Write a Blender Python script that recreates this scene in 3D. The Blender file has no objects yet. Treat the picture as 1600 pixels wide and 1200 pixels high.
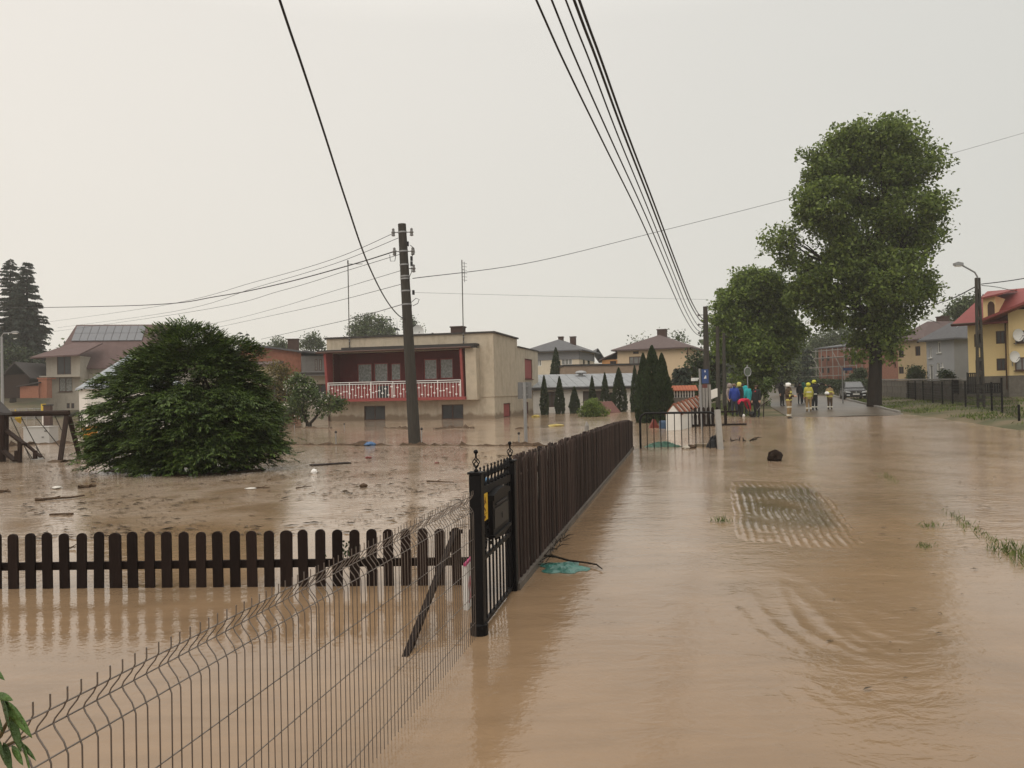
import bpy, bmesh, math, random
import numpy as np
from mathutils import noise as mnoise
from mathutils import Vector, Matrix

random.seed(7)
RNG = np.random.default_rng(11)
SC = bpy.context.scene
COL = SC.collection
R = math.radians

# ------------------------------------------------------------------ camera, sky, sun, exposure
CAMZ, F = 1.75, 1245.0
PITCH, ROLL = math.atan(15 / F), R(1.15)
fwd = Vector((0, math.cos(PITCH), math.sin(PITCH)))
r0 = Vector((1, 0, 0)); u0 = Vector((0, -math.sin(PITCH), math.cos(PITCH)))
RIGHT = r0 * math.cos(ROLL) - u0 * math.sin(ROLL)
UP = r0 * math.sin(ROLL) + u0 * math.cos(ROLL)
CAMP = Vector((0, 0, CAMZ))
cam = bpy.data.objects.new('camera', bpy.data.cameras.new('camera')); COL.objects.link(cam)
cam.matrix_world = Matrix(((RIGHT.x, UP.x, -fwd.x, 0), (RIGHT.y, UP.y, -fwd.y, 0), (RIGHT.z, UP.z, -fwd.z, CAMZ), (0, 0, 0, 1)))
cam.data.sensor_width = 36; cam.data.lens = 36 * F / 1600
cam.data.clip_start = 0.05; cam.data.clip_end = 3000
SC.camera = cam

HAZE = 0.0006                        # density of the rainy air (0 = none)
SUN_EL, SUN_AZ = 52, 205           # soft light from behind and to the left of the camera
w = bpy.data.worlds.new('World'); SC.world = w; w.use_nodes = True
nt = w.node_tree; nt.nodes.clear()
N = nt.nodes.new; L = nt.links.new
out = N('ShaderNodeOutputWorld'); bg = N('ShaderNodeBackground'); L(bg.outputs[0], out.inputs[0])
sky = N('ShaderNodeTexSky'); sky.sky_type = 'NISHITA'; sky.sun_disc = False
sky.sun_elevation = R(SUN_EL); sky.sun_rotation = R(SUN_AZ)
sk = N('ShaderNodeVectorMath'); sk.operation = 'SCALE'; sk.inputs['Scale'].default_value = 0.08
L(sky.outputs[0], sk.inputs[0])
tc = N('ShaderNodeTexCoord'); sep = N('ShaderNodeSeparateXYZ'); L(tc.outputs['Generated'], sep.inputs[0])
# overcast cloud deck: darker towards the horizon, brighter overhead, pinkish light to the left
rz = N('ShaderNodeValToRGB'); L(sep.outputs['Z'], rz.inputs[0])
e = rz.color_ramp.elements
e[0].position = 0.0; e[0].color = (0.728, 0.712, 0.66, 1)
e[1].position = 1.0; e[1].color = (1.45, 1.42, 1.36, 1)
for p, c in ((0.18, (0.715, 0.704, 0.667)), (0.42, (0.725, 0.716, 0.688)), (0.62, (1.05, 1.03, 0.99))):
    q = e.new(p); q.color = (*c, 1)
rx = N('ShaderNodeMapRange'); L(sep.outputs['X'], rx.inputs[0])
rx.inputs[1].default_value = -0.7; rx.inputs[2].default_value = 0.7
rx.inputs[3].default_value = 0.0; rx.inputs[4].default_value = 1.0
side = N('ShaderNodeMix'); side.data_type = 'RGBA'; L(rx.outputs[0], side.inputs[0])
side.inputs[6].default_value = (1.18, 1.125, 1.07, 1); side.inputs[7].default_value = (0.87, 0.88, 0.865, 1)
cn = N('ShaderNodeTexNoise'); cn.inputs['Scale'].default_value = 1.6; cn.inputs['Detail'].default_value = 3
L(tc.outputs['Generated'], cn.inputs['Vector'])
cr = N('ShaderNodeMapRange'); L(cn.outputs[0], cr.inputs[0]); cr.inputs[3].default_value = 0.96; cr.inputs[4].default_value = 1.04
m1 = N('ShaderNodeVectorMath'); m1.operation = 'MULTIPLY'; L(rz.outputs[0], m1.inputs[0]); L(side.outputs[2], m1.inputs[1])
m2 = N('ShaderNodeVectorMath'); m2.operation = 'SCALE'; L(m1.outputs[0], m2.inputs[0]); L(cr.outputs[0], m2.inputs['Scale'])
mx = N('ShaderNodeMix'); mx.data_type = 'RGBA'; mx.inputs[0].default_value = 0.96
L(sk.outputs[0], mx.inputs[6]); L(m2.outputs[0], mx.inputs[7]); L(mx.outputs[2], bg.inputs[0])
bg.inputs[1].default_value = 1.07

sd = bpy.data.lights.new('sun', 'SUN'); sd.energy = 1.0; sd.angle = R(60); sd.color = (1, 0.95, 0.87)
so = bpy.data.objects.new('sun', sd); COL.objects.link(so)
az = R(SUN_AZ); sdir = Vector((math.sin(az) * math.cos(R(SUN_EL)), math.cos(az) * math.cos(R(SUN_EL)), math.sin(R(SUN_EL))))
so.rotation_euler = sdir.to_track_quat('Z', 'Y').to_euler(); so.location = (0, 0, 60)
SC.view_settings.view_transform = 'Standard'; SC.view_settings.look = 'None'
SC.view_settings.exposure = 0.0; SC.view_settings.gamma = 1.0; SC.view_settings.use_curve_mapping = False
SC.render.engine = 'CYCLES'
SC.cycles.use_denoising = True
SC.cycles.max_bounces = 6; SC.cycles.diffuse_bounces = 3; SC.cycles.glossy_bounces = 3; SC.cycles.volume_bounces = 1
SC.cycles.transparent_max_bounces = 8

# ------------------------------------------------------------------ pixel -> place helpers (photograph is 1600 x 1200)
def ray(px, py):
    return fwd + RIGHT * ((px - 800) / F) - UP * ((py - 600) / F)
def at(px, py, Y):
    d = ray(px, py); return CAMP + d * (Y / d.y)
def gz(px, py, z=0.0):
    d = ray(px, py); return CAMP + d * ((z - CAMZ) / d.z)
def zat(px, py, Y):
    return at(px, py, Y).z

# ------------------------------------------------------------------ object helpers
def link(o, parent=None):
    COL.objects.link(o)
    if parent is not None: o.parent = parent
    return o
def tag(o, label=None, cat=None, group=None, kind=None):
    if label: o['label'] = label
    if cat: o['category'] = cat
    if group: o['group'] = group
    if kind: o['kind'] = kind
    return o
def thing(name, label, cat, loc=(0, 0, 0), rz=0.0, group=None):
    o = bpy.data.objects.new(name, None); o.empty_display_size = 0.2
    link(o); o.location = loc; o.rotation_euler = (0, 0, rz)
    return tag(o, label, cat, group)
def copy_obj(o, parent=None, loc=None, rot=None, scale=None):
    c = o.copy(); COL.objects.link(c); c.parent = parent
    if loc is not None: c.location = loc
    if rot is not None: c.rotation_euler = rot
    if scale is not None: c.scale = scale
    return c

class MB:
    """collects shapes, links them as ONE mesh object"""
    def __init__(s): s.v = []; s.f = []; s.m = []
    def add(s, vs, fs, m=0):
        b = len(s.v); s.v += [tuple(p) for p in vs]
        s.f += [tuple(b + i for i in f) for f in fs]; s.m += [m] * len(fs); return s
    def box(s, x0, y0, z0, x1, y1, z1, m=0):
        return s.add([(x0, y0, z0), (x1, y0, z0), (x1, y1, z0), (x0, y1, z0), (x0, y0, z1), (x1, y0, z1), (x1, y1, z1), (x0, y1, z1)],
                     [(0, 3, 2, 1), (4, 5, 6, 7), (0, 1, 5, 4), (1, 2, 6, 5), (2, 3, 7, 6), (3, 0, 4, 7)], m)
    def cbox(s, c, sx, sy, sz, m=0):
        return s.box(c[0] - sx / 2, c[1] - sy / 2, c[2] - sz / 2, c[0] + sx / 2, c[1] + sy / 2, c[2] + sz / 2, m)
    def bar(s, a, b, w, h, m=0, upv=(0, 0, 1)):
        a = Vector(a); b = Vector(b); d = (b - a).normalized(); u = Vector(upv)
        sd_ = d.cross(u)
        if sd_.length < 1e-4: sd_ = d.cross(Vector((1, 0, 0)))
        sd_.normalize(); u = sd_.cross(d).normalized()
        q = []
        for p in (a, b):
            for (i, j) in ((-1, -1), (1, -1), (1, 1), (-1, 1)): q.append(p + sd_ * (i * w / 2) + u * (j * h / 2))
        return s.add(q, [(0, 1, 2, 3), (7, 6, 5, 4), (0, 4, 5, 1), (1, 5, 6, 2), (2, 6, 7, 3), (3, 7, 4, 0)], m)
    def tube(s, pts, rad, n=8, m=0, cap=True):
        pts = [Vector(p) for p in pts]
        if not hasattr(rad, '__len__'): rad = [rad] * len(pts)
        ref = Vector((0, 0, 1)); rings = []; vs = []
        prev = None
        for i, p in enumerate(pts):
            a = pts[max(i - 1, 0)]; b = pts[min(i + 1, len(pts) - 1)]
            d = (b - a)
            if d.length < 1e-9: d = Vector((0, 0, 1))
            d.normalize()
            if prev is None:
                u = ref if abs(d.z) < 0.95 else Vector((1, 0, 0))
                x = d.cross(u).normalized()
            else:
                x = prev - d * prev.dot(d)
                x = x.normalized() if x.length > 1e-6 else d.orthogonal().normalized()
            prev = x; y = d.cross(x)
            for k in range(n):
                t = 2 * math.pi * k / n
                vs.append(p + (x * math.cos(t) + y * math.sin(t)) * rad[i])
        fs = []
        for i in range(len(pts) - 1):
            for k in range(n):
                k2 = (k + 1) % n
                fs.append((i * n + k, i * n + k2, (i + 1) * n + k2, (i + 1) * n + k))
        if cap:
            fs.append(tuple(range(n - 1, -1, -1))); fs.append(tuple((len(pts) - 1) * n + k for k in range(n)))
        return s.add(vs, fs, m)
    def lathe(s, prof, c=(0, 0, 0), n=12, m=0, sx=1, sy=1):
        vs = []; fs = []
        for (r, z) in prof:
            for k in range(n):
                t = 2 * math.pi * k / n; vs.append((c[0] + r * sx * math.cos(t), c[1] + r * sy * math.sin(t), c[2] + z))
        for i in range(len(prof) - 1):
            for k in range(n):
                k2 = (k + 1) % n; fs.append((i * n + k, i * n + k2, (i + 1) * n + k2, (i + 1) * n + k))
        fs.append(tuple(range(n - 1, -1, -1))); fs.append(tuple((len(prof) - 1) * n + k for k in range(n)))
        return s.add(vs, fs, m)
    def prism(s, poly, a, b, axis='y', m=0):
        """poly: 2D outline; extruded from a to b along axis. axis y: (x,z); axis x: (y,z); axis z: (x,y)"""
        def P(p, t):
            if axis == 'y': return (p[0], t, p[1])
            if axis == 'x': return (t, p[0], p[1])
            return (p[0], p[1], t)
        n = len(poly)
        vs = [P(p, a) for p in poly] + [P(p, b) for p in poly]
        fs = [tuple(range(n)), tuple(range(2 * n - 1, n - 1, -1))]
        for i in range(n): j = (i + 1) % n; fs.append((i, n + i, n + j, j))
        return s.add(vs, fs, m)
    def slab(s, pts, t, m=0):
        pts = [Vector(p) for p in pts]; n = len(pts); low = [p - Vector((0, 0, t)) for p in pts]
        fs = [tuple(range(n)), tuple(range(2 * n - 1, n - 1, -1))]
        for i in range(n): j = (i + 1) % n; fs.append((i, n + i, n + j, j))
        return s.add(pts + low, fs, m)
    def ball(s, c, r, n=8, m=0, sx=1, sy=1, sz=1):
        k = max(4, n // 2 + 1); prof = [(r * max(math.sin(math.pi * i / k), 0.02), -r * sz * math.cos(math.pi * i / k)) for i in range(k + 1)]
        return s.lathe(prof, c, n, m, sx, sy)
    def build(s, name, mats, parent=None, smooth=False, loc=None, rz=None):
        me = bpy.data.meshes.new(name); me.from_pydata(s.v, [], s.f)
        mats = mats if isinstance(mats, (list, tuple)) else [mats]
        for x in mats: me.materials.append(x)
        if len(mats) > 1: me.polygons.foreach_set('material_index', s.m)
        bm = bmesh.new(); bm.from_mesh(me); bmesh.ops.recalc_face_normals(bm, faces=bm.faces); bm.to_mesh(me); bm.free()
        if smooth: me.polygons.foreach_set('use_smooth', [True] * len(me.polygons))
        me.update(); o = bpy.data.objects.new(name, me); link(o, parent)
        if loc is not None: o.location = loc
        if rz is not None: o.rotation_euler = (0, 0, rz)
        return o

def np_mesh(name, V, Q, mats, parent=None, smooth=False):
    """fast mesh from numpy vertices (N,3) and quads (M,4)"""
    me = bpy.data.meshes.new(name); V = np.asarray(V, np.float32); Q = np.asarray(Q, np.int32)
    k = Q.shape[1]
    me.vertices.add(len(V)); me.vertices.foreach_set('co', V.ravel())
    me.loops.add(Q.size); me.loops.foreach_set('vertex_index', Q.ravel())
    me.polygons.add(len(Q)); me.polygons.foreach_set('loop_start', np.arange(0, Q.size, k, dtype=np.int32))
    me.polygons.foreach_set('loop_total', np.full(len(Q), k, np.int32))
    for x in (mats if isinstance(mats, (list, tuple)) else [mats]): me.materials.append(x)
    if smooth: me.polygons.foreach_set('use_smooth', np.ones(len(Q), bool))
    me.update(calc_edges=True); me.validate()
    o = bpy.data.objects.new(name, me); return link(o, parent)

# ------------------------------------------------------------------ materials
MATS = {}
def M(name, col, rough=0.8, var=0.12, scale=6.0, bump=0.0, bscale=None, metal=0.0, spec=0.3, dirt=0.0, stretch=None, dcol=None, each=0.0, tide=None):
    if name in MATS: return MATS[name]
    m = bpy.data.materials.new(name); m.use_nodes = True; t = m.node_tree; n = t.nodes; l = t.links
    b = n['Principled BSDF']; b.inputs['Roughness'].default_value = rough; b.inputs['Metallic'].default_value = metal
    b.inputs['Specular IOR Level'].default_value = spec
    co = n.new('ShaderNodeTexCoord'); mp = n.new('ShaderNodeMapping'); l.new(co.outputs['Object'], mp.inputs[0])
    if stretch: mp.inputs['Scale'].default_value = stretch
    nz = n.new('ShaderNodeTexNoise'); nz.inputs['Scale'].default_value = scale; nz.inputs['Detail'].default_value = 5; nz.inputs['Roughness'].default_value = 0.65
    l.new(mp.outputs[0], nz.inputs['Vector'])
    mr = n.new('ShaderNodeMapRange'); l.new(nz.outputs[0], mr.inputs[0]); mr.inputs[1].default_value = 0.25; mr.inputs[2].default_value = 0.75
    mix = n.new('ShaderNodeMix'); mix.data_type = 'RGBA'; l.new(mr.outputs[0], mix.inputs[0])
    mix.inputs[6].default_value = (*[c * (1 - var) for c in col], 1); mix.inputs[7].default_value = (*[min(1, c * (1 + var)) for c in col], 1)
    last = mix.outputs[2]
    if dirt:
        d = n.new('ShaderNodeTexNoise'); d.inputs['Scale'].default_value = 1.3; d.inputs['Detail'].default_value = 7; d.inputs['Roughness'].default_value = 0.7
        mp2 = n.new('ShaderNodeMapping'); l.new(co.outputs['Object'], mp2.inputs[0]); mp2.inputs['Scale'].default_value = (1.2, 1.2, 0.35)
        l.new(mp2.outputs[0], d.inputs['Vector'])
        dr = n.new('ShaderNodeMapRange'); l.new(d.outputs[0], dr.inputs[0]); dr.inputs[1].default_value = 0.5; dr.inputs[2].default_value = 0.78; dr.inputs[4].default_value = dirt
        mm = n.new('ShaderNodeMix'); mm.data_type = 'RGBA'; l.new(dr.outputs[0], mm.inputs[0]); l.new(last, mm.inputs[6])
        dc = dcol or tuple(c * 0.35 for c in col); mm.inputs[7].default_value = (*dc, 1); last = mm.outputs[2]
    if tide:      # muddy water mark left low on the wall by the flood
        sz = n.new('ShaderNodeSeparateXYZ'); l.new(co.outputs['Object'], sz.inputs[0]); tn = n.new('ShaderNodeTexNoise'); tn.inputs['Scale'].default_value = 1.7; tn.inputs['Detail'].default_value = 5; l.new(co.outputs['Object'], tn.inputs['Vector'])
        ad = n.new('ShaderNodeMath'); ad.operation = 'MULTIPLY_ADD'; l.new(tn.outputs[0], ad.inputs[0]); ad.inputs[1].default_value = -.7; l.new(sz.outputs['Z'], ad.inputs[2])
        tr_ = n.new('ShaderNodeMapRange'); l.new(ad.outputs[0], tr_.inputs[0]); tr_.inputs[1].default_value = tide - .45; tr_.inputs[2].default_value = tide - .25; tr_.inputs[3].default_value = .75; tr_.inputs[4].default_value = 0
        tm = n.new('ShaderNodeMix'); tm.data_type = 'RGBA'; l.new(tr_.outputs[0], tm.inputs[0]); l.new(last, tm.inputs[6]); tm.inputs[7].default_value = (.17, .115, .07, 1); last = tm.outputs[2]
    if each:      # every board a little different
        oi = n.new('ShaderNodeObjectInfo'); er = n.new('ShaderNodeMapRange'); l.new(oi.outputs['Random'], er.inputs[0]); er.inputs[3].default_value = 1 - each; er.inputs[4].default_value = 1 + each * 1.6
        ev_ = n.new('ShaderNodeVectorMath'); ev_.operation = 'SCALE'; l.new(last, ev_.inputs[0]); l.new(er.outputs[0], ev_.inputs['Scale']); last = ev_.outputs[0]
    l.new(last, b.inputs['Base Color'])
    if bump:
        bz = n.new('ShaderNodeTexNoise'); bz.inputs['Scale'].default_value = bscale or scale * 5; bz.inputs['Detail'].default_value = 4
        l.new(mp.outputs[0], bz.inputs['Vector']); bp = n.new('ShaderNodeBump'); bp.inputs['Strength'].default_value = bump; bp.inputs['Distance'].default_value = 0.03
        l.new(bz.outputs[0], bp.inputs['Height']); l.new(bp.outputs[0], b.inputs['Normal'])
    MATS[name] = m; return m

def leafmat(name, dark, light, trans=0.25, rough=0.5, patch=0.9, con=0.25):
    m = bpy.data.materials.new(name); m.use_nodes = True; t = m.node_tree; n = t.nodes; l = t.links
    b = n['Principled BSDF']; b.inputs['Roughness'].default_value = rough; b.inputs['Specular IOR Level'].default_value = 0.3
    g = n.new('ShaderNodeNewGeometry'); cr = n.new('ShaderNodeValToRGB')
    l.new(g.outputs['Random Per Island'], cr.inputs[0])
    cr.color_ramp.elements[0].color = (*dark, 1); cr.color_ramp.elements[1].color = (*light, 1)
    co = n.new('ShaderNodeTexCoord'); nz = n.new('ShaderNodeTexNoise'); nz.inputs['Scale'].default_value = 0.9; nz.inputs['Detail'].default_value = 2
    l.new(co.outputs['Object'], nz.inputs['Vector'])
    mr = n.new('ShaderNodeMapRange'); l.new(nz.outputs[0], mr.inputs[0]); mr.inputs[1].default_value = 0.3; mr.inputs[2].default_value = 0.7
    mr.inputs[3].default_value = 0.75; mr.inputs[4].default_value = 1.25
    nz.inputs['Scale'].default_value = patch; mr.inputs[3].default_value = 1 - con; mr.inputs[4].default_value = 1 + con
    sc = n.new('ShaderNodeVectorMath'); sc.operation = 'SCALE'; l.new(cr.outputs[0], sc.inputs[0]); l.new(mr.outputs[0], sc.inputs['Scale'])
    l.new(sc.outputs[0], b.inputs['Base Color'])
    tr = n.new('ShaderNodeBsdfTranslucent'); l.new(sc.outputs[0], tr.inputs[0])
    ms = n.new('ShaderNodeMixShader'); ms.inputs[0].default_value = trans
    l.new(b.outputs[0], ms.inputs[1]); l.new(tr.outputs[0], ms.inputs[2]); l.new(ms.outputs[0], n['Material Output'].inputs[0])
    return m

def glassmat(name, col, rough=0.08):
    return M(name, col, rough, 0.3, 3.0, spec=0.3)

m_plaster = M('beige plaster', (0.455, 0.39, 0.30), 0.9, 0.14, 2.0, 0.25, 30, dirt=0.7, dcol=(0.22, 0.17, 0.12), tide=.36)
m_plaster2 = M('grey render', (0.36, 0.325, 0.27), 0.9, 0.1, 2.5, 0.2, 30, dirt=0.4)
m_cream = M('cream render', (0.62, 0.54, 0.42), 0.9, 0.06, 2.0, dirt=0.2)
m_peach = M('peach render', (0.63, 0.48, 0.32), 0.9, 0.05, 1.5, dirt=0.15)
m_white = M('white render', (0.72, 0.69, 0.64), 0.85, 0.06, 2.0, dirt=0.25)
m_yellow = M('yellow render', (0.78, 0.60, 0.31), 0.9, 0.05, 1.5, dirt=0.12)
m_orange = M('orange render', (0.60, 0.30, 0.12), 0.9, 0.08, 1.5)
m_greyblue = M('blue grey render', (0.30, 0.305, 0.315), 0.9, 0.06, 1.5, dirt=0.1)
m_brick = M('brick red wall', (0.25, 0.115, 0.08), 0.9, 0.25, 5.0, 0.2)
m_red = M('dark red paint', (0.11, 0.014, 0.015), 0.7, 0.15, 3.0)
m_redbal = M('red balcony boards', (0.27, 0.06, 0.056), 0.75, 0.15, 4.0)
m_maroon = M('maroon roof', (0.105, 0.064, 0.059), 0.75, 0.18, 2.0, 0.3, 12)
m_purple = M('brown roof', (0.10, 0.07, 0.066), 0.75, 0.2, 3.0, 0.3, 12)
m_slate = M('slate roof', (0.085, 0.085, 0.09), 0.6, 0.2, 3.0, 0.2, 14)
m_fibre = M('fibre cement roof', (0.25, 0.26, 0.27), 0.65, 0.2, 1.6, 0.2, 10, dirt=0.5)
m_lightroof = M('pale metal roof', (0.30, 0.325, 0.35), 0.6, 0.08, 1.0)
m_terra = M('terracotta roof', (0.24, 0.085, 0.045), 0.8, 0.25, 3.0, 0.3, 12)
m_redroof = M('bright red roof', (0.23, 0.05, 0.045), 0.6, 0.12, 2.0, 0.2, 9)
m_felt = M('roof felt', (0.045, 0.04, 0.038), 0.8, 0.2, 4.0)
m_chim = M('dark chimney brick', (0.07, 0.042, 0.034), 0.9, 0.25, 6.0, 0.3)
m_darkwin = glassmat('window glass dark', (0.035, 0.037, 0.04))
m_litewin = M('window glass pale', (0.20, 0.20, 0.19), 0.12, 0.4, 2.2, spec=0.6)
m_curtain = M('lace curtain behind glass', (0.24, 0.25, 0.235), 0.25, 0.85, 5.0, spec=0.6, stretch=(2.5, 1, 1))
m_brownframe = M('brown window frame', (0.07, 0.035, 0.025), 0.6, 0.15)
m_whiteframe = M('white window frame', (0.7, 0.69, 0.66), 0.5, 0.05)
m_whitepaint = M('white paint', (0.78, 0.76, 0.73), 0.5, 0.05)
m_stone = M('grey stone', (0.14, 0.125, 0.105), 0.9, 0.25, 4.0, 0.5, 12, dirt=0.4)
m_concrete = M('concrete', (0.26, 0.245, 0.225), 0.85, 0.15, 5.0, 0.3, 40, dirt=0.4)
m_darkpole = M('weathered dark pole', (0.048, 0.043, 0.036), 0.9, 0.3, 4.0, 0.4, 30, stretch=(6, 6, 0.5))
m_galv = M('galvanised steel', (0.30, 0.30, 0.30), 0.45, 0.12, 20, metal=0.6)
m_wire = M('weathered wire', (0.18, 0.15, 0.13), 0.38, 0.4, 2, metal=0.6)
m_black = M('black gate paint', (0.006, 0.0055, 0.006), 0.5, 0.2, 20, 0.15, 60, spec=0.16)
m_darkwood = M('dark stained wood', (0.016, 0.0095, 0.0075), 0.7, 0.35, 5, 0.4, 40, stretch=(12, 12, 0.8), spec=.12, each=.35)
m_slatwood = M('brown slat wood', (0.037, 0.0245, 0.0205), 0.68, 0.4, 5, 0.35, 40, stretch=(10, 10, 0.7), spec=.15, each=.45)
m_playwood = M('swing timber', (0.026, 0.015, 0.011), 0.75, 0.3, 6, 0.3, spec=.15)
m_bark = M('bark', (0.026, 0.021, 0.017), 0.95, 0.5, 6, 1.0, 14, stretch=(3, 3, 0.5), spec=.08)
m_cable = M('cable black', (0.016, 0.016, 0.017), 0.6, 0.1)
m_mud = M('wet mud', (0.085, 0.055, 0.035), 0.8, 0.45, 9, 1.0, 25, spec=.12)
m_ceram = M('grey insulator', (0.16, 0.155, 0.15), 0.35, 0.1)
m_asphalt = M('wet asphalt', (0.105, 0.080, 0.057), 0.36, 0.5, .5, 0.3, 40, spec=0.35)
m_skin = M('skin', (0.45, 0.27, 0.19), 0.6, 0.08)
m_boot = M('black boot', (0.012, 0.012, 0.013), 0.5, 0.2)
# ------------------------------------------------------------------ terrain, road, flood water
def ss(a, b, x):
    t = np.clip((np.asarray(x, float) - a) / (b - a), 0, 1); return t * t * (3 - 2 * t)
def edge(Y): return np.where(Y < 46, 19.1 + .21 * (Y - 30), 22.46 + .28 * (Y - 46))
def Wf(x, y): return .16 * ss(25, 46, y) * ss(5, 12, x)
def Tf(x, y):
    x = np.asarray(x, float); y = np.asarray(y, float)
    s = x - edge(y)
    t1 = np.interp(s, [-3, -.3, .25, 3.5, 12, 60], [-.6, -.02, .16, .42, .65, 2.0]) + .1 * ss(25, 46, y) + np.maximum(0, y - 50) * .014
    t2 = (.085 + .022 * (y - 42)) * ss(9.5, 12.5, x) - .6 * (1 - ss(9.5, 12.5, x)); t2 = np.where(y > 38, t2, -.6)
    yy = y - 12 * (1 - ss(-34, -20, x))
    t3 = np.interp(yy, [66, 73, 80, 100, 160, 300], [-.5, -.25, .25, .9, 2.6, 5])
    hill = (1 - ss(-66, -48, x)) * np.maximum(0, y - 92) * .20
    hill = np.minimum(hill, 9)
    n = .05 * np.sin(x * .9 + y * .37) * np.sin(y * .7 - x * .21)
    return np.maximum(np.maximum(np.maximum(t1, t2), np.maximum(t3 + hill, -.5)), -.5) + n * (1 - ss(40, 60, np.abs(x - 20)) * .3) * .5
def T(x, y): return float(Tf(x, y))

def groundmat():
    m = M('grass and soil', (0.075, 0.074, 0.034), 0.9, 0.3, 1.1, 0.6, 14)
    t = m.node_tree; n = t.nodes; l = t.links; b = n['Principled BSDF']
    old = b.inputs['Base Color'].links[0].from_socket
    co = n.new('ShaderNodeTexCoord'); nz = n.new('ShaderNodeTexNoise'); nz.inputs['Scale'].default_value = 0.35; nz.inputs['Detail'].default_value = 6
    l.new(co.outputs['Object'], nz.inputs['Vector'])
    mr = n.new('ShaderNodeMapRange'); l.new(nz.outputs[0], mr.inputs[0]); mr.inputs[1].default_value = .42; mr.inputs[2].default_value = .58
    mx_ = n.new('ShaderNodeMix'); mx_.data_type = 'RGBA'; l.new(mr.outputs[0], mx_.inputs[0]); l.new(old, mx_.inputs[6])
    mx_.inputs[7].default_value = (0.14, 0.11, 0.065, 1); l.new(mx_.outputs[2], b.inputs['Base Color'])
    return m
m_ground = groundmat()
xs = np.concatenate([np.linspace(-1200, -160, 12), np.arange(-150, -20, 4.0), np.arange(-20, 50, 0.8), np.arange(50, 150, 6.0), np.linspace(160, 1200, 12)])
ys = np.concatenate([np.linspace(-60, 16, 10), np.arange(20, 75, 0.8), np.arange(76, 180, 4.0), np.linspace(190, 2200, 16)])
GX, GY = np.meshgrid(xs, ys); GZ = Tf(GX, GY)
V = np.stack([GX, GY, GZ], -1).reshape(-1, 3); nx = len(xs); ny = len(ys)
ii, jj = np.meshgrid(np.arange(nx - 1), np.arange(ny - 1)); a = (jj * nx + ii).ravel()
g = np_mesh('ground', V, np.stack([a, a + 1, a + 1 + nx, a + nx], 1), m_ground, smooth=True); tag(g, kind='structure')

# dry road climbing away behind the firefighters
def strip(name, ptsL, ptsR, lift, mat, nseg=60, ncross=6):
    Lx = np.array(ptsL); Rx = np.array(ptsR); yv = np.linspace(Lx[0, 1], Lx[-1, 1], nseg); vs = []
    for y in yv:
        xl = np.interp(y, Lx[:, 1], Lx[:, 0]); xr = np.interp(y, Rx[:, 1], Rx[:, 0])
        for k in range(ncross + 1):
            x = xl + (xr - xl) * k / ncross; vs.append((x, y, T(x, y) + lift + .03 * math.sin(math.pi * k / ncross)))
    q = []
    for j in range(nseg - 1):
        for k in range(ncross): q.append((j * (ncross + 1) + k, j * (ncross + 1) + k + 1, (j + 1) * (ncross + 1) + k + 1, (j + 1) * (ncross + 1) + k))
    return tag(np_mesh(name, vs, q, mat, smooth=True), kind='structure')
strip('road', [(15, 43), (18.2, 56), (24, 75), (29.5, 92), (37, 120), (52, 170)], [(21.6, 43), (25, 56), (30.2, 75), (35.2, 92), (43, 120), (58, 170)], .03, m_asphalt)
kb = MB(); yy = 46.0
while yy < 90:
    x0 = float(edge(yy)) - .15; x1 = float(edge(yy + 1.0)) - .15
    kb.bar((x0, yy, T(x0, yy) + .06), (x1, yy + .98, T(x1, yy + .98) + .06), .15, .16); yy += 1.0
tag(kb.build('kerb', m_concrete), kind='structure')

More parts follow.
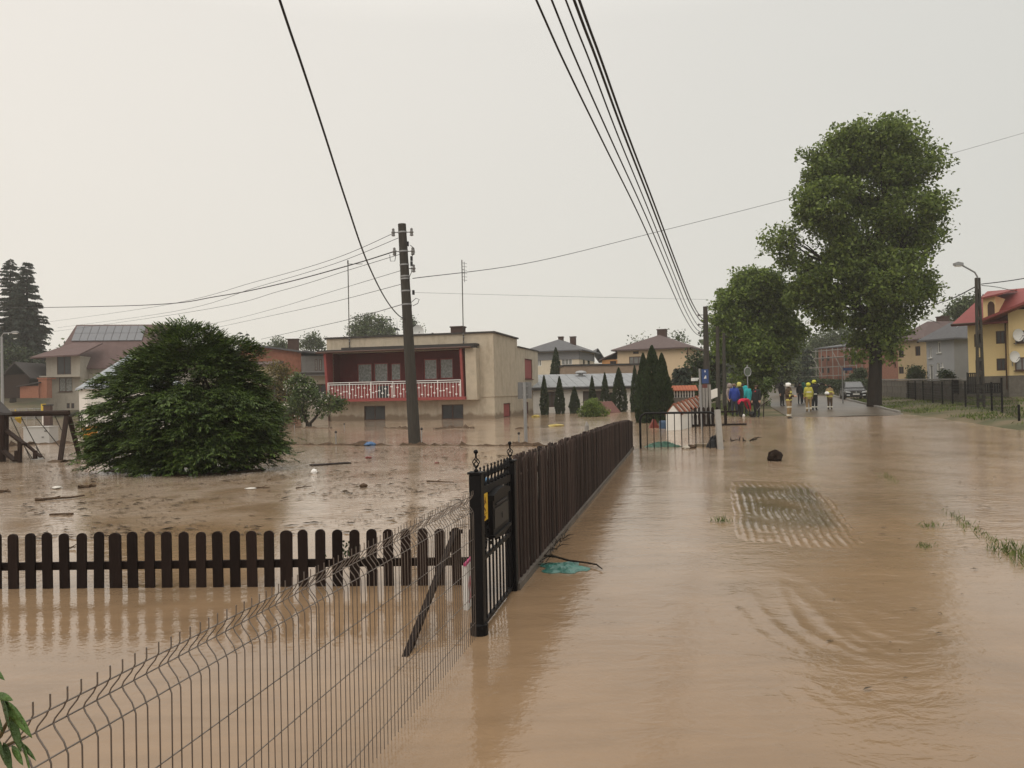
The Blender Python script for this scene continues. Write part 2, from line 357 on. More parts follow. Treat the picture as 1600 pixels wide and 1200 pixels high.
def watermat(name, base, rough, bump_s, extra=1.0, sheen_amt=1.0):
    m = bpy.data.materials.new(name); m.use_nodes = True; t = m.node_tree; n = t.nodes; l = t.links; b = n['Principled BSDF']
    b.inputs['IOR'].default_value = 1.33; b.inputs['Specular IOR Level'].default_value = 0.55
    co = n.new('ShaderNodeTexCoord')
    def noise(scale, detail=3, st=(1, 1, 1), dist=0.0, rgh=.55, rot=0):
        mp = n.new('ShaderNodeMapping'); mp.inputs['Scale'].default_value = st; mp.inputs['Rotation'].default_value = (0, 0, rot); l.new(co.outputs['Object'], mp.inputs[0])
        z = n.new('ShaderNodeTexNoise'); z.inputs['Scale'].default_value = scale; z.inputs['Detail'].default_value = detail; z.inputs['Distortion'].default_value = dist
        z.inputs['Roughness'].default_value = rgh
        l.new(mp.outputs[0], z.inputs['Vector']); return z.outputs[0]
    def rng(s, a, b_, c, d):
        r = n.new('ShaderNodeMapRange'); l.new(s, r.inputs[0]); r.inputs[1].default_value = a; r.inputs[2].default_value = b_; r.inputs[3].default_value = c; r.inputs[4].default_value = d; return r.outputs[0]
    def math_(op, a, b_):
        q = n.new('ShaderNodeMath'); q.operation = op
        for i, v in enumerate((a, b_)):
            if isinstance(v, (int, float)): q.inputs[i].default_value = v
            else: l.new(v, q.inputs[i])
        return q.outputs[0]
    # silt colour clouds
    c1 = noise(.38, 5, (1, .8, 1), .9); c2 = noise(2.2, 5, (1, .55, 1), .4)
    c3 = noise(1.7, 5, (.28, 2.0, 1), .7, .6, rot=.75)
    f = math_('ADD', math_('ADD', rng(c1, .35, .65, 0, .55), rng(c2, .3, .7, 0, .2)), rng(c3, .35, .65, 0, .35))
    mx_ = n.new('ShaderNodeMix'); mx_.data_type = 'RGBA'; l.new(f, mx_.inputs[0])
    mx_.inputs[6].default_value = (*[c * .74 for c in base], 1); mx_.inputs[7].default_value = (*[c * 1.12 for c in base], 1)
    # floating fine debris / scum specks, only in drifting patches of the yard
    sx = n.new('ShaderNodeSeparateXYZ'); l.new(co.outputs['Object'], sx.inputs[0])
    sp = noise(4.6, 5, (1, .9, 1), .6, .7); patch = noise(.40, 3, (1, .9, 1), .5)
    yj = math_('ADD', sx.outputs['Y'], rng(noise(.5, 2), .3, .7, -2, 2))
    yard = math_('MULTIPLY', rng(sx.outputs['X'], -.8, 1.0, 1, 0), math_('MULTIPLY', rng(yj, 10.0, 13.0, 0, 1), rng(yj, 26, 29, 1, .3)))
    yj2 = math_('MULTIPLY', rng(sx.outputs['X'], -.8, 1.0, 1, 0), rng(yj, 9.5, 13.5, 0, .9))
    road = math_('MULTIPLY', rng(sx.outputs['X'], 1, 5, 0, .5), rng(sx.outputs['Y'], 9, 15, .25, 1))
    area = math_('MAXIMUM', yard, road)
    msk = math_('MULTIPLY', rng(sp, .56, .63, 0, .75), math_('MULTIPLY', rng(patch, .42, .54, .05, 1), area))
    m3 = n.new('ShaderNodeMix'); m3.data_type = 'RGBA'; l.new(msk, m3.inputs[0]); l.new(mx_.outputs[2], m3.inputs[6]); m3.inputs[7].default_value = (.115, .082, .055, 1)
    # sky sheen painted as a paler base colour in the yard, road water lightened too
    pale_sheen = math_('MULTIPLY', math_('MAXIMUM', rng(math_('MULTIPLY', yj2, 1.0), 0, 1, 0, 1), math_('MULTIPLY', road, .8)), rng(noise(.9, 5, (1, .8, 1), .8), .32, .58, .15 * sheen_amt, sheen_amt))
    mf = n.new('ShaderNodeMix'); mf.data_type = 'RGBA'; l.new(pale_sheen, mf.inputs[0]); l.new(mx_.outputs[2], mf.inputs[6]); mf.inputs[7].default_value = (.43, .335, .255, 1); l.new(mf.outputs[2], m3.inputs[6])
    l.new(m3.outputs[2], b.inputs['Base Color'])
    l.new(rng(msk, 0, 1, .6, .10), b.inputs['Specular IOR Level'])
    # roughness: smooth sheets against finely broken surface
    rr = math_('ADD', rng(noise(.6, 3, (1, .5, 1), .8), .35, .65, rough, rough + .06), rng(sx.outputs['X'], -.5, 2.5, 0, .08))
    l.new(math_('MAXIMUM', rr, rng(msk, 0, 1, 0, .6)), b.inputs['Roughness'])
    # waves: several sizes; amplitude varies from place to place
    h1 = noise(.9, 2, (1, 1.3, 1), .7, rot=.5); h2 = noise(4.2, 3, (1, 1.5, 1), .9, rot=-.3); h3 = noise(6.5, 4, (1, 1.2, 1), .4)
    amp = rng(noise(.25, 2), .35, .65, .35, 1.0)
    chop = math_('MULTIPLY', rng(h3, 0, 1, 0, .014), math_('ADD', math_('MULTIPLY', math_('MAXIMUM', yard, math_('MULTIPLY', road, 1.6)), 1.1), .12))
    h = math_('ADD', math_('ADD', math_('MULTIPLY', h1, .022), math_('MULTIPLY', h2, rng(sx.outputs['X'], -.5, 2, .007, .018))), chop)
    h = math_('ADD', math_('MULTIPLY', h, amp), math_('MULTIPLY', noise(22, 2), .0030))
    bp = n.new('ShaderNodeBump'); bp.inputs['Strength'].default_value = bump_s; bp.inputs['Distance'].default_value = extra; l.new(h, bp.inputs['Height']); l.new(bp.outputs[0], b.inputs['Normal'])
    return m
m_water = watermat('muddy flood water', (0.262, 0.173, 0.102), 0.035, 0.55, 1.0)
wx = np.concatenate([np.arange(-150, -12, 3.0), np.arange(-12, .5, 0.75), np.arange(.5, 4.5, .03), np.arange(4.5, 45, 0.75)]); wy = np.concatenate([np.arange(-8, 3, 1.0), np.arange(3, 8.6, .03), np.arange(8.6, 20, 1.2), np.arange(20, 60, 0.75), np.arange(60, 98, 2.0)])
WX, WY = np.meshgrid(wx, wy); WZ = Wf(WX, WY)
arcs = [([(1138, 915), (1150, 950), (1174, 981), (1201, 1005), (1243, 1022)], .011), ([(1169, 921), (1191, 957), (1215, 984), (1267, 1017)], .012), ([(1215, 905), (1230, 945), (1249, 978), (1286, 1002), (1335, 1022), (1394, 1043)], .014), ([(1224, 905), (1284, 971), (1325, 1002), (1360, 1022), (1421, 1046)], .013), ([(1262, 935), (1287, 964), (1346, 998), (1411, 1029)], .011), ([(1320, 950), (1365, 985), (1420, 1005)], .008), ([(1355, 945), (1400, 966)], .007), ([(1249, 1074), (1270, 1095), (1298, 1112), (1325, 1120)], .010), ([(1215, 1080), (1235, 1110)], .008), ([(1170, 1066), (1192, 1096)], .008), ([(1110, 925), (1118, 965), (1140, 1010)], .006), ([(1265, 1060), (1300, 1085), (1340, 1115)], .006), ([(1425, 990), (1490, 970)], .006), ([(1440, 1020), (1500, 1000)], .005), ([(1190, 1140), (1215, 1185)], .006), ([(1250, 900), (1300, 935), (1345, 955)], .007)]
for pts, hgt in arcs:
    P_ = [gz(*p) for p in pts]; best = np.full(WX.shape, 9.0); par = np.zeros(WX.shape)
    for i in range(len(P_) - 1):
        ax, ay, bx, by = P_[i].x, P_[i].y, P_[i + 1].x, P_[i + 1].y; dx, dy = bx - ax, by - ay; t = np.clip(((WX - ax) * dx + (WY - ay) * dy) / (dx * dx + dy * dy), 0, 1)
        d_ = np.hypot(WX - ax - t * dx, WY - ay - t * dy); k = d_ < best; best = np.where(k, d_, best); par = np.where(k, (i + t) / (len(P_) - 1), par)
    WZ = WZ + hgt * .62 * np.exp(-(best / .045) ** 2) * np.sin(np.pi * np.clip(par, 0, 1)) ** .7 * (.7 + .3 * np.sin(par * 23)); nx = len(wx); ny = len(wy)
ii, jj = np.meshgrid(np.arange(nx - 1), np.arange(ny - 1)); a = (jj * nx + ii).ravel()
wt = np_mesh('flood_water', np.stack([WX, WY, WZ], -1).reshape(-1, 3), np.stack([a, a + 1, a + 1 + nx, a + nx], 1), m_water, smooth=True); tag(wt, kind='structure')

# rippled shallow water over the submerged driveway slab
m_shallow = watermat('shallow water over slab', (0.125, 0.09, 0.05), 0.05, 0.3, 1.0, sheen_amt=0.0)
P = [gz(1137, 748), gz(1280, 752), gz(1378, 866), gz(1146, 852)]
nu, nv = 110, 160; vs = np.zeros((nv, nu, 3))
for j in range(nv):
    v = j / (nv - 1)
    for i in range(nu):
        u = i / (nu - 1)
        p = P[0].lerp(P[1], u).lerp(P[3].lerp(P[2], u), v)
        fade = min(1, u / .08, (1 - u) / .07, v / .25, (1 - v) / .10); fade = max(0, fade); fade = fade * fade * (3 - 2 * fade)
        pn_ = Vector((p.x, p.y, 0)); n1 = mnoise.noise(pn_ * 1.1); n2 = mnoise.noise(Vector((p.x * 2.6, p.y * 1.2, 5))); n3 = mnoise.noise(Vector((p.x * 9, p.y * 4.5, 9)))
        ph = (u * 15.0 + .35 * n1 + .16 * n2 - .5 * v * (1 - u) + .12 * math.sin(v * 7 + u * 3)) * 2 * math.pi + 1.2 * v + .35 * math.sin(v * 9 + u * 5) + .15 * math.sin(v * 23)
        crest = (0.5 + 0.5 * math.sin(ph)) ** 1.7
        wob = .6 + .4 * math.sin(v * 15 + u * 21) * math.sin(v * 31 - u * 9)
        ed_ = max(0.0, min(1, u / .05, (1 - u) / .14, v / .07, (1 - v) / .09)); rag = .5 + .25 * math.sin(u * 31 + v * 17) + .25 * math.sin(u * 11 - v * 43)
        z = -.006 + .010 * min(1, ed_ * 1.0) + .006 * (n2 + .6 * n3) * (1 if ed_ < .9 else .4) + crest * fade * max(0.0, .008 + .013 * n2 + .006 * n3 + .004 * n1)
        vs[j, i] = (p.x, p.y, z)
a = (np.arange(nv - 1)[:, None] * nu + np.arange(nu - 1)[None, :]).ravel()
dw = tag(np_mesh('driveway_water', vs.reshape(-1, 3), np.stack([a, a + 1, a + 1 + nu, a + nu], 1), m_shallow, smooth=True), kind='structure')
uu, vv = np.meshgrid(np.linspace(0, 1, nu), np.linspace(0, 1, nv)); gn = np.array([[mnoise.noise(Vector((vs[j, i, 0] * 1.8, vs[j, i, 1] * 1.0, 3))) for i in range(nu)] for j in range(nv)]); fd = ss(.04, .16, uu + .04 * gn) * ss(.04, .26, 1 - uu + .10 * gn) * ss(.04, .24, vv + .08 * gn) * ss(.06, .30, 1 - vv + .10 * gn) * np.clip(.85 + .5 * gn, 0, 1)
dw.data.attributes.new('clearness', 'FLOAT', 'POINT').data.foreach_set('value', fd.ravel().astype(np.float32))
t_ = m_shallow.node_tree; an = t_.nodes.new('ShaderNodeAttribute'); an.attribute_name = 'clearness'; bs_ = t_.nodes['Principled BSDF']; oc = bs_.inputs['Base Color'].links[0].from_socket
mq = t_.nodes.new('ShaderNodeMix'); mq.data_type = 'RGBA'; t_.links.new(an.outputs['Fac'], mq.inputs[0]); mq.inputs[6].default_value = (0.262, 0.173, 0.102, 1); t_.links.new(oc, mq.inputs[7]); t_.links.new(mq.outputs[2], bs_.inputs['Base Color'])

# long low mud ridges that just break the surface in the flooded lane
def ridge(pts, wd, hgt, seed):
    rr = random.Random(seed); vs = []; q = []
    pp = []
    for k in range(len(pts) - 1):
        a_, b_ = Vector(pts[k]), Vector(pts[k + 1]); n_ = max(2, int((b_ - a_).length / .13))
        for i in range(n_): pp.append(a_.lerp(b_, i / n_))
    hk = 0.5
    for i, p in enumerate(pp):
        hk = .45 * hk + .55 * max(.12, min(1.3, rr.gauss(.42, .42)))
        ww = wd * (.5 + .7 * hk) * (1 + rr.uniform(-.3, .3)); off = rr.uniform(-.25, .25) * wd
        for (t, zz) in ((-1, -.06), (-.5, .55), (0, 1), (.5, .6), (1, -.06)):
            vs.append((p.x + rr.uniform(-.04, .04), p.y + off + t * ww, (zz * hgt * hk * (1 + rr.uniform(-.3, .3)) if zz > 0 else -.05) - .02))
    for i in range(len(pp) - 1):
        for k in range(4): q.append((i * 5 + k, i * 5 + k + 1, (i + 1) * 5 + k + 1, (i + 1) * 5 + k))
    o = np_mesh('mud_bank', vs, q, m_mud); return tag(o, kind='structure')
ridge([gz(444, 695), gz(560, 696), gz(690, 696), gz(870, 697)], .15, .17, 1)
ridge([gz(20, 697), gz(60, 694), gz(100, 693), gz(146, 692)], .40, .26, 2)
ridge([gz(462, 669), gz(520, 669)], .25, .16, 3)
ridge([gz(600, 669), gz(640, 670)], .25, .18, 4)
ridge([gz(676, 671), gz(705, 669), (gz(745, 669))], .3, .24, 5)
ridge([gz(800, 693), gz(822, 694), gz(850, 696)], .18, .2, 6)
ridge([gz(805, 670), gz(830, 669)], .2, .16, 7)
ridge([gz(78, 722), gz(100, 722), gz(128, 716)], .3, .1, 8)
ridge([gz(165, 736), gz(300, 741), gz(420, 735)], .5, .12, 9)
ridge([gz(1003, 701), gz(1020, 701)], .12, .08, 10)
ridge([gz(1440, 775), gz(1520, 776), gz(1600, 775), gz(1680, 776)], .05, .035, 12)

# ------------------------------------------------------------------ building helpers
def wall_grid(mb, P0, U, Nn, W, H, ops, depth=.14, m=0, mr=None):
    P0 = Vector(P0); U = Vector(U); Z = Vector((0, 0, 1)); Nn = Vector(Nn); mr = m if mr is None else mr
    us = sorted({0, W, *[max(0, min(W, o[0])) for o in ops], *[max(0, min(W, o[2])) for o in ops]})
    vs_ = sorted({0, H, *[max(0, min(H, o[1])) for o in ops], *[max(0, min(H, o[3])) for o in ops]})
    for i in range(len(us) - 1):
        for j in range(len(vs_) - 1):
            uc = (us[i] + us[i + 1]) / 2; vc = (vs_[j] + vs_[j + 1]) / 2
            if any(o[0] < uc < o[2] and o[1] < vc < o[3] for o in ops): continue
            q = [P0 + U * us[i] + Z * vs_[j], P0 + U * us[i + 1] + Z * vs_[j], P0 + U * us[i + 1] + Z * vs_[j + 1], P0 + U * us[i] + Z * vs_[j + 1]]
            mb.add(q, [(0, 1, 2, 3)], m)
    for o in ops:
        c = [(o[0], o[1]), (o[2], o[1]), (o[2], o[3]), (o[0], o[3])]
        for k in range(4):
            a_, b_ = c[k], c[(k + 1) % 4]
            q = [P0 + U * a_[0] + Z * a_[1], P0 + U * b_[0] + Z * b_[1]]
            mb.add([q[0], q[1], q[1] - Nn * depth, q[0] - Nn * depth], [(0, 1, 2, 3)], mr)

def window(root, P0, U, Nn, o, depth=.14, fm=None, gm=None, mull=1, trans=0, sill=None, name='window', fw=.07, curtain=None):
    """frame (with mullions) as part, pane as its child"""
    P0 = Vector(P0); U = Vector(U); Nn = Vector(Nn); Z = Vector((0, 0, 1))
    u0_, v0, u1, v1 = o; wd = u1 - u0_; hh = v1 - v0
    B = P0 + U * ((u0_ + u1) / 2) + Z * v0 - Nn * (depth - .05)
    rot = math.atan2(U.y, U.x)
    f = MB()                                              # local: x along wall, y inwards, z up
    f.box(-wd / 2, -.03, 0, -wd / 2 + fw, .03, hh); f.box(wd / 2 - fw, -.03, 0, wd / 2, .03, hh)
    f.box(-wd / 2 + fw, -.03, 0, wd / 2 - fw, .03, fw); f.box(-wd / 2 + fw, -.03, hh - fw, wd / 2 - fw, .03, hh)
    for k in range(mull):
        x = -wd / 2 + wd * (k + 1) / (mull + 1); f.box(x - fw / 2, -.032, fw, x + fw / 2, .028, hh - fw)
    for k in range(trans):
        z = hh * .68; f.box(-wd / 2 + fw, -.027, z - fw / 2, wd / 2 - fw, .024, z + fw / 2)
    fo = f.build(name, fm or m_brownframe, root, loc=B, rz=rot)
    g_ = MB(); g_.box(-wd / 2 + fw * .5, .005, fw * .5, wd / 2 - fw * .5, .02, hh - fw * .5); g_.build('pane', gm or m_darkwin, fo)
    if sill:
        s_ = MB(); s_.box(-wd / 2 - .08, -.20, -.06, wd / 2 + .08, -.02, -.005); s_.build('sill', sill, fo)
    if curtain:
        c_ = MB(); n_ = 14
        for k in range(n_):
            x0 = -wd / 2 + fw + (wd - 2 * fw) * k / n_; x1 = -wd / 2 + fw + (wd - 2 * fw) * (k + 1) / n_
            c_.add([(x0, -.001 + .004 * (k % 2), fw), (x1, -.001 + .004 * ((k + 1) % 2), fw), (x1, -.001 + .004 * ((k + 1) % 2), hh - fw), (x0, -.001 + .004 * (k % 2), hh - fw)], [(0, 1, 2, 3)])
        c_.build('curtain', curtain, fo)
    return fo

class House:
    def __init__(s, name, label, p0, p1, depth, h, wall, cat='house', group=None, z0=None):
        """p0, p1: ground points of the front corners (left, right)"""
        p0 = Vector(p0); p1 = Vector(p1); z = z0 if z0 is not None else 0.0
        p0.z = z; p1.z = z
        s.W = (p1 - p0).length; s.D = depth; s.h = h; s.wall = wall
        s.rz = math.atan2(p1.y - p0.y, p1.x - p0.x)
        s.root = thing(name, label, cat, p0, s.rz, group)
        s.mw = Matrix.Translation(p0) @ Matrix.Rotation(s.rz, 4, 'Z'); s.inv = s.mw.inverted()
        W, D = s.W, s.D
        s.sides = {'f': ((0, 0, 0), (1, 0, 0), (0, -1, 0), W), 'r': ((W, 0, 0), (0, 1, 0), (1, 0, 0), D),
                   'b': ((W, D, 0), (-1, 0, 0), (0, 1, 0), W), 'l': ((0, D, 0), (0, -1, 0), (-1, 0, 0), D)}
        s.ops = {k: [] for k in 'frbl'}; s.extra = MB()
    def hit(s, side, px, py):
        P0, U, Nn, W = s.sides[side]
        c = s.inv @ CAMP; d = s.inv.to_3x3() @ ray(px, py); P0 = Vector(P0); Nn = Vector(Nn); U = Vector(U)
        t = (P0 - c).dot(Nn) / d.dot(Nn); q = c + d * t - P0
        return q.dot(U), q.z
    def win(s, side, x0, y0, x1, y1, **k):
        xm, ym = (x0 + x1) / 2, (y0 + y1) / 2
        a_ = s.hit(side, x0, ym)[0]; b_ = s.hit(side, x1, ym)[0]; c_ = s.hit(side, xm, y1)[1]; d_ = s.hit(side, xm, y0)[1]
        return s.winuv(side, a_, c_, b_, d_, **k)
    def winuv(s, side, a_, c_, b_, d_, **k):
        W = s.sides[side][3]
        o = (max(.05, min(a_, b_)), max(.01, c_), min(W - .05, max(a_, b_)), min(s.h - .05, d_))
        s.ops[side].append((o, k)); return o
    def finish(s, gables=None, name='wall', base=None):
        mb = MB()
        for k in 'frbl':
            P0, U, Nn, W = s.sides[k]
            wall_grid(mb, P0, U, Nn, W, s.h, [o for o, _ in s.ops[k]])
        for tri in (gables or []): mb.add(tri, [tuple(range(len(tri)))])
        mb.v += []; 
        if s.extra.v: mb.add(s.extra.v, s.extra.f)
        wo = mb.build(name, s.wall, s.root)
        for k in 'frbl':
            P0, U, Nn, W = s.sides[k]
            for o, kw in s.ops[k]:
                if kw.get('open'): continue
                window(s.root, P0, U, Nn, o, **{a: b for a, b in kw.items() if a != 'open'})
        return wo
    def gable(s, rh, mat, over=.5, axis='x', t=.14, hipl=0.0):
        W, D, h = s.W, s.D, s.h; mb = MB(); e = over; sl = rh / ((D if axis == 'x' else W) / 2)
        if axis == 'x':
            R0 = (-e, D / 2, h + rh); R1 = (W + e, D / 2, h + rh); dz = sl * e
            mb.slab([(-e, -e, h - dz), (W + e, -e, h - dz), R1, R0], t); mb.slab([(W + e, D + e, h - dz), (-e, D + e, h - dz), R0, R1], t)
            tris = [[(0, 0, h), (0, D, h), (0, D / 2, h + rh - .05)], [(W, 0, h), (W, D, h), (W, D / 2, h + rh - .05)]]
        else:
            R0 = (W / 2, -e, h + rh); R1 = (W / 2, D + e, h + rh); dz = sl * e
            mb.slab([(-e, -e, h - dz), R0, R1, (-e, D + e, h - dz)], t); mb.slab([R0, (W + e, -e, h - dz), (W + e, D + e, h - dz), R1], t)
            tris = [[(0, 0, h), (W, 0, h), (W / 2, 0, h + rh - .05)], [(0, D, h), (W, D, h), (W / 2, D, h + rh - .05)]]
        return mb.build('roof', mat, s.root), tris
    def hip(s, rh, mat, over=.5, t=.14, ridge=None, h=None):
        W, D = s.W, s.D; h = s.h if h is None else h; e = over; mb = MB()
        r = ridge if ridge is not None else max(0.0, W - D)
        if W >= D: A = ((W - r) / 2, D / 2, h + rh); B = ((W + r) / 2, D / 2, h + rh)
        else:
            r = max(0.0, D - W); A = (W / 2, (D - r) / 2, h + rh); B = (W / 2, (D + r) / 2, h + rh)
        c = [(-e, -e, h), (W + e, -e, h), (W + e, D + e, h), (-e, D + e, h)]
        if W >= D: faces = [[c[0], c[1], B, A], [c[1], c[2], B], [c[2], c[3], A, B], [c[3], c[0], A]]
        else: faces = [[c[0], c[1], A], [c[1], c[2], B, A], [c[2], c[3], B], [c[3], c[0], A, B]]
        for f in faces:
            mb.slab([p for i, p in enumerate(f) if i == 0 or (Vector(p) - Vector(f[i - 1])).length > .01], t)
        return mb.build('roof', mat, s.root)
    def chimney(s, roof, x, y, z0, z1, w_=.7, d_=.6, mat=None, cap=True):
        mb = MB(); mb.box(x - w_ / 2, y - d_ / 2, z0, x + w_ / 2, y + d_ / 2, z1)
        if cap: mb.box(x - w_ / 2 - .06, y - d_ / 2 - .06, z1 + .002, x + w_ / 2 + .06, y + d_ / 2 + .06, z1 + .1)
        return mb.build('chimney', mat or m_chim, roof)

# ------------------------------------------------------------------ the balcony house
hL = at(512, 640, 59); hA = at(773, 640, 56)
BH = House('balcony_house', 'beige flat roofed house with a red loggia balcony standing in the flood', hL, hA, 15.3, 5.43, m_plaster)
W = BH.W; H0 = 6.05
lo = (0.49, 1.62, 10.61, 4.95)                                # loggia opening
BH.ops['f'].append((lo, {'open': 1}))
for (x0, y0, x1, y1) in ((569, 634, 602, 662), (690, 632, 724, 659)):
    BH.win('f', x0, y0, x1, y1, mull=1, gm=m_darkwin, fm=m_brownframe)
BH.win('r', 820, 561, 832, 592, mull=0, gm=m_redbal, fm=m_red, sill=m_red)
BH.win('r', 787, 630, 798, 656, mull=0, gm=m_redbal, fm=m_red)
BH.win('r', 819, 628, 826, 652, mull=0, gm=m_darkwin, fm=m_red)
# roof: high front part, lower rear part
BH.extra.box(0, 0, 5.43, W, 7.3, H0)
BH.finish()
rf = MB(); rf.box(-.12, -.12, H0 + .004, W + .12, 7.4, H0 + .12); rfo = rf.build('roof', m_felt, BH.root)
r2 = MB(); r2.box(-.10, 7.41, 5.434, W + .10, 15.4, 5.52)
r2.build('rear_roof', m_felt, rfo)
# recess lining
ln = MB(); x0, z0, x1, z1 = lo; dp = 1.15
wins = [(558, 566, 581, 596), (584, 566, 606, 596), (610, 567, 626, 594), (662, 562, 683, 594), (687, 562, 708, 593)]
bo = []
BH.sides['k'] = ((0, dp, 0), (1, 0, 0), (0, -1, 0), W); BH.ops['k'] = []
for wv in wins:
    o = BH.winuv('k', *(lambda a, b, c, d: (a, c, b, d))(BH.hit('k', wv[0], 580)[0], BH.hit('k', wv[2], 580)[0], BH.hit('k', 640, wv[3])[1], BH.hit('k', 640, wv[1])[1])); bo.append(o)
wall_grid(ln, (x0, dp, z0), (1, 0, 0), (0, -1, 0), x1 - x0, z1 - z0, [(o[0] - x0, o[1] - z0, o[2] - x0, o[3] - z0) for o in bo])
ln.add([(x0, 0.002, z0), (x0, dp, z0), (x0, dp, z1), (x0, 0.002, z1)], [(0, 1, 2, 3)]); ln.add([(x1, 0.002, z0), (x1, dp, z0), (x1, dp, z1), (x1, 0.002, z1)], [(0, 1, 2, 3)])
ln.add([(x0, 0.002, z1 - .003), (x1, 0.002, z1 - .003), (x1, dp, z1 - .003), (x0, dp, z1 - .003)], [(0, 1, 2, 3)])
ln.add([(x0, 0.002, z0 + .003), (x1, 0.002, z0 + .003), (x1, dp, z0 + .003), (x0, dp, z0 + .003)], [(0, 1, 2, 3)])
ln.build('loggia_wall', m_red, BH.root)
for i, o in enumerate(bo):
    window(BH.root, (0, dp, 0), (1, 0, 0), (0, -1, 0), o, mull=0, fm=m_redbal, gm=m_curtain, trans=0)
# slab, canopy, slanting side cheeks
sl_ = MB(); sl_.box(.35, -1.0, 1.40, 10.95, -.002, 1.62); slo = sl_.build('balcony_slab', m_redbal, BH.root)
cn_ = MB(); cn_.box(-.15, -1.25, 5.0, 11.6, -.002, 5.16); cn_.box(1.6, -.9, 5.163, 11.75, -.004, 5.32); cn_.build('canopy', m_felt, BH.root)
gt = MB(); gt.tube([(-.2, -1.33, 4.98), (11.5, -1.33, 5.03)], .07, 8); gt.build('gutter', m_brownframe, BH.root)
ck = MB()
ck.prism([(-1.15, 4.995), (-.003, 4.995), (-.003, 1.63), (-.75, 1.63)], .30, .48, 'x'); ck.build('cheek', m_redbal, BH.root)
ck = MB(); ck.prism([(-1.15, 4.995), (-.003, 4.995), (-.003, 1.63), (-.75, 1.63)], 10.62, 10.78, 'x'); ck.build('cheek', m_redbal, BH.root)
ck = MB(); ck.prism([(-.95, 4.99), (-.004, 4.99), (-.004, 1.38), (-.75, 1.38)], 10.963, 11.75, 'x'); ck.build('side_fin', m_plaster, BH.root)
# railing
rl = MB(); ry = -.93; zt, zb = 2.78, 1.58
for z in (zt, zt - .14): rl.tube([(.5, ry, z), (10.6, ry, z)], .028, 6)
rl.tube([(.5, ry, zb), (10.6, ry, zb)], .028, 6)
for k in range(7): rl.box(.5 + k * 1.68, ry - .025, zb - .1, .55 + k * 1.68, ry + .025, zt)
rlo = rl.build('railing', m_whitepaint, BH.root)
bmesh_b = MB(); bmesh_b.box(-.012, -.012, 0, .012, .012, zt - .14 - zb)
b0 = None; nb = 44
for k in range(nb):
    x = .62 + k * (9.9 / (nb - 1))
    if b0 is None: b0 = bmesh_b.build('baluster', m_whitepaint, rlo, loc=(x, ry, zb)); continue
    copy_obj(b0, rlo, (x, ry, zb))
orn = MB(); q0 = None
nd_ = 0
for k in range(nb):
    for s_ in (0, 1):
        tt = (k / (nb - 1) * 2) % 1.0; zz = abs(2 * tt - 1); zz = zz if s_ == 0 else 1 - zz
        if k % 2 == s_: continue
        orn = MB(); orn.cbox((.62 + k * (9.9 / (nb - 1)), ry - .02, zb + .15 + zz * .72), .14, .035, .085); orn.build('ornament', m_whitepaint, rlo)
pn = MB(); pn.box(.5, -.72, 1.63, 10.6, -.66, 2.55); pn.build('balcony_panel', m_redbal, BH.root)
dk = MB(); dk.box(4.35, -.80, 1.65, 5.15, -.725, 2.5); dk.build('balcony_door', m_darkwin, BH.root)
ld = MB(); ld.box(W + .001, .02, 1.56, W + .05, 15.28, 1.66); ld.box(11.8, -.05, 1.56, W + .05, -.001, 1.66); ld.build('ledge', m_plaster, BH.root)
dp_ = MB(); dp_.tube([(.15, -.1, 4.9), (.15, -.1, -.1)], .06, 8); dp_.build('downpipe', m_brownframe, BH.root)
# on the roof
ch = BH.chimney(rfo, 8.9, 4.2, H0 + .1, H0 + .82, .95, .8)
for (xx, hh) in ((6.9, .5), (7.9, .3)):
    pp = MB(); pp.tube([(xx, 4.0, H0), (xx, 4.0, H0 + hh)], .08, 8); pp.build('vent_pipe', m_felt, rfo)
def dish(root_loc, r_, label, parent_rot, arm=True):
    t = thing('satellite_dish', label, 'satellite dish', root_loc, parent_rot)
    d = MB(); n = 16; vs = []; fs = []
    for i in range(5):
        for k in range(n):
            a_ = 2 * math.pi * k / n; rr = r_ * i / 4
            vs.append((rr * math.cos(a_), .25 * r_ * (i / 4) ** 2 * -1 + .1, rr * math.sin(a_) + r_))
    for i in range(4):
        for k in range(n): fs.append((i * n + k, i * n + (k + 1) % n, (i + 1) * n + (k + 1) % n, (i + 1) * n + k))
    d.add(vs, fs); d.add([(v[0], v[1] + .03, v[2]) for v in vs], [tuple(reversed(f)) for f in fs]); d.build('reflector', m_whiteframe, t, smooth=True)
    s_ = MB(); s_.tube([(0, .12, r_), (0, .25, r_ * .6), (0, .25, -.25)], .03, 6); s_.tube([(0, -.1, .1), (0, -r_ * .9, r_ * .8)], .015, 5); s_.cbox((0, -r_ * .95, r_ * .82), .07, .12, .07); s_.build('bracket', m_galv, t)
    return t
dish(BH.mw @ Vector((6.0, 3.2, H0 + .1)), .48, 'white satellite dish on the flat roof of the balcony house', R(20))
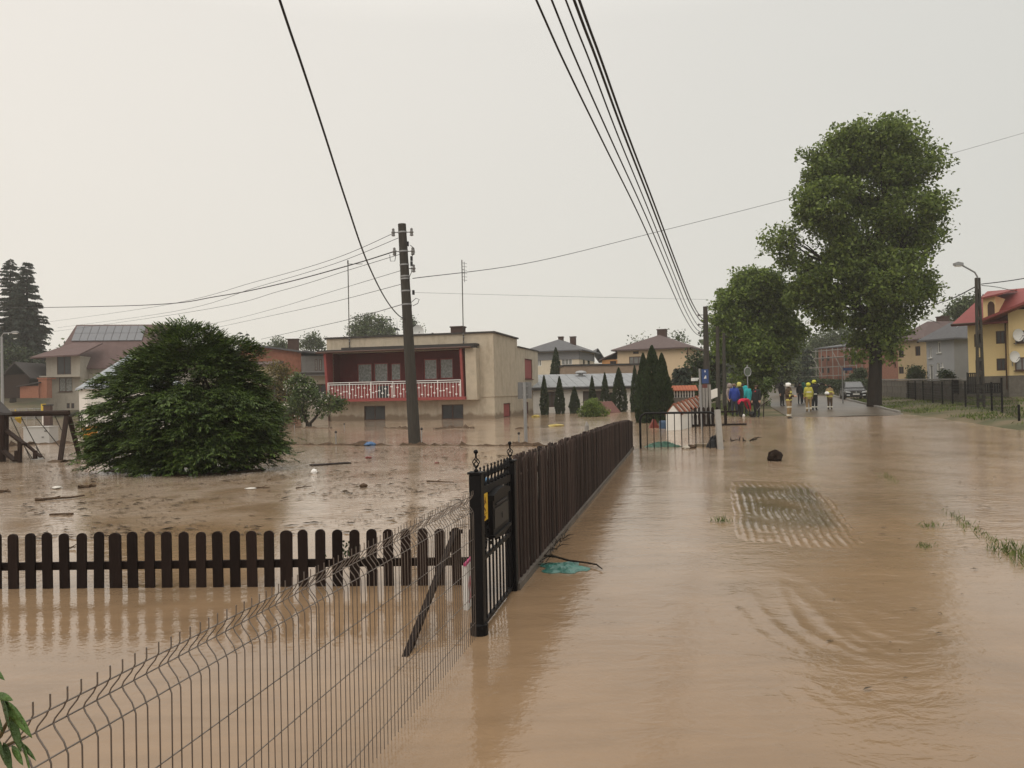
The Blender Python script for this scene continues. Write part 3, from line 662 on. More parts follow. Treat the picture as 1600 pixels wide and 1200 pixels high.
# aerial masts in front of the parapet
def mast(px, ytop, lab, yagi):
    u, _ = BH.hit('f', px, 540); P_ = BH.mw @ Vector((u, -.12, 0)); zt_ = zat(px, ytop, P_.y)
    t = thing('aerial_mast', lab, 'aerial', (P_.x, P_.y, 5.2), BH.rz)
    m_ = MB(); m_.tube([(0, 0, .02), (0, 0, zt_ - 5.2)], .035, 6); m_.build('pole', m_darkpole, t)
    c_ = MB(); [c_.box(-.05, -.03, z, .05, .09, z + .06) for z in (.25, .6, .8)]; c_.build('bracket', m_galv, t)
    a_ = MB()
    if yagi:
        for k in range(6): a_.tube([(.06, -.22, zt_ - 5.2 - .25 - k * .24), (.3, .22, zt_ - 5.2 - .25 - k * .24)], .012, 5)
        a_.tube([(.17, 0, zt_ - 5.35), (.17, 0, zt_ - 6.8)], .02, 5); a_.tube([(0, 0, zt_ - 5.9), (.17, 0, zt_ - 5.9)], .015, 5)
    else:
        a_.tube([(0, 0, zt_ - 5.22), (1.2, -.1, zt_ - 5.3)], .022, 6); a_.tube([(0, 0, zt_ - 5.2), (.0, 0, zt_ - 4.95)], .05, 6)
    a_.build('antenna', m_darkpole, t); return t
mast(547, 412, 'thin dark mast with a short side arm left above the balcony house', False)
mast(725, 406, 'tall dark mast with a small comb aerial above the balcony house', True)
# ------------------------------------------------------------------ other buildings, left to right
# maroon roofed house
Y = 92
h1 = House('farm_house', 'large grey house with a maroon roof carrying a row of solar panels', at(100, 640, 93), at(268, 640, 95), 10.0, zat(180, 566, 93) - .9, m_plaster2, z0=.9)
h1.win('f', 134, 592, 146, 610, gm=m_darkwin)
h1.finish()
rise = zat(190, 505, 97) - h1.h - .9
W1 = h1.W; mb = MB(); e = .6; D1 = 10.0
_xa = (h1.inv @ at(120, 507, 98)).x; _xb = (h1.inv @ at(262, 501, 99)).x; A_ = (_xa, 5.0, h1.h + rise); B_ = (_xb, 5.0, h1.h + rise); dz = rise / 5 * e
mb.slab([(_xa - 1.2, -e, h1.h - dz), (W1 + e, -e, h1.h - dz), B_, A_], .16); mb.slab([(W1 + e, D1 + e, h1.h - dz), (_xa - 1.2, D1 + e, h1.h - dz), A_, B_], .16); mb.slab([(_xa - 1.2, D1 + e, h1.h - dz), (_xa - 1.2, -e, h1.h - dz), A_], .16); mb.slab([(W1 + e, -e, h1.h - dz), (W1 + e, D1 + e, h1.h - dz), B_], .16)
rf1 = mb.build('roof', m_maroon, h1.root); h1.chimney(rf1, .6, 5.4, h1.h + .6, h1.h + rise * .55, .4, .4)
# solar panels lie on the front slope
nrm = Vector((0, -rise, 5.0)).normalized(); upd = Vector((0, 5.0, rise)).normalized(); p0 = None
slope_len = math.hypot(5, rise); _s0 = (h1.inv @ at(118, 514, 97)).x; pw = ((h1.inv @ at(222, 512, 97)).x - _s0) / 9; ph = slope_len * .2
sp = MB(); sp.box(0, 0, 0, pw - .05, ph - .05, .05)
tilt = math.atan2(rise, 5.0)
for i in range(9):
    for j in range(2):
        base = Vector((_s0 + i * pw, 5.0, h1.h + rise)) - upd * (.35 + (2 - j) * ph) + nrm * .10
        if p0 is None: p0 = sp.build('solar_panel', M('solar panel', (.12, .125, .14), .3, .1, 2, spec=.6), rf1)
        o = p0 if (i == 0 and j == 0) else copy_obj(p0, rf1)
        o.location = base; o.rotation_euler = (tilt, 0, 0)
h1.finish_wing = None
hw = House('house_wing', 'tmp', at(73, 640, 90.5), at(126, 640, 91), 4.0, zat(95, 556, 90.5) - .9, m_plaster2, z0=.9)
hw.win('f', 89, 556, 111, 585, gm=m_darkwin, mull=1, fm=m_brownframe)
hw.win('f', 92, 590, 113, 612, gm=m_curtain, mull=1, fm=m_brownframe, sill=m_brownframe)
hw.win('f', 104, 630, 109, 638, gm=m_darkwin, mull=0); hw.win('f', 111, 630, 116, 638, gm=m_darkwin, mull=0)
wo = hw.finish(name='wing_wall'); wl = MB(); wl.box(-.4, -1.0, 3.75, hw.W + .3, -.002, 3.9); wl.build('balcony_slab', m_plaster2, hw.root)
wr = MB(); hh = hw.h; wr.slab([(-1.2, -1.1, hh - .15), (hw.W + .3, -1.1, hh + .1), (hw.W + 1.3, 3.4, hh + 1.7), (1.6, 3.4, hh + 1.7)], .16); wr.slab([(-1.2, 4.4, hh - .15), (-1.2, -1.1, hh - .15), (1.6, 3.4, hh + 1.7)], .16)
wr.build('wing_roof', m_maroon, hw.root)
# the wing is part of the house: move its parts over
bpy.context.view_layer.update()
def merge_into(child_root, root):
    rel = root.matrix_world.inverted() @ child_root.matrix_world
    for c in list(child_root.children):
        mloc = c.matrix_local.copy(); c.parent = root; c.matrix_local = rel @ mloc
    bpy.data.objects.remove(child_root)
merge_into(hw.root, h1.root)

h2 = House('outbuilding', 'low white outbuilding with a pale metal roof half hidden behind the big bush', at(136, 640, 57), at(286, 640, 60.5), 6.5, zat(190, 604, 57), m_white)
h2.finish(); rf2 = h2.hip(zat(200, 552, 60.5) - h2.h, m_lightroof, .25, ridge=3.2)

h3 = House('brick_workshop', 'terracotta brick building with a long sloping grey roof and one dark chimney behind the bushes', at(376, 640, 73), at(472, 640, 74), 9.0, zat(470, 551, 74), M('terracotta brick', (.27, .11, .07), .9, .25, 3, .2, dirt=.3))
h3.finish(gables=[[(0, 0, h3.h), (h3.W, 0, h3.h), (0, 0, zat(380, 537, 73))], [(0, 9, h3.h), (h3.W, 9, h3.h), (0, 9, zat(380, 537, 73))]])
zl = zat(376, 536, 73); r4 = MB(); r4.slab([(-.5, -.4, zl + .1), (h3.W + .1, -.4, h3.h + .16), (h3.W + .1, 9.4, h3.h + .16), (-.5, 9.4, zl + .1)], .16); rf3 = r4.build('roof', m_slate, h3.root); u_ = h3.hit('f', 455, 545)[0]; h3.chimney(rf3, u_, 2.5, h3.h + .1, zat(455, 531, 76), 1.0, .9)
h3b = House('cream_extension', 'small cream extension with a dark eave below the terracotta brick wall', at(384, 640, 70), at(424, 640, 70), 2.5, zat(404, 569, 70), m_cream); h3b.finish(); r4 = MB(); r4.slab([(-.4, -.5, h3b.h), (h3b.W + .4, -.5, h3b.h), (h3b.W + .4, 2.6, h3b.h + .35), (-.4, 2.6, h3b.h + .35)], .22); r4.build('roof', m_purple, h3b.root)
h4 = House('annex_building', 'plain grey annex with two narrow windows next to the balcony house', at(473, 640, 72), at(534, 640, 73), 7.0, zat(500, 556, 72.5), M('dark grey render', (.13, .125, .12), .9, .15, 2, dirt=.3))
h4.win('f', 492, 561, 496, 579, mull=0, gm=m_curtain); h4.win('f', 499, 561, 503, 579, mull=0, gm=m_curtain)
h4.finish(); r4 = MB(); r4.slab([(.02, -.5, h4.h + .5), (h4.W + .3, -.5, h4.h + .05), (h4.W + .3, 7.4, h4.h + .05), (.02, 7.4, h4.h + .5)], .15); r4.build('roof', m_slate, h4.root)
h4b = House('lean_to_shed', 'small shed with a flat dark roof beside the left wall of the balcony house', at(470, 640, 61.5), at(516, 640, 62), 4.0, zat(490, 587, 61.5), m_plaster2)
h4b.win('f', 490, 600, 512, 622, mull=1, gm=m_darkwin)
h4b.finish(); r4 = MB(); r4.slab([(-.5, -.6, h4b.h + .25), (h4b.W + .5, -.6, h4b.h + .25), (h4b.W + .2, 4.2, h4b.h + .45), (-.5, 4.2, h4b.h + .45)], .2); r4.build('roof', m_felt, h4b.root)

# low garage building
h5 = House('garage_building', 'long low white garage building with a grey sheet roof behind the conifers', at(822, 645, 68.5), at(1012, 645, 69.5), 6.5, zat(920, 603, 69) + .0, m_white)
for (x0, y0, x1, y1) in ((855, 612, 870, 636), (911, 611, 942, 643)): h5.win('f', x0, y0, x1, y1, mull=1, gm=M('grey brown garage door', (.09, .075, .065), .6, .1), fm=m_brownframe)
h5.win('f', 952, 613, 960, 632, mull=0, gm=m_darkwin)
h5.finish(); rr = zat(920, 583, 73) - h5.h
npn = 14
for k in range(npn):
    x0 = -.4 + (h5.W + .8) * k / npn; x1 = -.4 + (h5.W + .8) * (k + 1) / npn - .03
    pm = MB(); pm.slab([(x0, -.5, h5.h - .02), (x1, -.5, h5.h - .02), (x1, 6.5, h5.h + rr), (x0, 6.5, h5.h + rr)], .08)
    pm.build('roof_sheet', m_fibre, h5.root)
fb = MB(); fb.box(-.4, -.46, h5.h - .3, h5.W + .4, -.36, h5.h - .09); fb.box(-.2, 6.42, 0, h5.W + .2, 6.52, h5.h + rr - .12); fb.build('fascia', m_felt, h5.root)
u_, _ = h5.hit('f', 921, 590); va = MB(); va.lathe([(.22, 0), (.22, .3), (.5, .34), (.55, .42), (.42, .56), (.12, .62)], (u_ + .2, 5.2, h5.h + rr * .72), 10); va.build('roof_ventilator', m_galv, h5.root)

h6 = House('flat_roofed_hall', 'brownish flat roofed hall whose parapet shows just above the garage roof', at(883, 645, 78), at(1006, 645, 78.5), 8, zat(940, 571, 78), M('brown render', (.30, .22, .16), .9, .12, 2, dirt=.3))
h6.finish(); r6 = MB(); r6.box(-.1, -.1, h6.h + .003, h6.W + .1, 8.1, h6.h + .16); r6.build('roof', m_felt, h6.root)

h7 = House('slate_roofed_house', 'cream house with a wide grey hip roof and two chimneys behind the garages', at(824, 620, 100), at(906, 620, 98), 9.5, zat(870, 548, 99), m_cream, z0=0)
h7.win('f', 838, 558, 846, 572, mull=1, gm=m_litewin, fm=m_whiteframe); h7.win('f', 877, 557, 894, 570, mull=2, gm=m_litewin, fm=m_whiteframe); h7.win('r', 911, 557, 914, 570, mull=0, gm=m_darkwin); h7.win('r', 918, 558, 922, 570, mull=0, gm=m_darkwin)
h7.finish(); rf7 = h7.hip(zat(868, 531, 103) - h7.h, m_slate, .7, ridge=4.0)
bnd = MB(); bnd.box(-.06, -.06, h7.h - 1.15, h7.W + .06, -.004, h7.h - .17); bnd.box(h7.W + .004, -.06, h7.h - 1.15, h7.W + .06, 9.4, h7.h - .17); bnd.build('fascia', M('grey fascia', (.20, .20, .21), .8, .1), h7.root)
zt_ = zat(868, 527, 103); h7.chimney(rf7, h7.W * .5, 4.6, zt_ - 1.4, zt_, .6, .6); h7.chimney(rf7, h7.W * .5 + 1.6, 4.6, zt_ - 1.4, zt_ - .05, .7, .6)

h8 = House('peach_house', 'peach coloured two storey house with a brown pyramid roof and one broad chimney', at(966, 620, 86), at(1075, 620, 83), 9.0, zat(1020, 545, 85), m_peach)
h8.win('f', 989, 549, 998, 553, mull=1, gm=m_darkwin); h8.win('f', 983, 557, 1004, 569, mull=2, gm=m_litewin, fm=m_brownframe)
h8.finish(); zt8 = zat(1026, 524, 88.5); rf8 = h8.hip(zt8 - h8.h, m_purple, .55, ridge=.8); h8.chimney(rf8, h8.W * .52, 4.5, zt8 - .7, zat(1026, 516, 88.5), .95, .8)
pp = MB(); pp.tube([(h8.W + .08, -.06, 0), (h8.W + .08, -.06, h8.h)], .06, 6); pp.build('downpipe', m_brownframe, h8.root)
cb = MB(); cb.box(-.03, -.03, 2.5, h8.W + .03, -.003, 2.6); cb.build('ledge', m_peach, h8.root)
h9 = House('orange_lean_to', 'small orange extension with a sloping roof left of the peach house', at(942, 620, 87), at(967, 620, 86.5), 6, zat(954, 562, 87), m_orange)
h9.win('f', 953, 564, 963, 569, mull=1, gm=m_darkwin); h9.finish()
r9 = MB(); r9.slab([(-.3, -.3, h9.h + .02), (h9.W, -.3, h9.h + .85), (h9.W, 6, h9.h + .85), (-.3, 6, h9.h + .02)], .14); r9.build('roof', m_purple, h9.root)
h10 = House('gabled_cottage', 'distant grey roofed gabled cottage between the cream and the peach house', at(921, 620, 125), at(950, 620, 125), 9, zat(935, 567, 125), m_white); h10.finish(); h10.gable(zat(935, 544, 125) - h10.h, m_slate, .4, axis='y')

# right hand side
h11 = House('brick_house', 'red brick house with scaffolding on its front at the far end of the street', at(1280, 600, 104), at(1352, 600, 96), 9, zat(1316, 541, 100) - 1.2, m_brick, z0=1.2)
for (x0, x1) in ((1283, 1287), (1292, 1296), (1318, 1324), (1332, 1338)):
    h11.win('f', x0, 556, x1, 564, mull=0, gm=m_darkwin); h11.win('f', x0, 575, x1, 583, mull=0, gm=m_darkwin)
h11.finish(); h11.hip(zat(1330, 532, 100) - h11.h - 1.2, m_slate, .4)
sc = thing('scaffolding', 'light steel scaffolding with braces standing before the red brick house', 'scaffolding', h11.mw @ Vector((0, -1.2, 0)), h11.rz)
s_ = MB(); 
for k in range(5):
    for yy in (0, .8): s_.tube([(k * h11.W / 4, yy, 0), (k * h11.W / 4, yy, h11.h - .2)], .05, 5)
s_.build('post', m_concrete, sc)
s_ = MB(); [s_.tube([(0, 0, z), (h11.W, 0, z)], .045, 5) for z in (2.0, 3.1, 4.3, 5.2)]; s_.tube([(0, 0, 5), (h11.W / 4, 0, 2)], .04, 5); s_.tube([(h11.W / 2, 0, 5), (h11.W * .75, 0, 2)], .04, 5); s_.build('rail', m_concrete, sc)
s_ = MB(); [s_.box(0, .05, z, h11.W, .75, z + .05) for z in (1.95, 4.2)]; s_.build('plank', m_concrete, sc)

h12 = House('brown_house', 'ochre house with a dark hip roof and a brick chimney left of the grey house', at(1404, 600, 84), at(1446, 600, 80), 10.0, zat(1425, 531, 82) - 1.0, M('ochre render', (.40, .30, .18), .9, .08, 1.5, dirt=.15), z0=1.0)
h12.win('f', 1430, 541, 1438, 556, mull=1, gm=m_darkwin); h12.win('f', 1404, 573, 1412, 584, mull=1, gm=m_darkwin); h12.win('f', 1432, 533, 1436, 536, mull=0, gm=m_darkwin); h12.win('f', 1404, 545, 1412, 559, mull=1, gm=m_darkwin)
h12.finish(); zt = zat(1465, 506, 86) - 1.0; rf12 = h12.hip(zt - h12.h, m_purple, .5); h12.chimney(rf12, h12.W * .3, 4.5, zt - 1.3, zt + .5, 1.0, .8); h12.chimney(rf12, h12.W * .9, 6.5, zt - 2.3, zt + .1, 1.0, .8)
h13 = House('grey_house', 'grey rendered house with small white framed windows between ochre and yellow houses', at(1449, 600, 72), at(1492, 600, 69.5), 5.0, zat(1470, 530, 71) - .95, m_greyblue, z0=.95)
for (x0, y0, x1, y1) in ((1452, 543, 1456, 559), (1465, 534, 1470, 551), (1464, 567, 1469, 585), (1471, 567, 1474, 574), (1452, 570, 1458, 596)): h13.win('f', x0, y0, x1, y1, mull=0, gm=m_litewin, fm=m_whiteframe, sill=m_whiteframe)
h13.finish(); rf13 = h13.hip(zat(1480, 508, 74) - h13.h - .95, m_slate, .5, ridge=1.0)
for k in range(3):
    g_ = MB(); g_.box(0, 0, 0, .07, 1.1, .05); g_.build('snow_guard', m_galv, rf13, loc=(h13.W * (.2 + .25 * k), .7, h13.h + .62)).rotation_euler = (.45, 0, 0)
bpy.context.view_layer.update()
dish(at(1502, 541, 70.5), .42, 'upper white satellite dish on the side of the grey house', R(-15)); dish(at(1502, 556, 70.4), .42, 'lower white satellite dish on the side of the grey house', R(-15))

# yellow house, bright red roof
zb = T(36, 60) - .1
h14 = House('yellow_house', 'bright yellow house with a red tiled roof and a stone base at the right edge', at(1514, 600, 60), at(1700, 600, 55), 10.0, zat(1540, 497, 59) - zb, m_yellow, z0=zb)
for (x0, y0, x1, y1) in ((1522, 522, 1534, 542), (1556, 517, 1570, 537), (1524, 563, 1534, 580), (1557, 560, 1571, 579), (1586, 515, 1603, 533), (1587, 558, 1606, 578)): h14.win('f', x0, y0, x1, y1, mull=1, gm=m_litewin if x0 > 1580 else m_darkwin, fm=m_brownframe)
pl_z = h14.hit('f', 1540, 588)[1]
h14.finish(); r14 = zat(1560, 455, 63.5) - zb - h14.h
mb = MB(); W4 = h14.W; hh = h14.h
A4 = (1.5, 5.0, hh + r14); B4 = (W4 + .5, 5, hh + r14)
mb.slab([(-.9, -.8, hh - .35), (W4 + .5, -.8, hh - .35), B4, (.3, 5, hh + r14)], .16); mb.slab([(W4 + .5, 10.8, hh - .35), (-.9, 10.8, hh - .35), (.3, 5, hh + r14), B4], .16); rf14 = mb.build('roof', m_redroof, h14.root)
gb = MB(); gb.add([(.005, 0, hh), (.005, 10, hh), (.005, 5, hh + r14 - .15)], [(0, 1, 2)]); gb.build('gable', m_felt, h14.root)
ch14 = h14.chimney(rf14, 5.2, 4.4, hh + r14 - 1, hh + r14 + .7, .8, .7)
# front wing with its own big red gable roof
u_, _ = h14.hit('f', 1580, 520); wgl = MB(); wall_h = hh + .6
wgl.box(u_, -.9, pl_z, W4 - .5, -.003, hh + .4)
wgo = wgl.build('bay_wall', m_yellow, h14.root)
wr = MB(); xr = u_ + 5.2; wr.slab([(u_ - 1.6, -2.2, hh - .25), (xr, -2.2, hh + r14 * .92), (xr, 4.4, hh + r14 * .92), (u_ - 1.6, 4.4, hh - .25)], .18); wr.slab([(xr, -2.2, hh + r14 * .92), (xr + 6.5, -2.2, hh - .25), (xr + 6.5, 4.4, hh - .25), (xr, 4.4, hh + r14 * .92)], .18)
wr.build('bay_roof', m_redroof, h14.root)
gg = MB(); gg.add([(u_ - .2, -.9, hh + .401), (xr * 2 - u_ + .2, -.9, hh + .401), (xr, -.9, hh + r14 * .85)], [(0, 1, 2)]); gg.build('bay_gable', m_felt, h14.root)
for (x0, y0, x1, y1) in ((1587, 516, 1608, 536), (1587, 558, 1608, 579)):
    def hb(px, py):
        c = h14.inv @ CAMP; d = h14.inv.to_3x3() @ ray(px, py); t = (-.9 - c.y) / d.y; return c + d * t
    a_, b_ = hb(x0, y1), hb(x1, y0)
    window(h14.root, (0, -.9, 0), (1, 0, 0), (0, -1, 0), (a_.x, a_.z, b_.x, b_.z), depth=-.02, fm=m_brownframe, gm=m_litewin, sill=m_brownframe)
# dormer strip with arched window
ud, _ = h14.hit('f', 1537, 490); ue, _ = h14.hit('f', 1556, 490)
dm = MB(); dm.box(ud, -.12, hh - .4, ue, 3.2, hh + 1.6); dmo = dm.build('dormer', m_yellow, h14.root)
dr = MB(); dr.slab([(ud - .15, -.5, hh + 1.5), (ue + .6, -.5, hh + 1.75), (ue + .6, 4.3, hh + r14 - .1), (ud - .15, 4.3, hh + r14 - .1)], .12); dr.build('dormer_roof', m_redroof, dmo)
aw = MB(); aw.prism([(ud + .3, hh + .1), (ud + .75, hh + .1), (ud + .75, hh + .95), (ud + .66, hh + 1.15), (ud + .52, hh + 1.22), (ud + .38, hh + 1.15), (ud + .3, hh + .95)], -.16, -.122, 'y'); aw.build('arched_window', m_brownframe, dmo)
pl = MB(); pl.box(-.08, -.08, 0, W4 + .08, -.002, pl_z); pl.box(-.08, -.003, 0, -.002, 10, pl_z); pl.box(u_ - .05, -.98, 0, W4 - .45, -.081, pl_z); pl.build('stone_base', m_stone, h14.root)
gt = MB(); gt.tube([(-.9, -.9, hh - .38), (u_ - 1.6, -.9, hh - .38)], .08, 8); gt.tube([(u_ - .35, -.08, hh - .3), (u_ - .35, -.08, pl_z - 1)], .05, 6); gt.build('gutter', m_brownframe, h14.root)
bpy.context.view_layer.update()
dish(h14.mw @ Vector((u_ + .7, -1.35, hh - 1.9)), .45, 'upper of the two white dishes on the yellow house', R(10)); dish(h14.mw @ Vector((u_ + .45, -1.35, hh - 3.4)), .42, 'lower of the two white dishes on the yellow house', R(10))

# stone garden wall behind the mesh fence, built of courses
sw = thing('garden_wall', 'grey stone garden wall with a pale coping behind the black mesh fence', 'wall', (0, 0, 0))
wp = [at(1376, 600, 72), at(1440, 600, 60), at(1508, 600, 52.5)]
prev_stone = None
for k in range(2):
    a_, b_ = wp[k], wp[k + 1]; ln_ = math.hypot(b_.x - a_.x, b_.y - a_.y); rz_ = math.atan2(b_.y - a_.y, b_.x - a_.x); n_ = int(ln_ / .85)
    for i in range(n_):
        for j in range(3):
            t = (i + .5 * (j % 2) * .5) / n_; x = a_.x + (b_.x - a_.x) * t; y = a_.y + (b_.y - a_.y) * t
            if prev_stone is None:
                s_ = MB(); s_.box(0, -.16, 0, .83, .16, .49); prev_stone = s_.build('stone_block', m_stone, sw); o = prev_stone
            else: o = copy_obj(prev_stone, sw)
            o.location = (x + random.uniform(-.01, .01), y + random.uniform(-.02, .02), T(x, y) - .1 + j * .51); o.rotation_euler = (0, 0, rz_)
    c_ = MB(); c_.bar((a_.x, a_.y, T(a_.x, a_.y) + 1.5), (b_.x, b_.y, T(b_.x, b_.y) + 1.5), .44, .1); c_.build('coping', m_concrete, sw)
def gatepanel(x0, x1, y0, y1, Y, lab):
    a_ = at(x0, y1, Y); b_ = at(x1, y1, Y - .4); t = thing('yard_gate', lab, 'gate', a_, math.atan2(b_.y - a_.y, b_.x - a_.x)); wd = math.hypot(b_.x - a_.x, b_.y - a_.y); hg = zat(x0, y0, Y) - a_.z
    f = MB(); f.box(0, -.04, 0, .07, .04, hg); f.box(wd - .07, -.04, 0, wd, .04, hg); f.box(.07, -.035, .05, wd - .07, .035, .12); f.box(.07, -.035, hg - .1, wd - .07, .035, hg - .03); f.build('frame', m_black, t)
    n_ = max(4, int(wd / .13))
    b = MB(); b.box(0, -.02, .122, .09, .02, hg - .102); b0_ = None
    for k in range(n_):
        x = .08 + (wd - .25) * k / (n_ - 1)
        if b0_ is None: b0_ = b.build('board', m_black, t, loc=(x, 0, 0))
        else: copy_obj(b0_, t, (x, 0, 0))
gatepanel(1488, 1499, 593, 616, 53.5, 'narrow black board gate in the gap of the stone garden wall')
gatepanel(1511, 1534, 582, 616, 52, 'tall dark board gate between the stone wall and the yellow house')
gatepanel(1536, 1566, 598, 616, 50, 'low black railing gate in front of the yellow house')

# left background: shed, brick wall, lamp
sh = House('dark_shed', 'dark timber shed on the grassy bank below the tall spruces', at(6, 600, 88), at(46, 600, 88), 5, 2.6, m_playwood, cat='shed', z0=zat(26, 622, 88)); sh.finish(); sh.gable(1.4, m_felt, .4, axis='y')
bw = House('brick_outhouse', 'low orange brick outhouse beside the maroon roofed house', at(31, 600, 87), at(60, 600, 87), 1.0, zat(45, 603, 87) - zat(45, 622, 87), M('orange brick', (.27, .115, .07), .9, .2, 6), cat='shed', z0=zat(45, 622, 87)); bw.finish(); r_ = MB(); r_.slab([(-.2, -.3, bw.h + .02), (bw.W + .2, -.3, bw.h + .42), (bw.W + .2, 1.7, bw.h + .42), (-.2, 1.7, bw.h + .02)], .12); r_.build('roof', m_felt, bw.root)
bw2 = House('brick_annex', 'taller orange brick annex between outhouse and maroon roofed house', at(60, 600, 87.2), at(73, 600, 87.2), 1.0, zat(68, 592, 87) - zat(68, 622, 87), MATS['orange brick'], cat='shed', z0=zat(68, 622, 87)); bw2.finish(); r_ = MB(); r_.box(-.1, -.1, bw2.h + .002, bw2.W + .1, 1.6, bw2.h + .14); r_.build('roof', MATS['orange brick'], bw2.root)

def street_lamp(px, ybase, ytop, Y, hx, hy, lab, mat, r_=.09, lattice=False):
    b_ = at(px, ybase, Y); hgt = zat(px, ytop, Y) - b_.z; t = thing('street_lamp', lab, 'street lamp', b_)
    h_ = at(hx, hy, Y) - b_
    p = MB()
    if lattice:
        w_ = .17
        p.bar((-w_, 0, -.2), (-.07, 0, hgt), .10, .14, upv=(0, 1, 0)); p.bar((w_, 0, -.2), (.07, 0, hgt), .10, .14, upv=(0, 1, 0))
        for k in range(9):
            z = .5 + k * (hgt - .6) / 9; ww = w_ + (.07 - w_) * z / hgt; p.box(-ww, -.05, z, ww, .05, z + .22)
    else: p.tube([(0, 0, -.3), (0, 0, hgt)], [r_, r_ * .7], 10)
    p.build('pole', mat, t)
    a = MB(); a.tube([(0, 0, hgt - .6), (0, 0, hgt + .05), (h_.x * .12, 0, hgt + .3), (h_.x * .75, 0, h_.z)], .045, 7); a.build('arm', m_galv, t)
    l = MB(); l.prism([(h_.x * .7, h_.z - .05), (h_.x * .7, h_.z + .1), (h_.x * .95, h_.z + .16), (h_.x * 1.1, h_.z + .1), (h_.x * 1.1, h_.z - .02)], -.12, .12, 'y'); l.build('lamp_head', m_galv, t)
    g_ = MB(); g_.box(min(h_.x * .76, h_.x * 1.05), -.09, h_.z - .09, max(h_.x * .76, h_.x * 1.05), .09, h_.z - .035); g_.build('lamp_glass', m_whiteframe, t)
    return t
street_lamp(4, 640, 526, 70, 26, 520, 'plain grey street lamp at the left edge of the photo', m_galv, .14)
street_lamp(1533, 643, 434, 43, 1494, 414, 'concrete lattice lamp post on the verge before the yellow house', m_darkpole, lattice=True)

# ------------------------------------------------------------------ utility poles
pb = gz(648, 694, 0); pt = at(628, 350, pb.y)
UPOLE = thing('utility_pole', 'tall leaning dark round utility pole in front of the balcony house', 'utility pole', pb)
d = pt - pb; p = MB(); p.tube([d * -.05, d * .5, d], [.225, .185, .145], 14); p.build('pole', m_darkpole, UPOLE, smooth=False)
def ppt(px, py): return at(px, py, pb.y)
for (py, k) in ((363, 1), (393, 2), (420, 3)):
    for sx_ in (-1, 1):
        f_ = (694 - py) / 344; c = d * f_; i_ = MB(); 
        i_.tube([c, c + Vector((sx_ * .3, 0, 0))], .018, 6); i_.lathe([(.03, -.14), (.07, -.12), (.05, -.05), (.075, 0), (.045, .06), (.05, .12), (.02, .15)], c + Vector((sx_ * .33, 0, 0)), 8)
        if not (k == 3 and sx_ < 0): i_.build('insulator', m_ceram, UPOLE)
for py in (363, 393, 414, 432, 436, 455, 476):
    f_ = (694 - py) / 344; c = d * f_; rr = .225 + (.145 - .225) * f_ + .012; bd = MB(); bd.tube([c - d.normalized() * .025, c + d.normalized() * .025], rr, 14); bd.build('steel_band', m_galv, UPOLE)
def loopp(pts):
    lp = MB(); lp.tube([at(x, y, pb.y - .18) - pb for x, y in pts], .012, 5); lp.build('jumper_wire', m_cable, UPOLE)
loopp([(641, 383), (647, 388), (648, 395), (643, 401)]); loopp([(642, 473), (650, 466), (655, 468), (653, 474), (645, 478)]); loopp([(609, 398), (610, 408), (617, 408), (619, 395)]); loopp([(637, 440), (643, 425), (642, 410)])
cp = MB()
for (px, py) in ((643, 404), (643, 412), (646, 457), (637, 381)): cp.cbox(at(px, py, pb.y) - pb, .08, .1, .16)
cp.build('clamp', m_cable, UPOLE)

p2b = gz(1106, 662, 0.05) ; p2b = at(1106, 662, 38.5); p2b.z = 0.0
p2t = at(1102, 479, 38.5); P2 = thing('utility_pole', 'dark utility pole with a broad concrete foot beside the blue bus stop sign', 'utility pole', p2b)
d2 = p2t - p2b; p = MB(); p.tube([d2 * -.03, d2], [.19, .11], 12); p.build('pole', m_darkpole, P2)
f2 = MB()
for k in range(4): f2.cbox((-.30 + k * .15 - .06, -.12 + .01 * k, .95), .12, .14, 2.1)
f2.build('foot_beams', m_concrete, P2)
i2 = MB(); 
for zf in (.93, .85, .78): i2.tube([d2 * zf + Vector((-.35, 0, 0)), d2 * zf + Vector((.2, 0, 0))], .02, 6); i2.ball(d2 * zf + Vector((-.33, 0, 0)), .06)
i2.build('insulator', m_ceram, P2)
for (px, yb, yt, Y, lab) in ((1122, 628, 510, 49, 'slim dark wooden post left of the bystanders, nearer of two'), (1132, 625, 520, 56, 'slim dark wooden post under the round chestnut, farther of two')):
    b_ = at(px, yb, Y); b_.z = T(b_.x, b_.y) - .05; t_ = at(px - 1, yt, Y); t = thing('wooden_post', lab, 'post', b_); p = MB(); p.tube([(0, 0, 0), t_ - b_], [.15, .10], 9); p.build('pole', m_darkpole, t)
    c = MB(); c.tube([t_ - b_ + Vector((-.25, 0, -.3)), t_ - b_ + Vector((.25, 0, -.3))], .03, 5); c.build('crossarm', m_darkpole, t)

# ------------------------------------------------------------------ wires
def cable(name, lab, pts, r_, cat='cable', grp=None, dense=8):
    # smooth through the points (Catmull-Rom)
    P = [Vector(p) for p in pts]; q = []
    for i in range(len(P) - 1):
        a_, b_, c_, d_ = P[max(i - 1, 0)], P[i], P[i + 1], P[min(i + 2, len(P) - 1)]
        for k in range(dense):
            t = k / dense; q.append(.5 * ((2 * b_) + (c_ - a_) * t + (2 * a_ - 5 * b_ + 4 * c_ - d_) * t * t + (3 * b_ - a_ - 3 * c_ + d_) * t ** 3))
    q.append(P[-1]); m_ = MB(); m_.tube(q, r_, 6); return tag(m_.build(name, m_cable), lab, cat, grp)
def in_plane(P0, m, pix):
    """points where the pixel rays meet the vertical plane through P0 with slope dX/dY = m"""
    o = []
    for (px, py) in pix:
        dd = ray(px, py); t = (P0.x - m * P0.y) / (dd.x - m * dd.y); o.append(CAMP + dd * t)
    return o
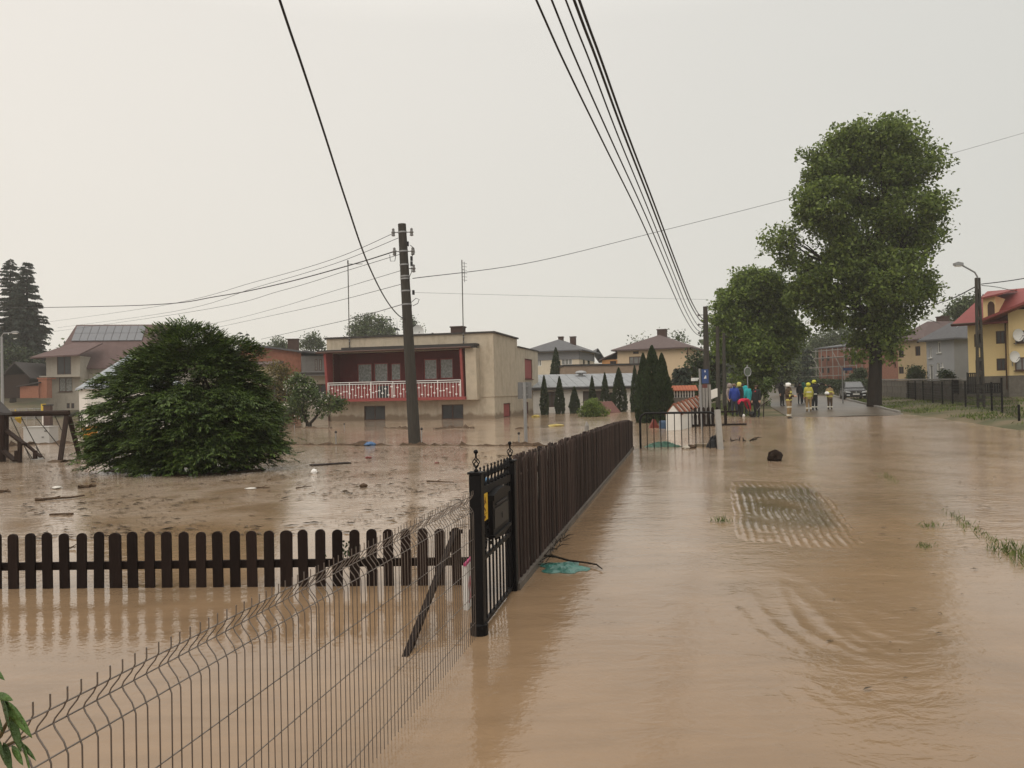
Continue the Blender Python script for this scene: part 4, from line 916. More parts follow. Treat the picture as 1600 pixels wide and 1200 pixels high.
def extend(pts):   # runs on over the camera, beyond the frame
    a_, b_ = pts[0], pts[1]; dd = (a_ - b_).normalized(); return [a_ + dd * 14 + Vector((0, 0, .6)), a_ + dd * 5 + Vector((0, 0, .1))] + pts
Pc = ppt(636, 492)
cable('service_cable', 'thick black cable swooping down over the yard to the leaning utility pole', extend(in_plane(Pc, -.056, [(437, 0), (470, 97), (505, 203), (540, 312), (572, 405), (600, 463), (620, 490)])) + [ppt(632, 497), ppt(641, 488), ppt(643, 476)], .017)
Pq = at(1101, 515, 38.3)
bund = [([(838, 0), (890, 115), (945, 228), (1000, 340), (1040, 430), (1068, 492), (1086, 520)], (1100, 526), .012, 'lowest and leftmost thin cable of the overhead bundle on the right'),
        ([(862, 0), (907, 110), (958, 225), (1008, 335), (1046, 425), (1071, 485), (1088, 514)], (1100, 520), .012, 'second thin cable from the left in the overhead bundle'),
        ([(884, 0), (922, 97), (966, 213), (1012, 325), (1049, 418), (1073, 478), (1090, 508)], (1100, 514), .012, 'middle thin cable of the overhead bundle on the right'),
        ([(897, 0), (931, 90), (973, 205), (1017, 318), (1053, 412), (1077, 472), (1092, 498)], (1101, 506), .019, 'inner thick black cable of the overhead bundle'),
        ([(905, 0), (938, 90), (979, 205), (1022, 318), (1057, 412), (1080, 470), (1094, 494)], (1102, 500), .019, 'rightmost thick black cable of the overhead bundle')]
for pix, e_, r_, lab in bund: cable('overhead_cable', lab, extend(in_plane(Pq, .294, pix)) + [at(*e_, 38.3)], r_, 'cable', 'bundle of cables over the footpath')
def lcable(a_, mid, b_, Ya, Yb, r_, lab, grp='wires left of the utility pole'):
    pts = []; px = [a_, *mid, b_]
    for i, q in enumerate(px):
        t = (q[0] - a_[0]) / (b_[0] - a_[0]); inv = (1 - t) / Ya + t / Yb; pts.append(at(q[0], q[1], 1 / inv))
    return cable('power_line', lab, pts, r_, 'cable', grp)
lcable((616, 364), [(520, 405), (400, 440), (250, 478)], (60, 505), pb.y, 92, .010, 'uppermost thin line running left from the utility pole')
lcable((622, 372), [(520, 413), (400, 449), (270, 487)], (90, 512), pb.y, 92, .010, 'thin line just below the uppermost one left of the pole')
lcable((619, 392), [(548, 414), (440, 443), (340, 463), (220, 477)], (-40, 482), pb.y, 60, .020, 'thick twisted line running left from the utility pole over the roofs')
lcable((626, 397), [(548, 421), (440, 454), (300, 487)], (70, 520), pb.y, 92, .010, 'thin line below the thick twisted line left of the pole')
lcable((629, 422), [(520, 455), (430, 482), (345, 503)], (262, 518), pb.y, 95, .009, 'thin line from mid pole down towards the maroon roof')
lcable((631, 443), [(520, 472), (430, 492)], (300, 520), pb.y, 80, .010, 'thin line from mid pole ending behind the big bush')
lcable((634, 474), [(550, 498), (470, 516)], (408, 530), pb.y, 70, .013, 'lowest line from the pole down to the terracotta roofed house')
cable('power_line', 'long thin wire crossing the sky to the upper right behind the big tree', [at(645, 435, 29), at(840, 408, 42), at(1040, 359, 53), at(1237, 309, 60), at(1455, 249, 70), at(1640, 196, 80)], .016)
lcable((646, 457), [(870, 463)], (1104, 468), pb.y, 38.5, .005, 'barely visible thin wire between the two utility poles', None)
lpp = at(1531, 445, 43)
cable('power_line', 'wire sagging from the lattice lamp post towards the big tree', [at(1530, 445, 43), at(1478, 470, 52), at(1425, 482, 62), at(1330, 490, 80)], .03)
cable('power_line', 'wire from the lattice lamp post out of the photo above the red roof', [at(1533, 444, 43), at(1600, 435, 42), at(1720, 410, 38)], .026)
cable('power_line', 'short wire from the lattice lamp post to the yellow house eave', [at(1534, 446, 43), at(1560, 449, 48), at(1590, 456, 54)], .02)
cable('power_line', 'faint wire ending above the ochre house roof behind the big tree', [at(1425, 494, 62), at(1453, 500, 70), at(1470, 506, 80)], .025)
# ------------------------------------------------------------------ vegetation
lm_big = leafmat('chestnut leaves', (.056, .092, .017), (.215, .275, .062), .45, patch=1.6, con=.42)
lm_round = leafmat('round tree leaves', (.064, .108, .020), (.23, .30, .068), .45, patch=1.6, con=.42)
lm_bush = leafmat('bush sprays', (.014, .032, .007), (.105, .155, .033), .2, .5, patch=2.0, con=.4)
lm_thuja = leafmat('thuja foliage', (.011, .023, .008), (.042, .066, .022), .1, .6)
lm_spruce = leafmat('spruce foliage', (.010, .018, .012), (.03, .045, .026), .1, .6)
lm_rust = leafmat('rusty shrub leaves', (.05, .05, .014), (.21, .165, .05), .3)
lm_mag = leafmat('light shrub leaves', (.03, .055, .015), (.12, .17, .05), .25)
lm_bloom = leafmat('white blossom', (.5, .48, .40), (.8, .78, .70), .3)
lm_far = leafmat('distant leaves', (.035, .055, .022), (.12, .15, .06), .25, .7)
lm_hedge = leafmat('hedge leaves', (.014, .028, .009), (.05, .075, .02), .15)
lm_grass = leafmat('grass blades', (.04, .07, .012), (.15, .19, .04), .3)

def unit(n):
    v = RNG.normal(size=(n, 3)); return v / np.linalg.norm(v, axis=1, keepdims=True)
def leaves(name, C, D, Ln, Wd, mat, parent, fold=.15, up=0.0):
    """rhombic leaves: centres C, directions D, length Ln, width Wd"""
    n = len(C); S = np.cross(D, unit(n) * (1 - up) + np.array([0, 0, 1.0]) * up); S /= np.linalg.norm(S, axis=1, keepdims=True) + 1e-9; Nn = np.cross(S, D)
    Ln = np.broadcast_to(Ln, (n,))[:, None]; Wd = np.broadcast_to(Wd, (n,))[:, None]
    V = np.empty((n, 4, 3)); V[:, 0] = C - D * Ln / 2; V[:, 1] = C + S * Wd / 2 + Nn * Wd * fold; V[:, 2] = C + D * Ln / 2; V[:, 3] = C - S * Wd / 2 + Nn * Wd * fold
    return np_mesh(name, V.reshape(-1, 3), np.arange(4 * n).reshape(n, 4), mat, parent)
def blob_points(blobs, n, clump=.45, per=14, shell=.45, flat=1.0):
    """clustered points through a crown made of ellipsoid blobs (x,y,z,rx,ry,rz)"""
    B = np.array(blobs, float); vol = (B[:, 3] * B[:, 4] * B[:, 5]) ** .8; vol /= vol.sum(); nc = max(1, n // per)
    idx = RNG.choice(len(B), nc, p=vol); u = unit(nc); rad = (shell + (1 - shell) * RNG.random(nc)) ** .6
    c = B[idx, :3] + u * rad[:, None] * B[idx, 3:6]
    k = np.repeat(np.arange(nc), per); off = np.clip(RNG.normal(size=(len(k), 3)), -1.5, 1.5) * clump * np.array([1, 1, flat]) * (.6 + .8 * RNG.random(nc))[k][:, None]
    return c[k] + off, u[k]
def limbs(mb, base, blobs, r_, fork, n=9, seed=0):
    rr = random.Random(seed); fork = Vector(fork); base = Vector(base)
    mid = base.lerp(fork, .5) + Vector((rr.uniform(-.1, .1), rr.uniform(-.1, .1), 0)) * r_
    mb.tube([base - Vector((0, 0, .4)), base + Vector((0, 0, .15)), mid, fork], [r_ * 1.25, r_ * 1.05, r_ * .85, r_ * .7], 12)
    for b in blobs[:n]:
        tgt = Vector(b[:3]); tgt = fork.lerp(tgt, 1.0)
        st = base.lerp(fork, rr.uniform(.72, 1.0)); m1_ = st.lerp(tgt, .4) + Vector((0, 0, (tgt - st).length * .10)); m2_ = st.lerp(tgt, .75) + Vector((rr.uniform(-.2, .2), rr.uniform(-.2, .2), .1))
        mb.tube([st, m1_, m2_, tgt], [r_ * .42, r_ * .28, r_ * .16, r_ * .05], 7)
        for _ in range(3):
            e = tgt + Vector((rr.uniform(-1, 1) * b[3], rr.uniform(-1, 1) * b[4], rr.uniform(-.3, .9) * b[5])) * .8; s0 = m1_.lerp(tgt, rr.uniform(.1, .9)); mb.tube([s0, s0.lerp(e, .5) + Vector((0, 0, .1)), e], [r_ * .14, r_ * .09, r_ * .02], 5)

def broad_tree(name, lab, cat, base, pixblobs, Y, n, leaf, mat, trunk_r, forkpx, dspread=.8, clump=.45, grp=None, seed=1, per=14, shell=.4, blossom=None, nl=10, trunks=None, tuft=0):
    """pixblobs: (px, py, radius px) outline lobes at distance Y; depth spread from the base"""
    base = Vector(base); t = thing(name, lab, cat, base, 0, grp); rr = random.Random(seed); bl = []
    for (px, py, rp, *rest) in pixblobs:
        r_ = rp * Y / F * .85; ry_ = r_ * 1.15; dy = rest[0] * Y / F if rest else rr.uniform(-1, 1) * r_ * dspread
        c = at(px, py, Y + dy) - base; bl.append((c.x, c.y, c.z, r_, ry_, r_))
    C, U = blob_points(bl, int(n * (.35 if tuft else 1)), clump, per, shell)
    if tuft: C2, U2 = blob_points(bl, int(n * .65), tuft, 200, .62, .55); C = np.concatenate([C, C2]); U = np.concatenate([U, U2])
    D = unit(len(C)) + np.array([0, 0, -.35]) + U * .5; D /= np.linalg.norm(D, axis=1, keepdims=True)
    keep = C[:, 2] + base.z > .05
    C, D = C[keep], D[keep]; L_ = leaf * (.65 + .7 * RNG.random(len(C)))
    leaves('crown', C, D, L_, L_ * .62, mat, t, up=.55)
    if blossom:
        C2, U2 = blob_points(bl, blossom[1], clump, 6, .9); leaves('blossom', C2, unit(len(C2)), blossom[2], blossom[2] * .7, blossom[0], t)
    mb = MB()
    if trunks:
        for tp in trunks: limbs(mb, at(tp[0], tp[1], Y) - base, bl, trunk_r, at(tp[2], tp[3], Y) - base, nl // len(trunks), seed + tp[0])
    else: limbs(mb, (0, 0, 0), bl, trunk_r, at(*forkpx, Y) - base, nl, seed)
    mb.build('trunk', m_bark, t); return t

# the big chestnut by the road
bb = at(1366, 632, 54.5); bb.z = T(bb.x, bb.y)
big = [(1385, 225, 42), (1330, 235, 44), (1425, 265, 42), (1290, 268, 34), (1370, 285, 62), (1290, 320, 44), (1425, 340, 50), (1345, 370, 66), (1300, 380, 34), (1430, 400, 32), (1277, 297, 24), (1234, 378, 20), (1242, 415, 22), (1262, 440, 34), (1300, 440, 56), (1380, 440, 56), (1425, 450, 34), (1256, 462, 24), (1292, 482, 32), (1370, 510, 42), (1410, 495, 24), (1388, 545, 22), (1352, 548, 18), (1400, 575, 9, -10), (1395, 210, 26), (1455, 320, 22), (1452, 355, 16), (1222, 362, 12), (1345, 205, 26), (1440, 235, 18), (1268, 248, 12), (1385, 190, 14), (1222, 385, 12), (1290, 250, 22), (1455, 380, 12), (1445, 440, 22)]
broad_tree('chestnut_tree', 'tallest tree in the photo, big leafy chestnut on the right verge', 'tree', bb, big, 54.5, 84000, .26, lm_big, .46, (1372, 470), .8, .30, seed=3, shell=.5, nl=26, per=24, tuft=.56)
rb = at(1172, 628, 60); rb.z = T(rb.x, rb.y)
rnd = [(1180, 455, 36), (1150, 480, 36), (1215, 470, 34), (1190, 510, 46), (1145, 520, 34), (1225, 515, 28), (1180, 550, 34), (1140, 550, 22), (1222, 545, 20), (1195, 572, 16), (1160, 440, 18), (1200, 440, 20), (1175, 590, 24), (1238, 540, 16), (1130, 500, 18)]
broad_tree('lime_tree', 'round bright green street tree left of the big chestnut', 'tree', rb, rnd, 60, 52000, .26, lm_round, .3, (1174, 540), .9, .30, seed=5, nl=15, per=24, shell=.5, tuft=.52)
# saplings by the bystanders
sb = at(1193, 651, 44.5); sb.z = T(sb.x, sb.y) - .05
broad_tree('sapling', 'thin young sapling with sparse leaves right of the man in black', 'tree', sb, [(1196, 606, 9), (1193, 618, 7), (1200, 598, 6), (1198, 627, 5)], 44.5, 500, .14, lm_mag, .03, (1194, 612), .5, .1, seed=8, nl=4)
broad_tree('young_tree', 'pale young tree with drooping branches over the far road', 'tree', (at(1222, 600, 86).x, 86, T(at(1222, 600, 86).x, 86)), [(1222, 560, 16), (1212, 575, 13), (1235, 575, 14), (1225, 545, 12), (1225, 588, 10)], 86, 3000, .34, lm_far, .12, (1222, 580), .7, .3, seed=9, nl=5)

# the big layered bush in the yard
def spray_bush(name, lab, base, pixblobs, Y, nspray, mat, blade=(.17, .045)):
    base = Vector(base); t = thing(name, lab, 'bush', base); bl = []; rr = random.Random(2)
    for (px, py, rp, dy) in pixblobs:
        r_ = rp * Y / F * .95; c = at(px, py, Y + dy) - base; bl.append((c.x, c.y, c.z, r_, r_, r_ * .9))
    # boughs: flattened fans of sprays that lean outwards and droop, piled one over the other
    B = np.array(bl); vol = B[:, 3] ** 2.2; vol /= vol.sum(); per = 40; nb_ = nspray // per; idx = RNG.choice(len(B), nb_, p=vol); u = unit(nb_); rad = (.30 + .70 * RNG.random(nb_)) ** .5
    bc = B[idx, :3] + u * rad[:, None] * B[idx, 3:6]; k = np.repeat(np.arange(nb_), per); n0 = len(k)
    ow = bc * np.array([1, 1, 0]); ow /= np.linalg.norm(ow, axis=1, keepdims=True) + 1e-6; sw = np.cross(ow, np.array([0, 0, 1.0])); sz_ = (.7 + .7 * RNG.random(nb_))[k]
    la = RNG.normal(size=n0) * .15 * sz_; lb_ = RNG.normal(size=n0) * .15 * sz_; c = bc[k] + ow[k] * la[:, None] + sw[k] * lb_[:, None]; c[:, 2] += -.38 * la - .9 * lb_ ** 2 + RNG.normal(size=n0) * .03
    keep = c[:, 2] > .02 + .05 * RNG.random(n0); c = c[keep]; kk = k[keep]; n = len(c)
    top = np.clip(c[:, 2] / B[:, 2].max(), 0, 1)[:, None]
    dirv = ow[kk] * .9 + sw[kk] * (lb_[keep] * 2.0)[:, None] + unit(n) * .35 + np.array([0, 0, 1.0]) * (top ** 4 * 1.3 - .22); dirv /= np.linalg.norm(dirv, axis=1, keepdims=True)
    up = np.array([0, 0, 1.0]) + unit(n) * .25; sd_ = np.cross(dirv, up); sd_ /= np.linalg.norm(sd_, axis=1, keepdims=True)
    Cs = []; Ds = []; Ls = []
    for k in range(-3, 4):
        a_ = k * .34; dk = dirv * math.cos(a_) + sd_ * math.sin(a_) + np.array([0, 0, -.12 - .1 * abs(k)]) + RNG.normal(size=(n, 3)) * .1; dk /= np.linalg.norm(dk, axis=1, keepdims=True)
        ln = blade[0] * (1.15 - .14 * abs(k)) * (.7 + .6 * RNG.random(n)); Cs.append(c + dk * ln[:, None] * .55 + dirv * .05 * (3 - abs(k))); Ds.append(dk); Ls.append(ln)
    C = np.concatenate(Cs); D = np.concatenate(Ds); Ln = np.concatenate(Ls); keep = C[:, 2] > -.02; leaves('foliage', C[keep], D[keep], Ln[keep], blade[1] * (.8 + .4 * RNG.random(keep.sum())), mat, t, .3, up=.6)
    mb = MB()
    for k in range(16):
        a_ = rr.uniform(0, 6.28); rad_ = rr.uniform(.2, 1.5); b0_ = Vector((rad_ * math.cos(a_), rad_ * .6 * math.sin(a_), -.3)); e = Vector(bl[k % len(bl)][:3]); mb.tube([b0_, b0_.lerp(e, .4) + Vector((0, 0, .2)), e], [.06, .045, .015], 6)
    mb.build('stem', m_bark, t); return t
bbase = gz(300, 735, 0)
bush = [(300, 545, 38, 0), (372, 562, 26, 0), (238, 568, 26, 0), (265, 560, 34, .2), (340, 560, 36, .1), (245, 600, 50, -.1), (310, 605, 70, 0), (375, 600, 44, .2), (205, 590, 26, .2), (200, 640, 48, 0), (170, 600, 18, .4), (280, 660, 66, -.7), (360, 650, 62, -.3), (402, 650, 34, .2), (190, 690, 44, -.1), (250, 700, 42, -.8), (330, 700, 44, -.9), (400, 690, 42, -.2), (418, 680, 18, .3), (165, 660, 24, .4), (335, 525, 18, .1), (290, 520, 16, .2), (220, 690, 40, .8), (320, 650, 60, .8), (150, 600, 8, .2), (155, 690, 16, 0), (255, 530, 18, .1), (365, 545, 16, 0)]
spray_bush('evergreen_bush', 'huge dark green layered bush standing in the flooded yard', bbase, bush, bbase.y, 27000, lm_bush, (.105, .036))
for (px, py, r_, lab) in ((275, 739, .9, 'log'),):
    pass

def bush_obj(name, lab, base, pixblobs, Y, n, leaf, mat, cat='bush', grp=None, stems=4, clump=.18, blossom=None):
    base = Vector(base); t = thing(name, lab, cat, base, 0, grp); bl = []; rr = random.Random(int(base.x * 10))
    for (px, py, rp) in pixblobs: r_ = rp * Y / F; c = at(px, py, Y + rr.uniform(-.5, .5) * r_) - base; bl.append((c.x, c.y, c.z, r_, r_, r_))
    C, U = blob_points(bl, n, clump, 10, .35); D = unit(len(C)) + U * .6; D /= np.linalg.norm(D, axis=1, keepdims=True); k = C[:, 2] + base.z > .0; C, D = C[k], D[k]
    L_ = leaf * (.6 + .8 * RNG.random(len(C))); leaves('foliage', C, D, L_, L_ * .55, mat, t, up=.5)
    if blossom: C2, _ = blob_points(bl, blossom[0], .15, 5, .8); leaves('blossom', C2, unit(len(C2)), blossom[1], blossom[1] * .7, lm_bloom, t)
    mb = MB()
    for k in range(stems): b = bl[k % len(bl)]; s0 = Vector((rr.uniform(-.15, .15), rr.uniform(-.1, .1), -.2)); e = Vector(b[:3]); mb.tube([s0, s0.lerp(e, .5) + Vector((0, 0, .1)), e], [.08, .06, .02], 6)
    mb.build('stem', m_bark, t); return t
q = gz(430, 668, 0); bush_obj('rusty_shrub', 'rust tinted tall shrub behind the big bush', q, [(430, 590, 24), (452, 600, 22), (415, 615, 26), (440, 625, 30), (425, 650, 26), (455, 640, 22), (440, 578, 14), (408, 640, 18)], q.y + 6, 9000, .17, lm_rust)
q = gz(483, 666, 0); broad_tree('magnolia_tree', 'small blossoming tree with forked trunk left of the balcony house', 'tree', q, [(462, 602, 17), (480, 605, 16), (470, 625, 22), (495, 620, 16), (515, 628, 18), (530, 632, 12), (500, 640, 14), (455, 635, 14), (466, 590, 8), (474, 648, 10)], q.y, 5200, .17, lm_mag, .09, (482, 648), .6, .14, seed=12, blossom=(lm_bloom, 260, .13), nl=8, trunks=[(480, 664, 472, 640), (485, 665, 500, 642)])

def cone(name, lab, px, ytop, ybase, wpx, Y, n, mat=None, grp=None, leaf=.16):
    b_ = at(px, ybase, Y); b_.z = max(T(b_.x, b_.y), -.05) if abs(Tf(b_.x, b_.y)) < 3 else 0; hgt = zat(px, ytop, Y) - b_.z; wd = wpx * Y / F / 2
    t = thing(name, lab, 'conifer', b_, 0, grp); z = RNG.random(n) ** .85; a_ = RNG.random(n) * 6.283
    prof = np.where(z < .3, .82 + .18 * z / .3, ((1 - z) / .7) ** .72); lump = 1 + .10 * np.sin(a_ * 5 + z * 17) + .06 * np.sin(a_ * 9 - z * 31); r_ = wd * prof * lump * (.55 + .45 * RNG.random(n) ** .4)
    C = np.stack([r_ * np.cos(a_), r_ * np.sin(a_), z * hgt + .02], 1); D = np.stack([np.cos(a_) * .45, np.sin(a_) * .45, np.ones(n)], 1) + unit(n) * .35; D /= np.linalg.norm(D, axis=1, keepdims=True)
    L_ = leaf * (.7 + .7 * RNG.random(n)) * (1 - .35 * z); leaves('foliage', C, D, L_ * 1.25, L_ * .55, mat or lm_thuja, t)
    m_ = MB(); m_.tube([(0, 0, -.3), (0, 0, hgt * .9)], [max(.05, wd * .14), .02], 7); m_.build('trunk', m_bark, t); return t
G_ = 'slim conifers in front of the garages'
cone('thuja', 'slim dark conifer next to the right corner of the balcony house', 851, 587, 645, 14, 64, 2600, grp=G_)
cone('thuja', 'slim dark conifer second from the balcony house corner', 875, 589, 645, 16, 66, 2600, grp=G_)
cone('thuja', 'shortest slim conifer before the white garage wall', 898, 605, 645, 17, 66, 2600, grp=G_)
cone('thuja', 'slim conifer rising right behind the round bush', 926, 588, 640, 13, 67, 2200, grp=G_)
cone('thuja', 'slim conifer above the little brown floating roof', 946, 583, 640, 15, 67, 2400, grp=G_)
cone('thuja', 'broadest conifer of the garage row, beside the bright wall gap', 968, 575, 644, 25, 65, 4200, grp=G_)
cone('thuja', 'tall slim conifer tucked against the left side of the big conifer clump', 993, 572, 645, 16, 62, 2800, grp=G_)
G2 = 'clump of tall conifers behind the barrier'
cone('thuja', 'tallest conifer of the clump behind the tubular barrier', 1021, 541, 662, 46, 43, 12000, grp=G2, leaf=.14)
cone('thuja', 'right hand conifer of the tall clump behind the barrier', 1036, 553, 662, 36, 42.4, 9000, grp=G2, leaf=.14)
cone('thuja', 'left hand lower conifer of the tall clump behind the barrier', 1007, 553, 661, 30, 43.5, 8000, grp=G2, leaf=.14)
cone('cone_conifer', 'broad cone shaped conifer in front of the cream slate roofed house', 869, 544, 586, 26, 82, 4000, leaf=.22)

def spruce(name, lab, px, ytop, ybase, wpx, Y, tiers, grp=None, seed=1, ground=None, dens=1.0, z0frac=.08):
    rr = random.Random(seed); b_ = at(px, ybase, Y); b_.z = ground if ground is not None else T(b_.x, b_.y); hgt = zat(px, ytop, Y) - b_.z; wd = wpx * Y / F / 2; t = thing(name, lab, 'conifer', b_, 0, grp)
    C = []; D = []; Ls = []; mb = MB(); mb.tube([(0, 0, -.3), (0, 0, hgt * .6), (0, 0, hgt)], [hgt * .018, hgt * .01, .01], 7)
    for k in range(tiers):
        f = z0frac + (1 - z0frac) * (k + rr.uniform(-.9, .9)) / tiers; f = min(f, .99); z = f * hgt; rl_ = wd * (1 - f) ** .62 * rr.uniform(.65, 1.15) + .25
        for j in range(int((10 if tiers < 60 else 6) * dens) if f < .8 else 5):
            a_ = rr.uniform(0, 6.283); l_ = rl_ * rr.uniform(.6, 1.08); dx, dy = math.cos(a_), math.sin(a_); e = Vector((dx * l_, dy * l_, z - l_ * (.28 - .35 * f))); s0 = Vector((0, 0, z)); mb.tube([s0, s0.lerp(e, .5) + Vector((0, 0, -.05 * l_)), e], [.05, .03, .01], 4, cap=False)
            m_ = max(7, int(l_ * 18))
            for i in range(m_):
                tt = .18 + .82 * (i + rr.random()) / m_; p = s0.lerp(e, tt); sgn = rr.choice((-1, 1)); dv = Vector((dx * .7 - dy * sgn * .6, dy * .7 + dx * sgn * .6, -.75 + rr.uniform(-.35, .2))).normalized(); C.append(p + dv * .12); D.append(dv); Ls.append(.2 + .34 * rr.random() * (1 - f * .4) + .05 * l_)
    C = np.array([tuple(c) for c in C]); D = np.array([tuple(c) for c in D]); Ls = np.array(Ls); leaves('foliage', C, D, Ls * 1.3, Ls * .42, lm_spruce, t, .2); mb.build('trunk', m_bark, t); return t
spruce('spruce_tree', 'left of two tall dark spruces at the far left', 18, 404, 590, 78, 108, 85, 'two tall spruces at the far left', 3, ground=4.0, z0frac=.12)
spruce('spruce_tree', 'right of two tall dark spruces at the far left', 44, 408, 590, 88, 106, 85, 'two tall spruces at the far left', 4, ground=4.0, z0frac=.12)
spruce('small_spruce', 'small spruce in front of the peach house beside the blue sign', 1066, 572, 606, 34, 58, 14, None, 6, ground=zat(1066, 606, 58), dens=1.2)
for i, (px, yt, Y, wp_, lab) in enumerate(((376, 519, 118, 18, 'small distant conifer left above the terracotta roof'), (387, 517, 120, 24, 'bushier distant conifer above the terracotta roof, left of its chimney'), (612, 494, 130, 14, 'dark distant conifer just left of the leaning pole'), (622, 500, 128, 12, 'shorter distant conifer hidden beside the leaning pole'), (650, 492, 125, 22, 'distant conifer just right of the leaning pole'), (1263, 540, 100, 24, 'dark cone conifer left of the brick house'))):
    spruce('distant_conifer', lab, px, yt, 600, wp_, Y, 16, 'distant conifers', 20 + i, ground=T(at(px, 600, Y).x, Y), dens=1.3)
def far_tree(lab, px, blobs, Y, n, mat=None, leaf=.36, cat='tree', grp='distant trees'):
    b_ = at(px, 610, Y); b_.z = T(b_.x, b_.y); return broad_tree('distant_tree', lab, cat, b_, blobs, Y, n, leaf, mat or lm_far, .35, (px, int(sum(b[1] for b in blobs) / len(blobs)) + 12), .7, .5, grp, seed=px, nl=6)
far_tree('hazy weeping willow above the balcony house roof', 575, [(565, 508, 18), (585, 505, 18), (555, 518, 12), (600, 512, 16), (575, 525, 22), (560, 530, 14), (596, 530, 18), (610, 525, 12)], 125, 6000)
far_tree('distant tree right of the leaning pole above the flat roof', 645, [(640, 508, 9), (650, 516, 8)], 128, 900)
far_tree('pale distant tree behind the chimney of the terracotta roof', 490, [(490, 533, 12), (478, 538, 9), (500, 540, 9)], 130, 1600)
far_tree('pale distant tree left of the chimney of the terracotta roof', 436, [(436, 540, 9), (444, 543, 8), (428, 544, 7)], 130, 1200)
far_tree('bare twigged tree behind the peach house roof', 1050, [(1002, 533, 9), (1062, 530, 9), (1070, 536, 6), (1045, 528, 8), (990, 538, 6)], 100, 500, leaf=.3)
far_tree('tree peeping over the dark chimney right of the ochre house', 1500, [(1500, 484, 14), (1512, 478, 14), (1490, 492, 9), (1520, 490, 14)], 95, 3000)
far_tree('dark tree behind the shed at the left edge', 20, [(15, 560, 22), (40, 565, 18), (0, 580, 18), (60, 575, 10), (20, 590, 16)], 100, 6000, lm_hedge)
far_tree('dark leafy tree between street post and peach house', 1095, [(1090, 568, 10), (1098, 580, 12), (1085, 590, 10), (1108, 590, 14), (1115, 570, 14), (1120, 600, 12)], 66, 3500, lm_hedge, .3)
far_tree('hazy tree in the gap left of the brick house', 1245, [(1245, 575, 18), (1230, 590, 14), (1250, 555, 14)], 120, 3000)
far_tree('tall hazy tree over the brick house roof', 1300, [(1290, 530, 20), (1310, 525, 20), (1275, 545, 18), (1325, 530, 16), (1300, 545, 24)], 135, 5000)
far_tree('hazy tree behind the big chestnut trunk', 1405, [(1405, 520, 14), (1395, 535, 14)], 130, 1500)
far_tree('hazy tree behind the round street tree', 1215, [(1205, 560, 14), (1220, 545, 14), (1195, 580, 14), (1190, 595, 12)], 115, 3000)
# a far wood closing the street (nobody could count it)
bl = []; rr = random.Random(4)
for k in range(70):
    px = rr.uniform(1120, 1520); Y = rr.uniform(150, 210); r_ = rr.uniform(3, 5.5); p = at(px, 600, Y); bl.append((p.x, p.y, T(p.x, p.y) + rr.uniform(1, 8), r_, r_, r_ * 1.1))
for k in range(60):
    px = rr.uniform(-100, 560); Y = rr.uniform(160, 220); r_ = rr.uniform(2, 3.2); p = at(px, 600, Y); bl.append((p.x, p.y, T(p.x, p.y) + rr.uniform(-1, 1.0) + (6 if px < 70 else 0), r_, r_, r_))
for k in range(50):
    px = rr.uniform(560, 1130); Y = rr.uniform(170, 220); r_ = rr.uniform(2.5, 4.5); p = at(px, 600, Y); bl.append((p.x, p.y, T(p.x, p.y) + rr.uniform(0, 3), r_, r_, r_))
C, U = blob_points(bl, 42000, .7, 14, .5); tag(leaves('distant_wood', C, unit(len(C)), .9, .6, lm_far, None), kind='stuff')
def hedge(lab, pts, w_, h_, n, mat=None, leaf=.12):
    t = thing('hedge', lab, 'hedge', (pts[0].x, pts[0].y, T(pts[0].x, pts[0].y))); C = []; mb = MB(); b0_ = Vector(t.location)
    seg = [(pts[i], pts[i + 1]) for i in range(len(pts) - 1)]; tot = sum((b - a).length for a, b in seg)
    for a, b in seg:
        m_ = int(n * (b - a).length / tot); u = RNG.random((m_, 3)); p = np.array(a)[None] + (np.array(b) - np.array(a))[None] * u[:, :1]; dd = (b - a).normalized(); sd_ = np.array([-dd.y, dd.x, 0]); z = u[:, 2] ** .6 * h_; side_ = (u[:, 1] - .5) * w_; p = p + sd_[None] * side_[:, None]; p[:, 2] = Tf(p[:, 0], p[:, 1]) + z + .08 * np.sin(p[:, 0] * 3) * (z / h_); C.append(p - np.array(b0_)[None])
        for k in range(int((b - a).length / 1.2)): q_ = a.lerp(b, (k + .5) / max(1, int((b - a).length / 1.2))); zz = T(q_.x, q_.y); mb.tube([Vector((q_.x, q_.y, zz - .1)) - b0_, Vector((q_.x, q_.y, zz + h_ * .8)) - b0_], [.04, .02], 5)
    C = np.concatenate(C); leaves('foliage', C, unit(len(C)), leaf * 1.4, leaf * .8, mat or lm_hedge, t); mb.build('stem', m_bark, t)
hedge('dark clipped hedge along the far road below the brick house', [at(1262, 600, 86), at(1330, 600, 78), at(1372, 600, 74)], 1.6, 1.6, 9000)
hedge('green hedge behind the red tiled garden wall', [at(1040, 600, 50), at(1095, 600, 50)], 1.5, 2.1, 5000)
q = gz(927, 651, 0); bush_obj('ball_bush', 'round bright green clipped bush standing in the flood before the garages', q, [(926, 640, 16), (914, 645, 11), (940, 645, 11), (927, 635, 12)], q.y, 4500, .13, lm_round, clump=.1)
for i, (px, Y, bl_, lab) in enumerate(((1432, 70, [(1430, 582, 9), (1437, 588, 8), (1425, 588, 7)], 'dark rounded shrub before the ochre house'), (1478, 66, [(1478, 588, 7), (1484, 590, 5)], 'small dark shrub at the foot of the grey house'), (1340, 80, [(1345, 585, 9), (1335, 592, 8)], 'dark shrub beside the parked car'), (1100, 52, [(1100, 600, 14), (1112, 612, 12), (1092, 612, 10)], 'dark shrub in the garden behind the utility pole'))):
    b_ = at(px, 600, Y); b_.z = T(b_.x, b_.y); bush_obj('garden_shrub', lab, b_, bl_, Y, 2500, .18, lm_hedge)

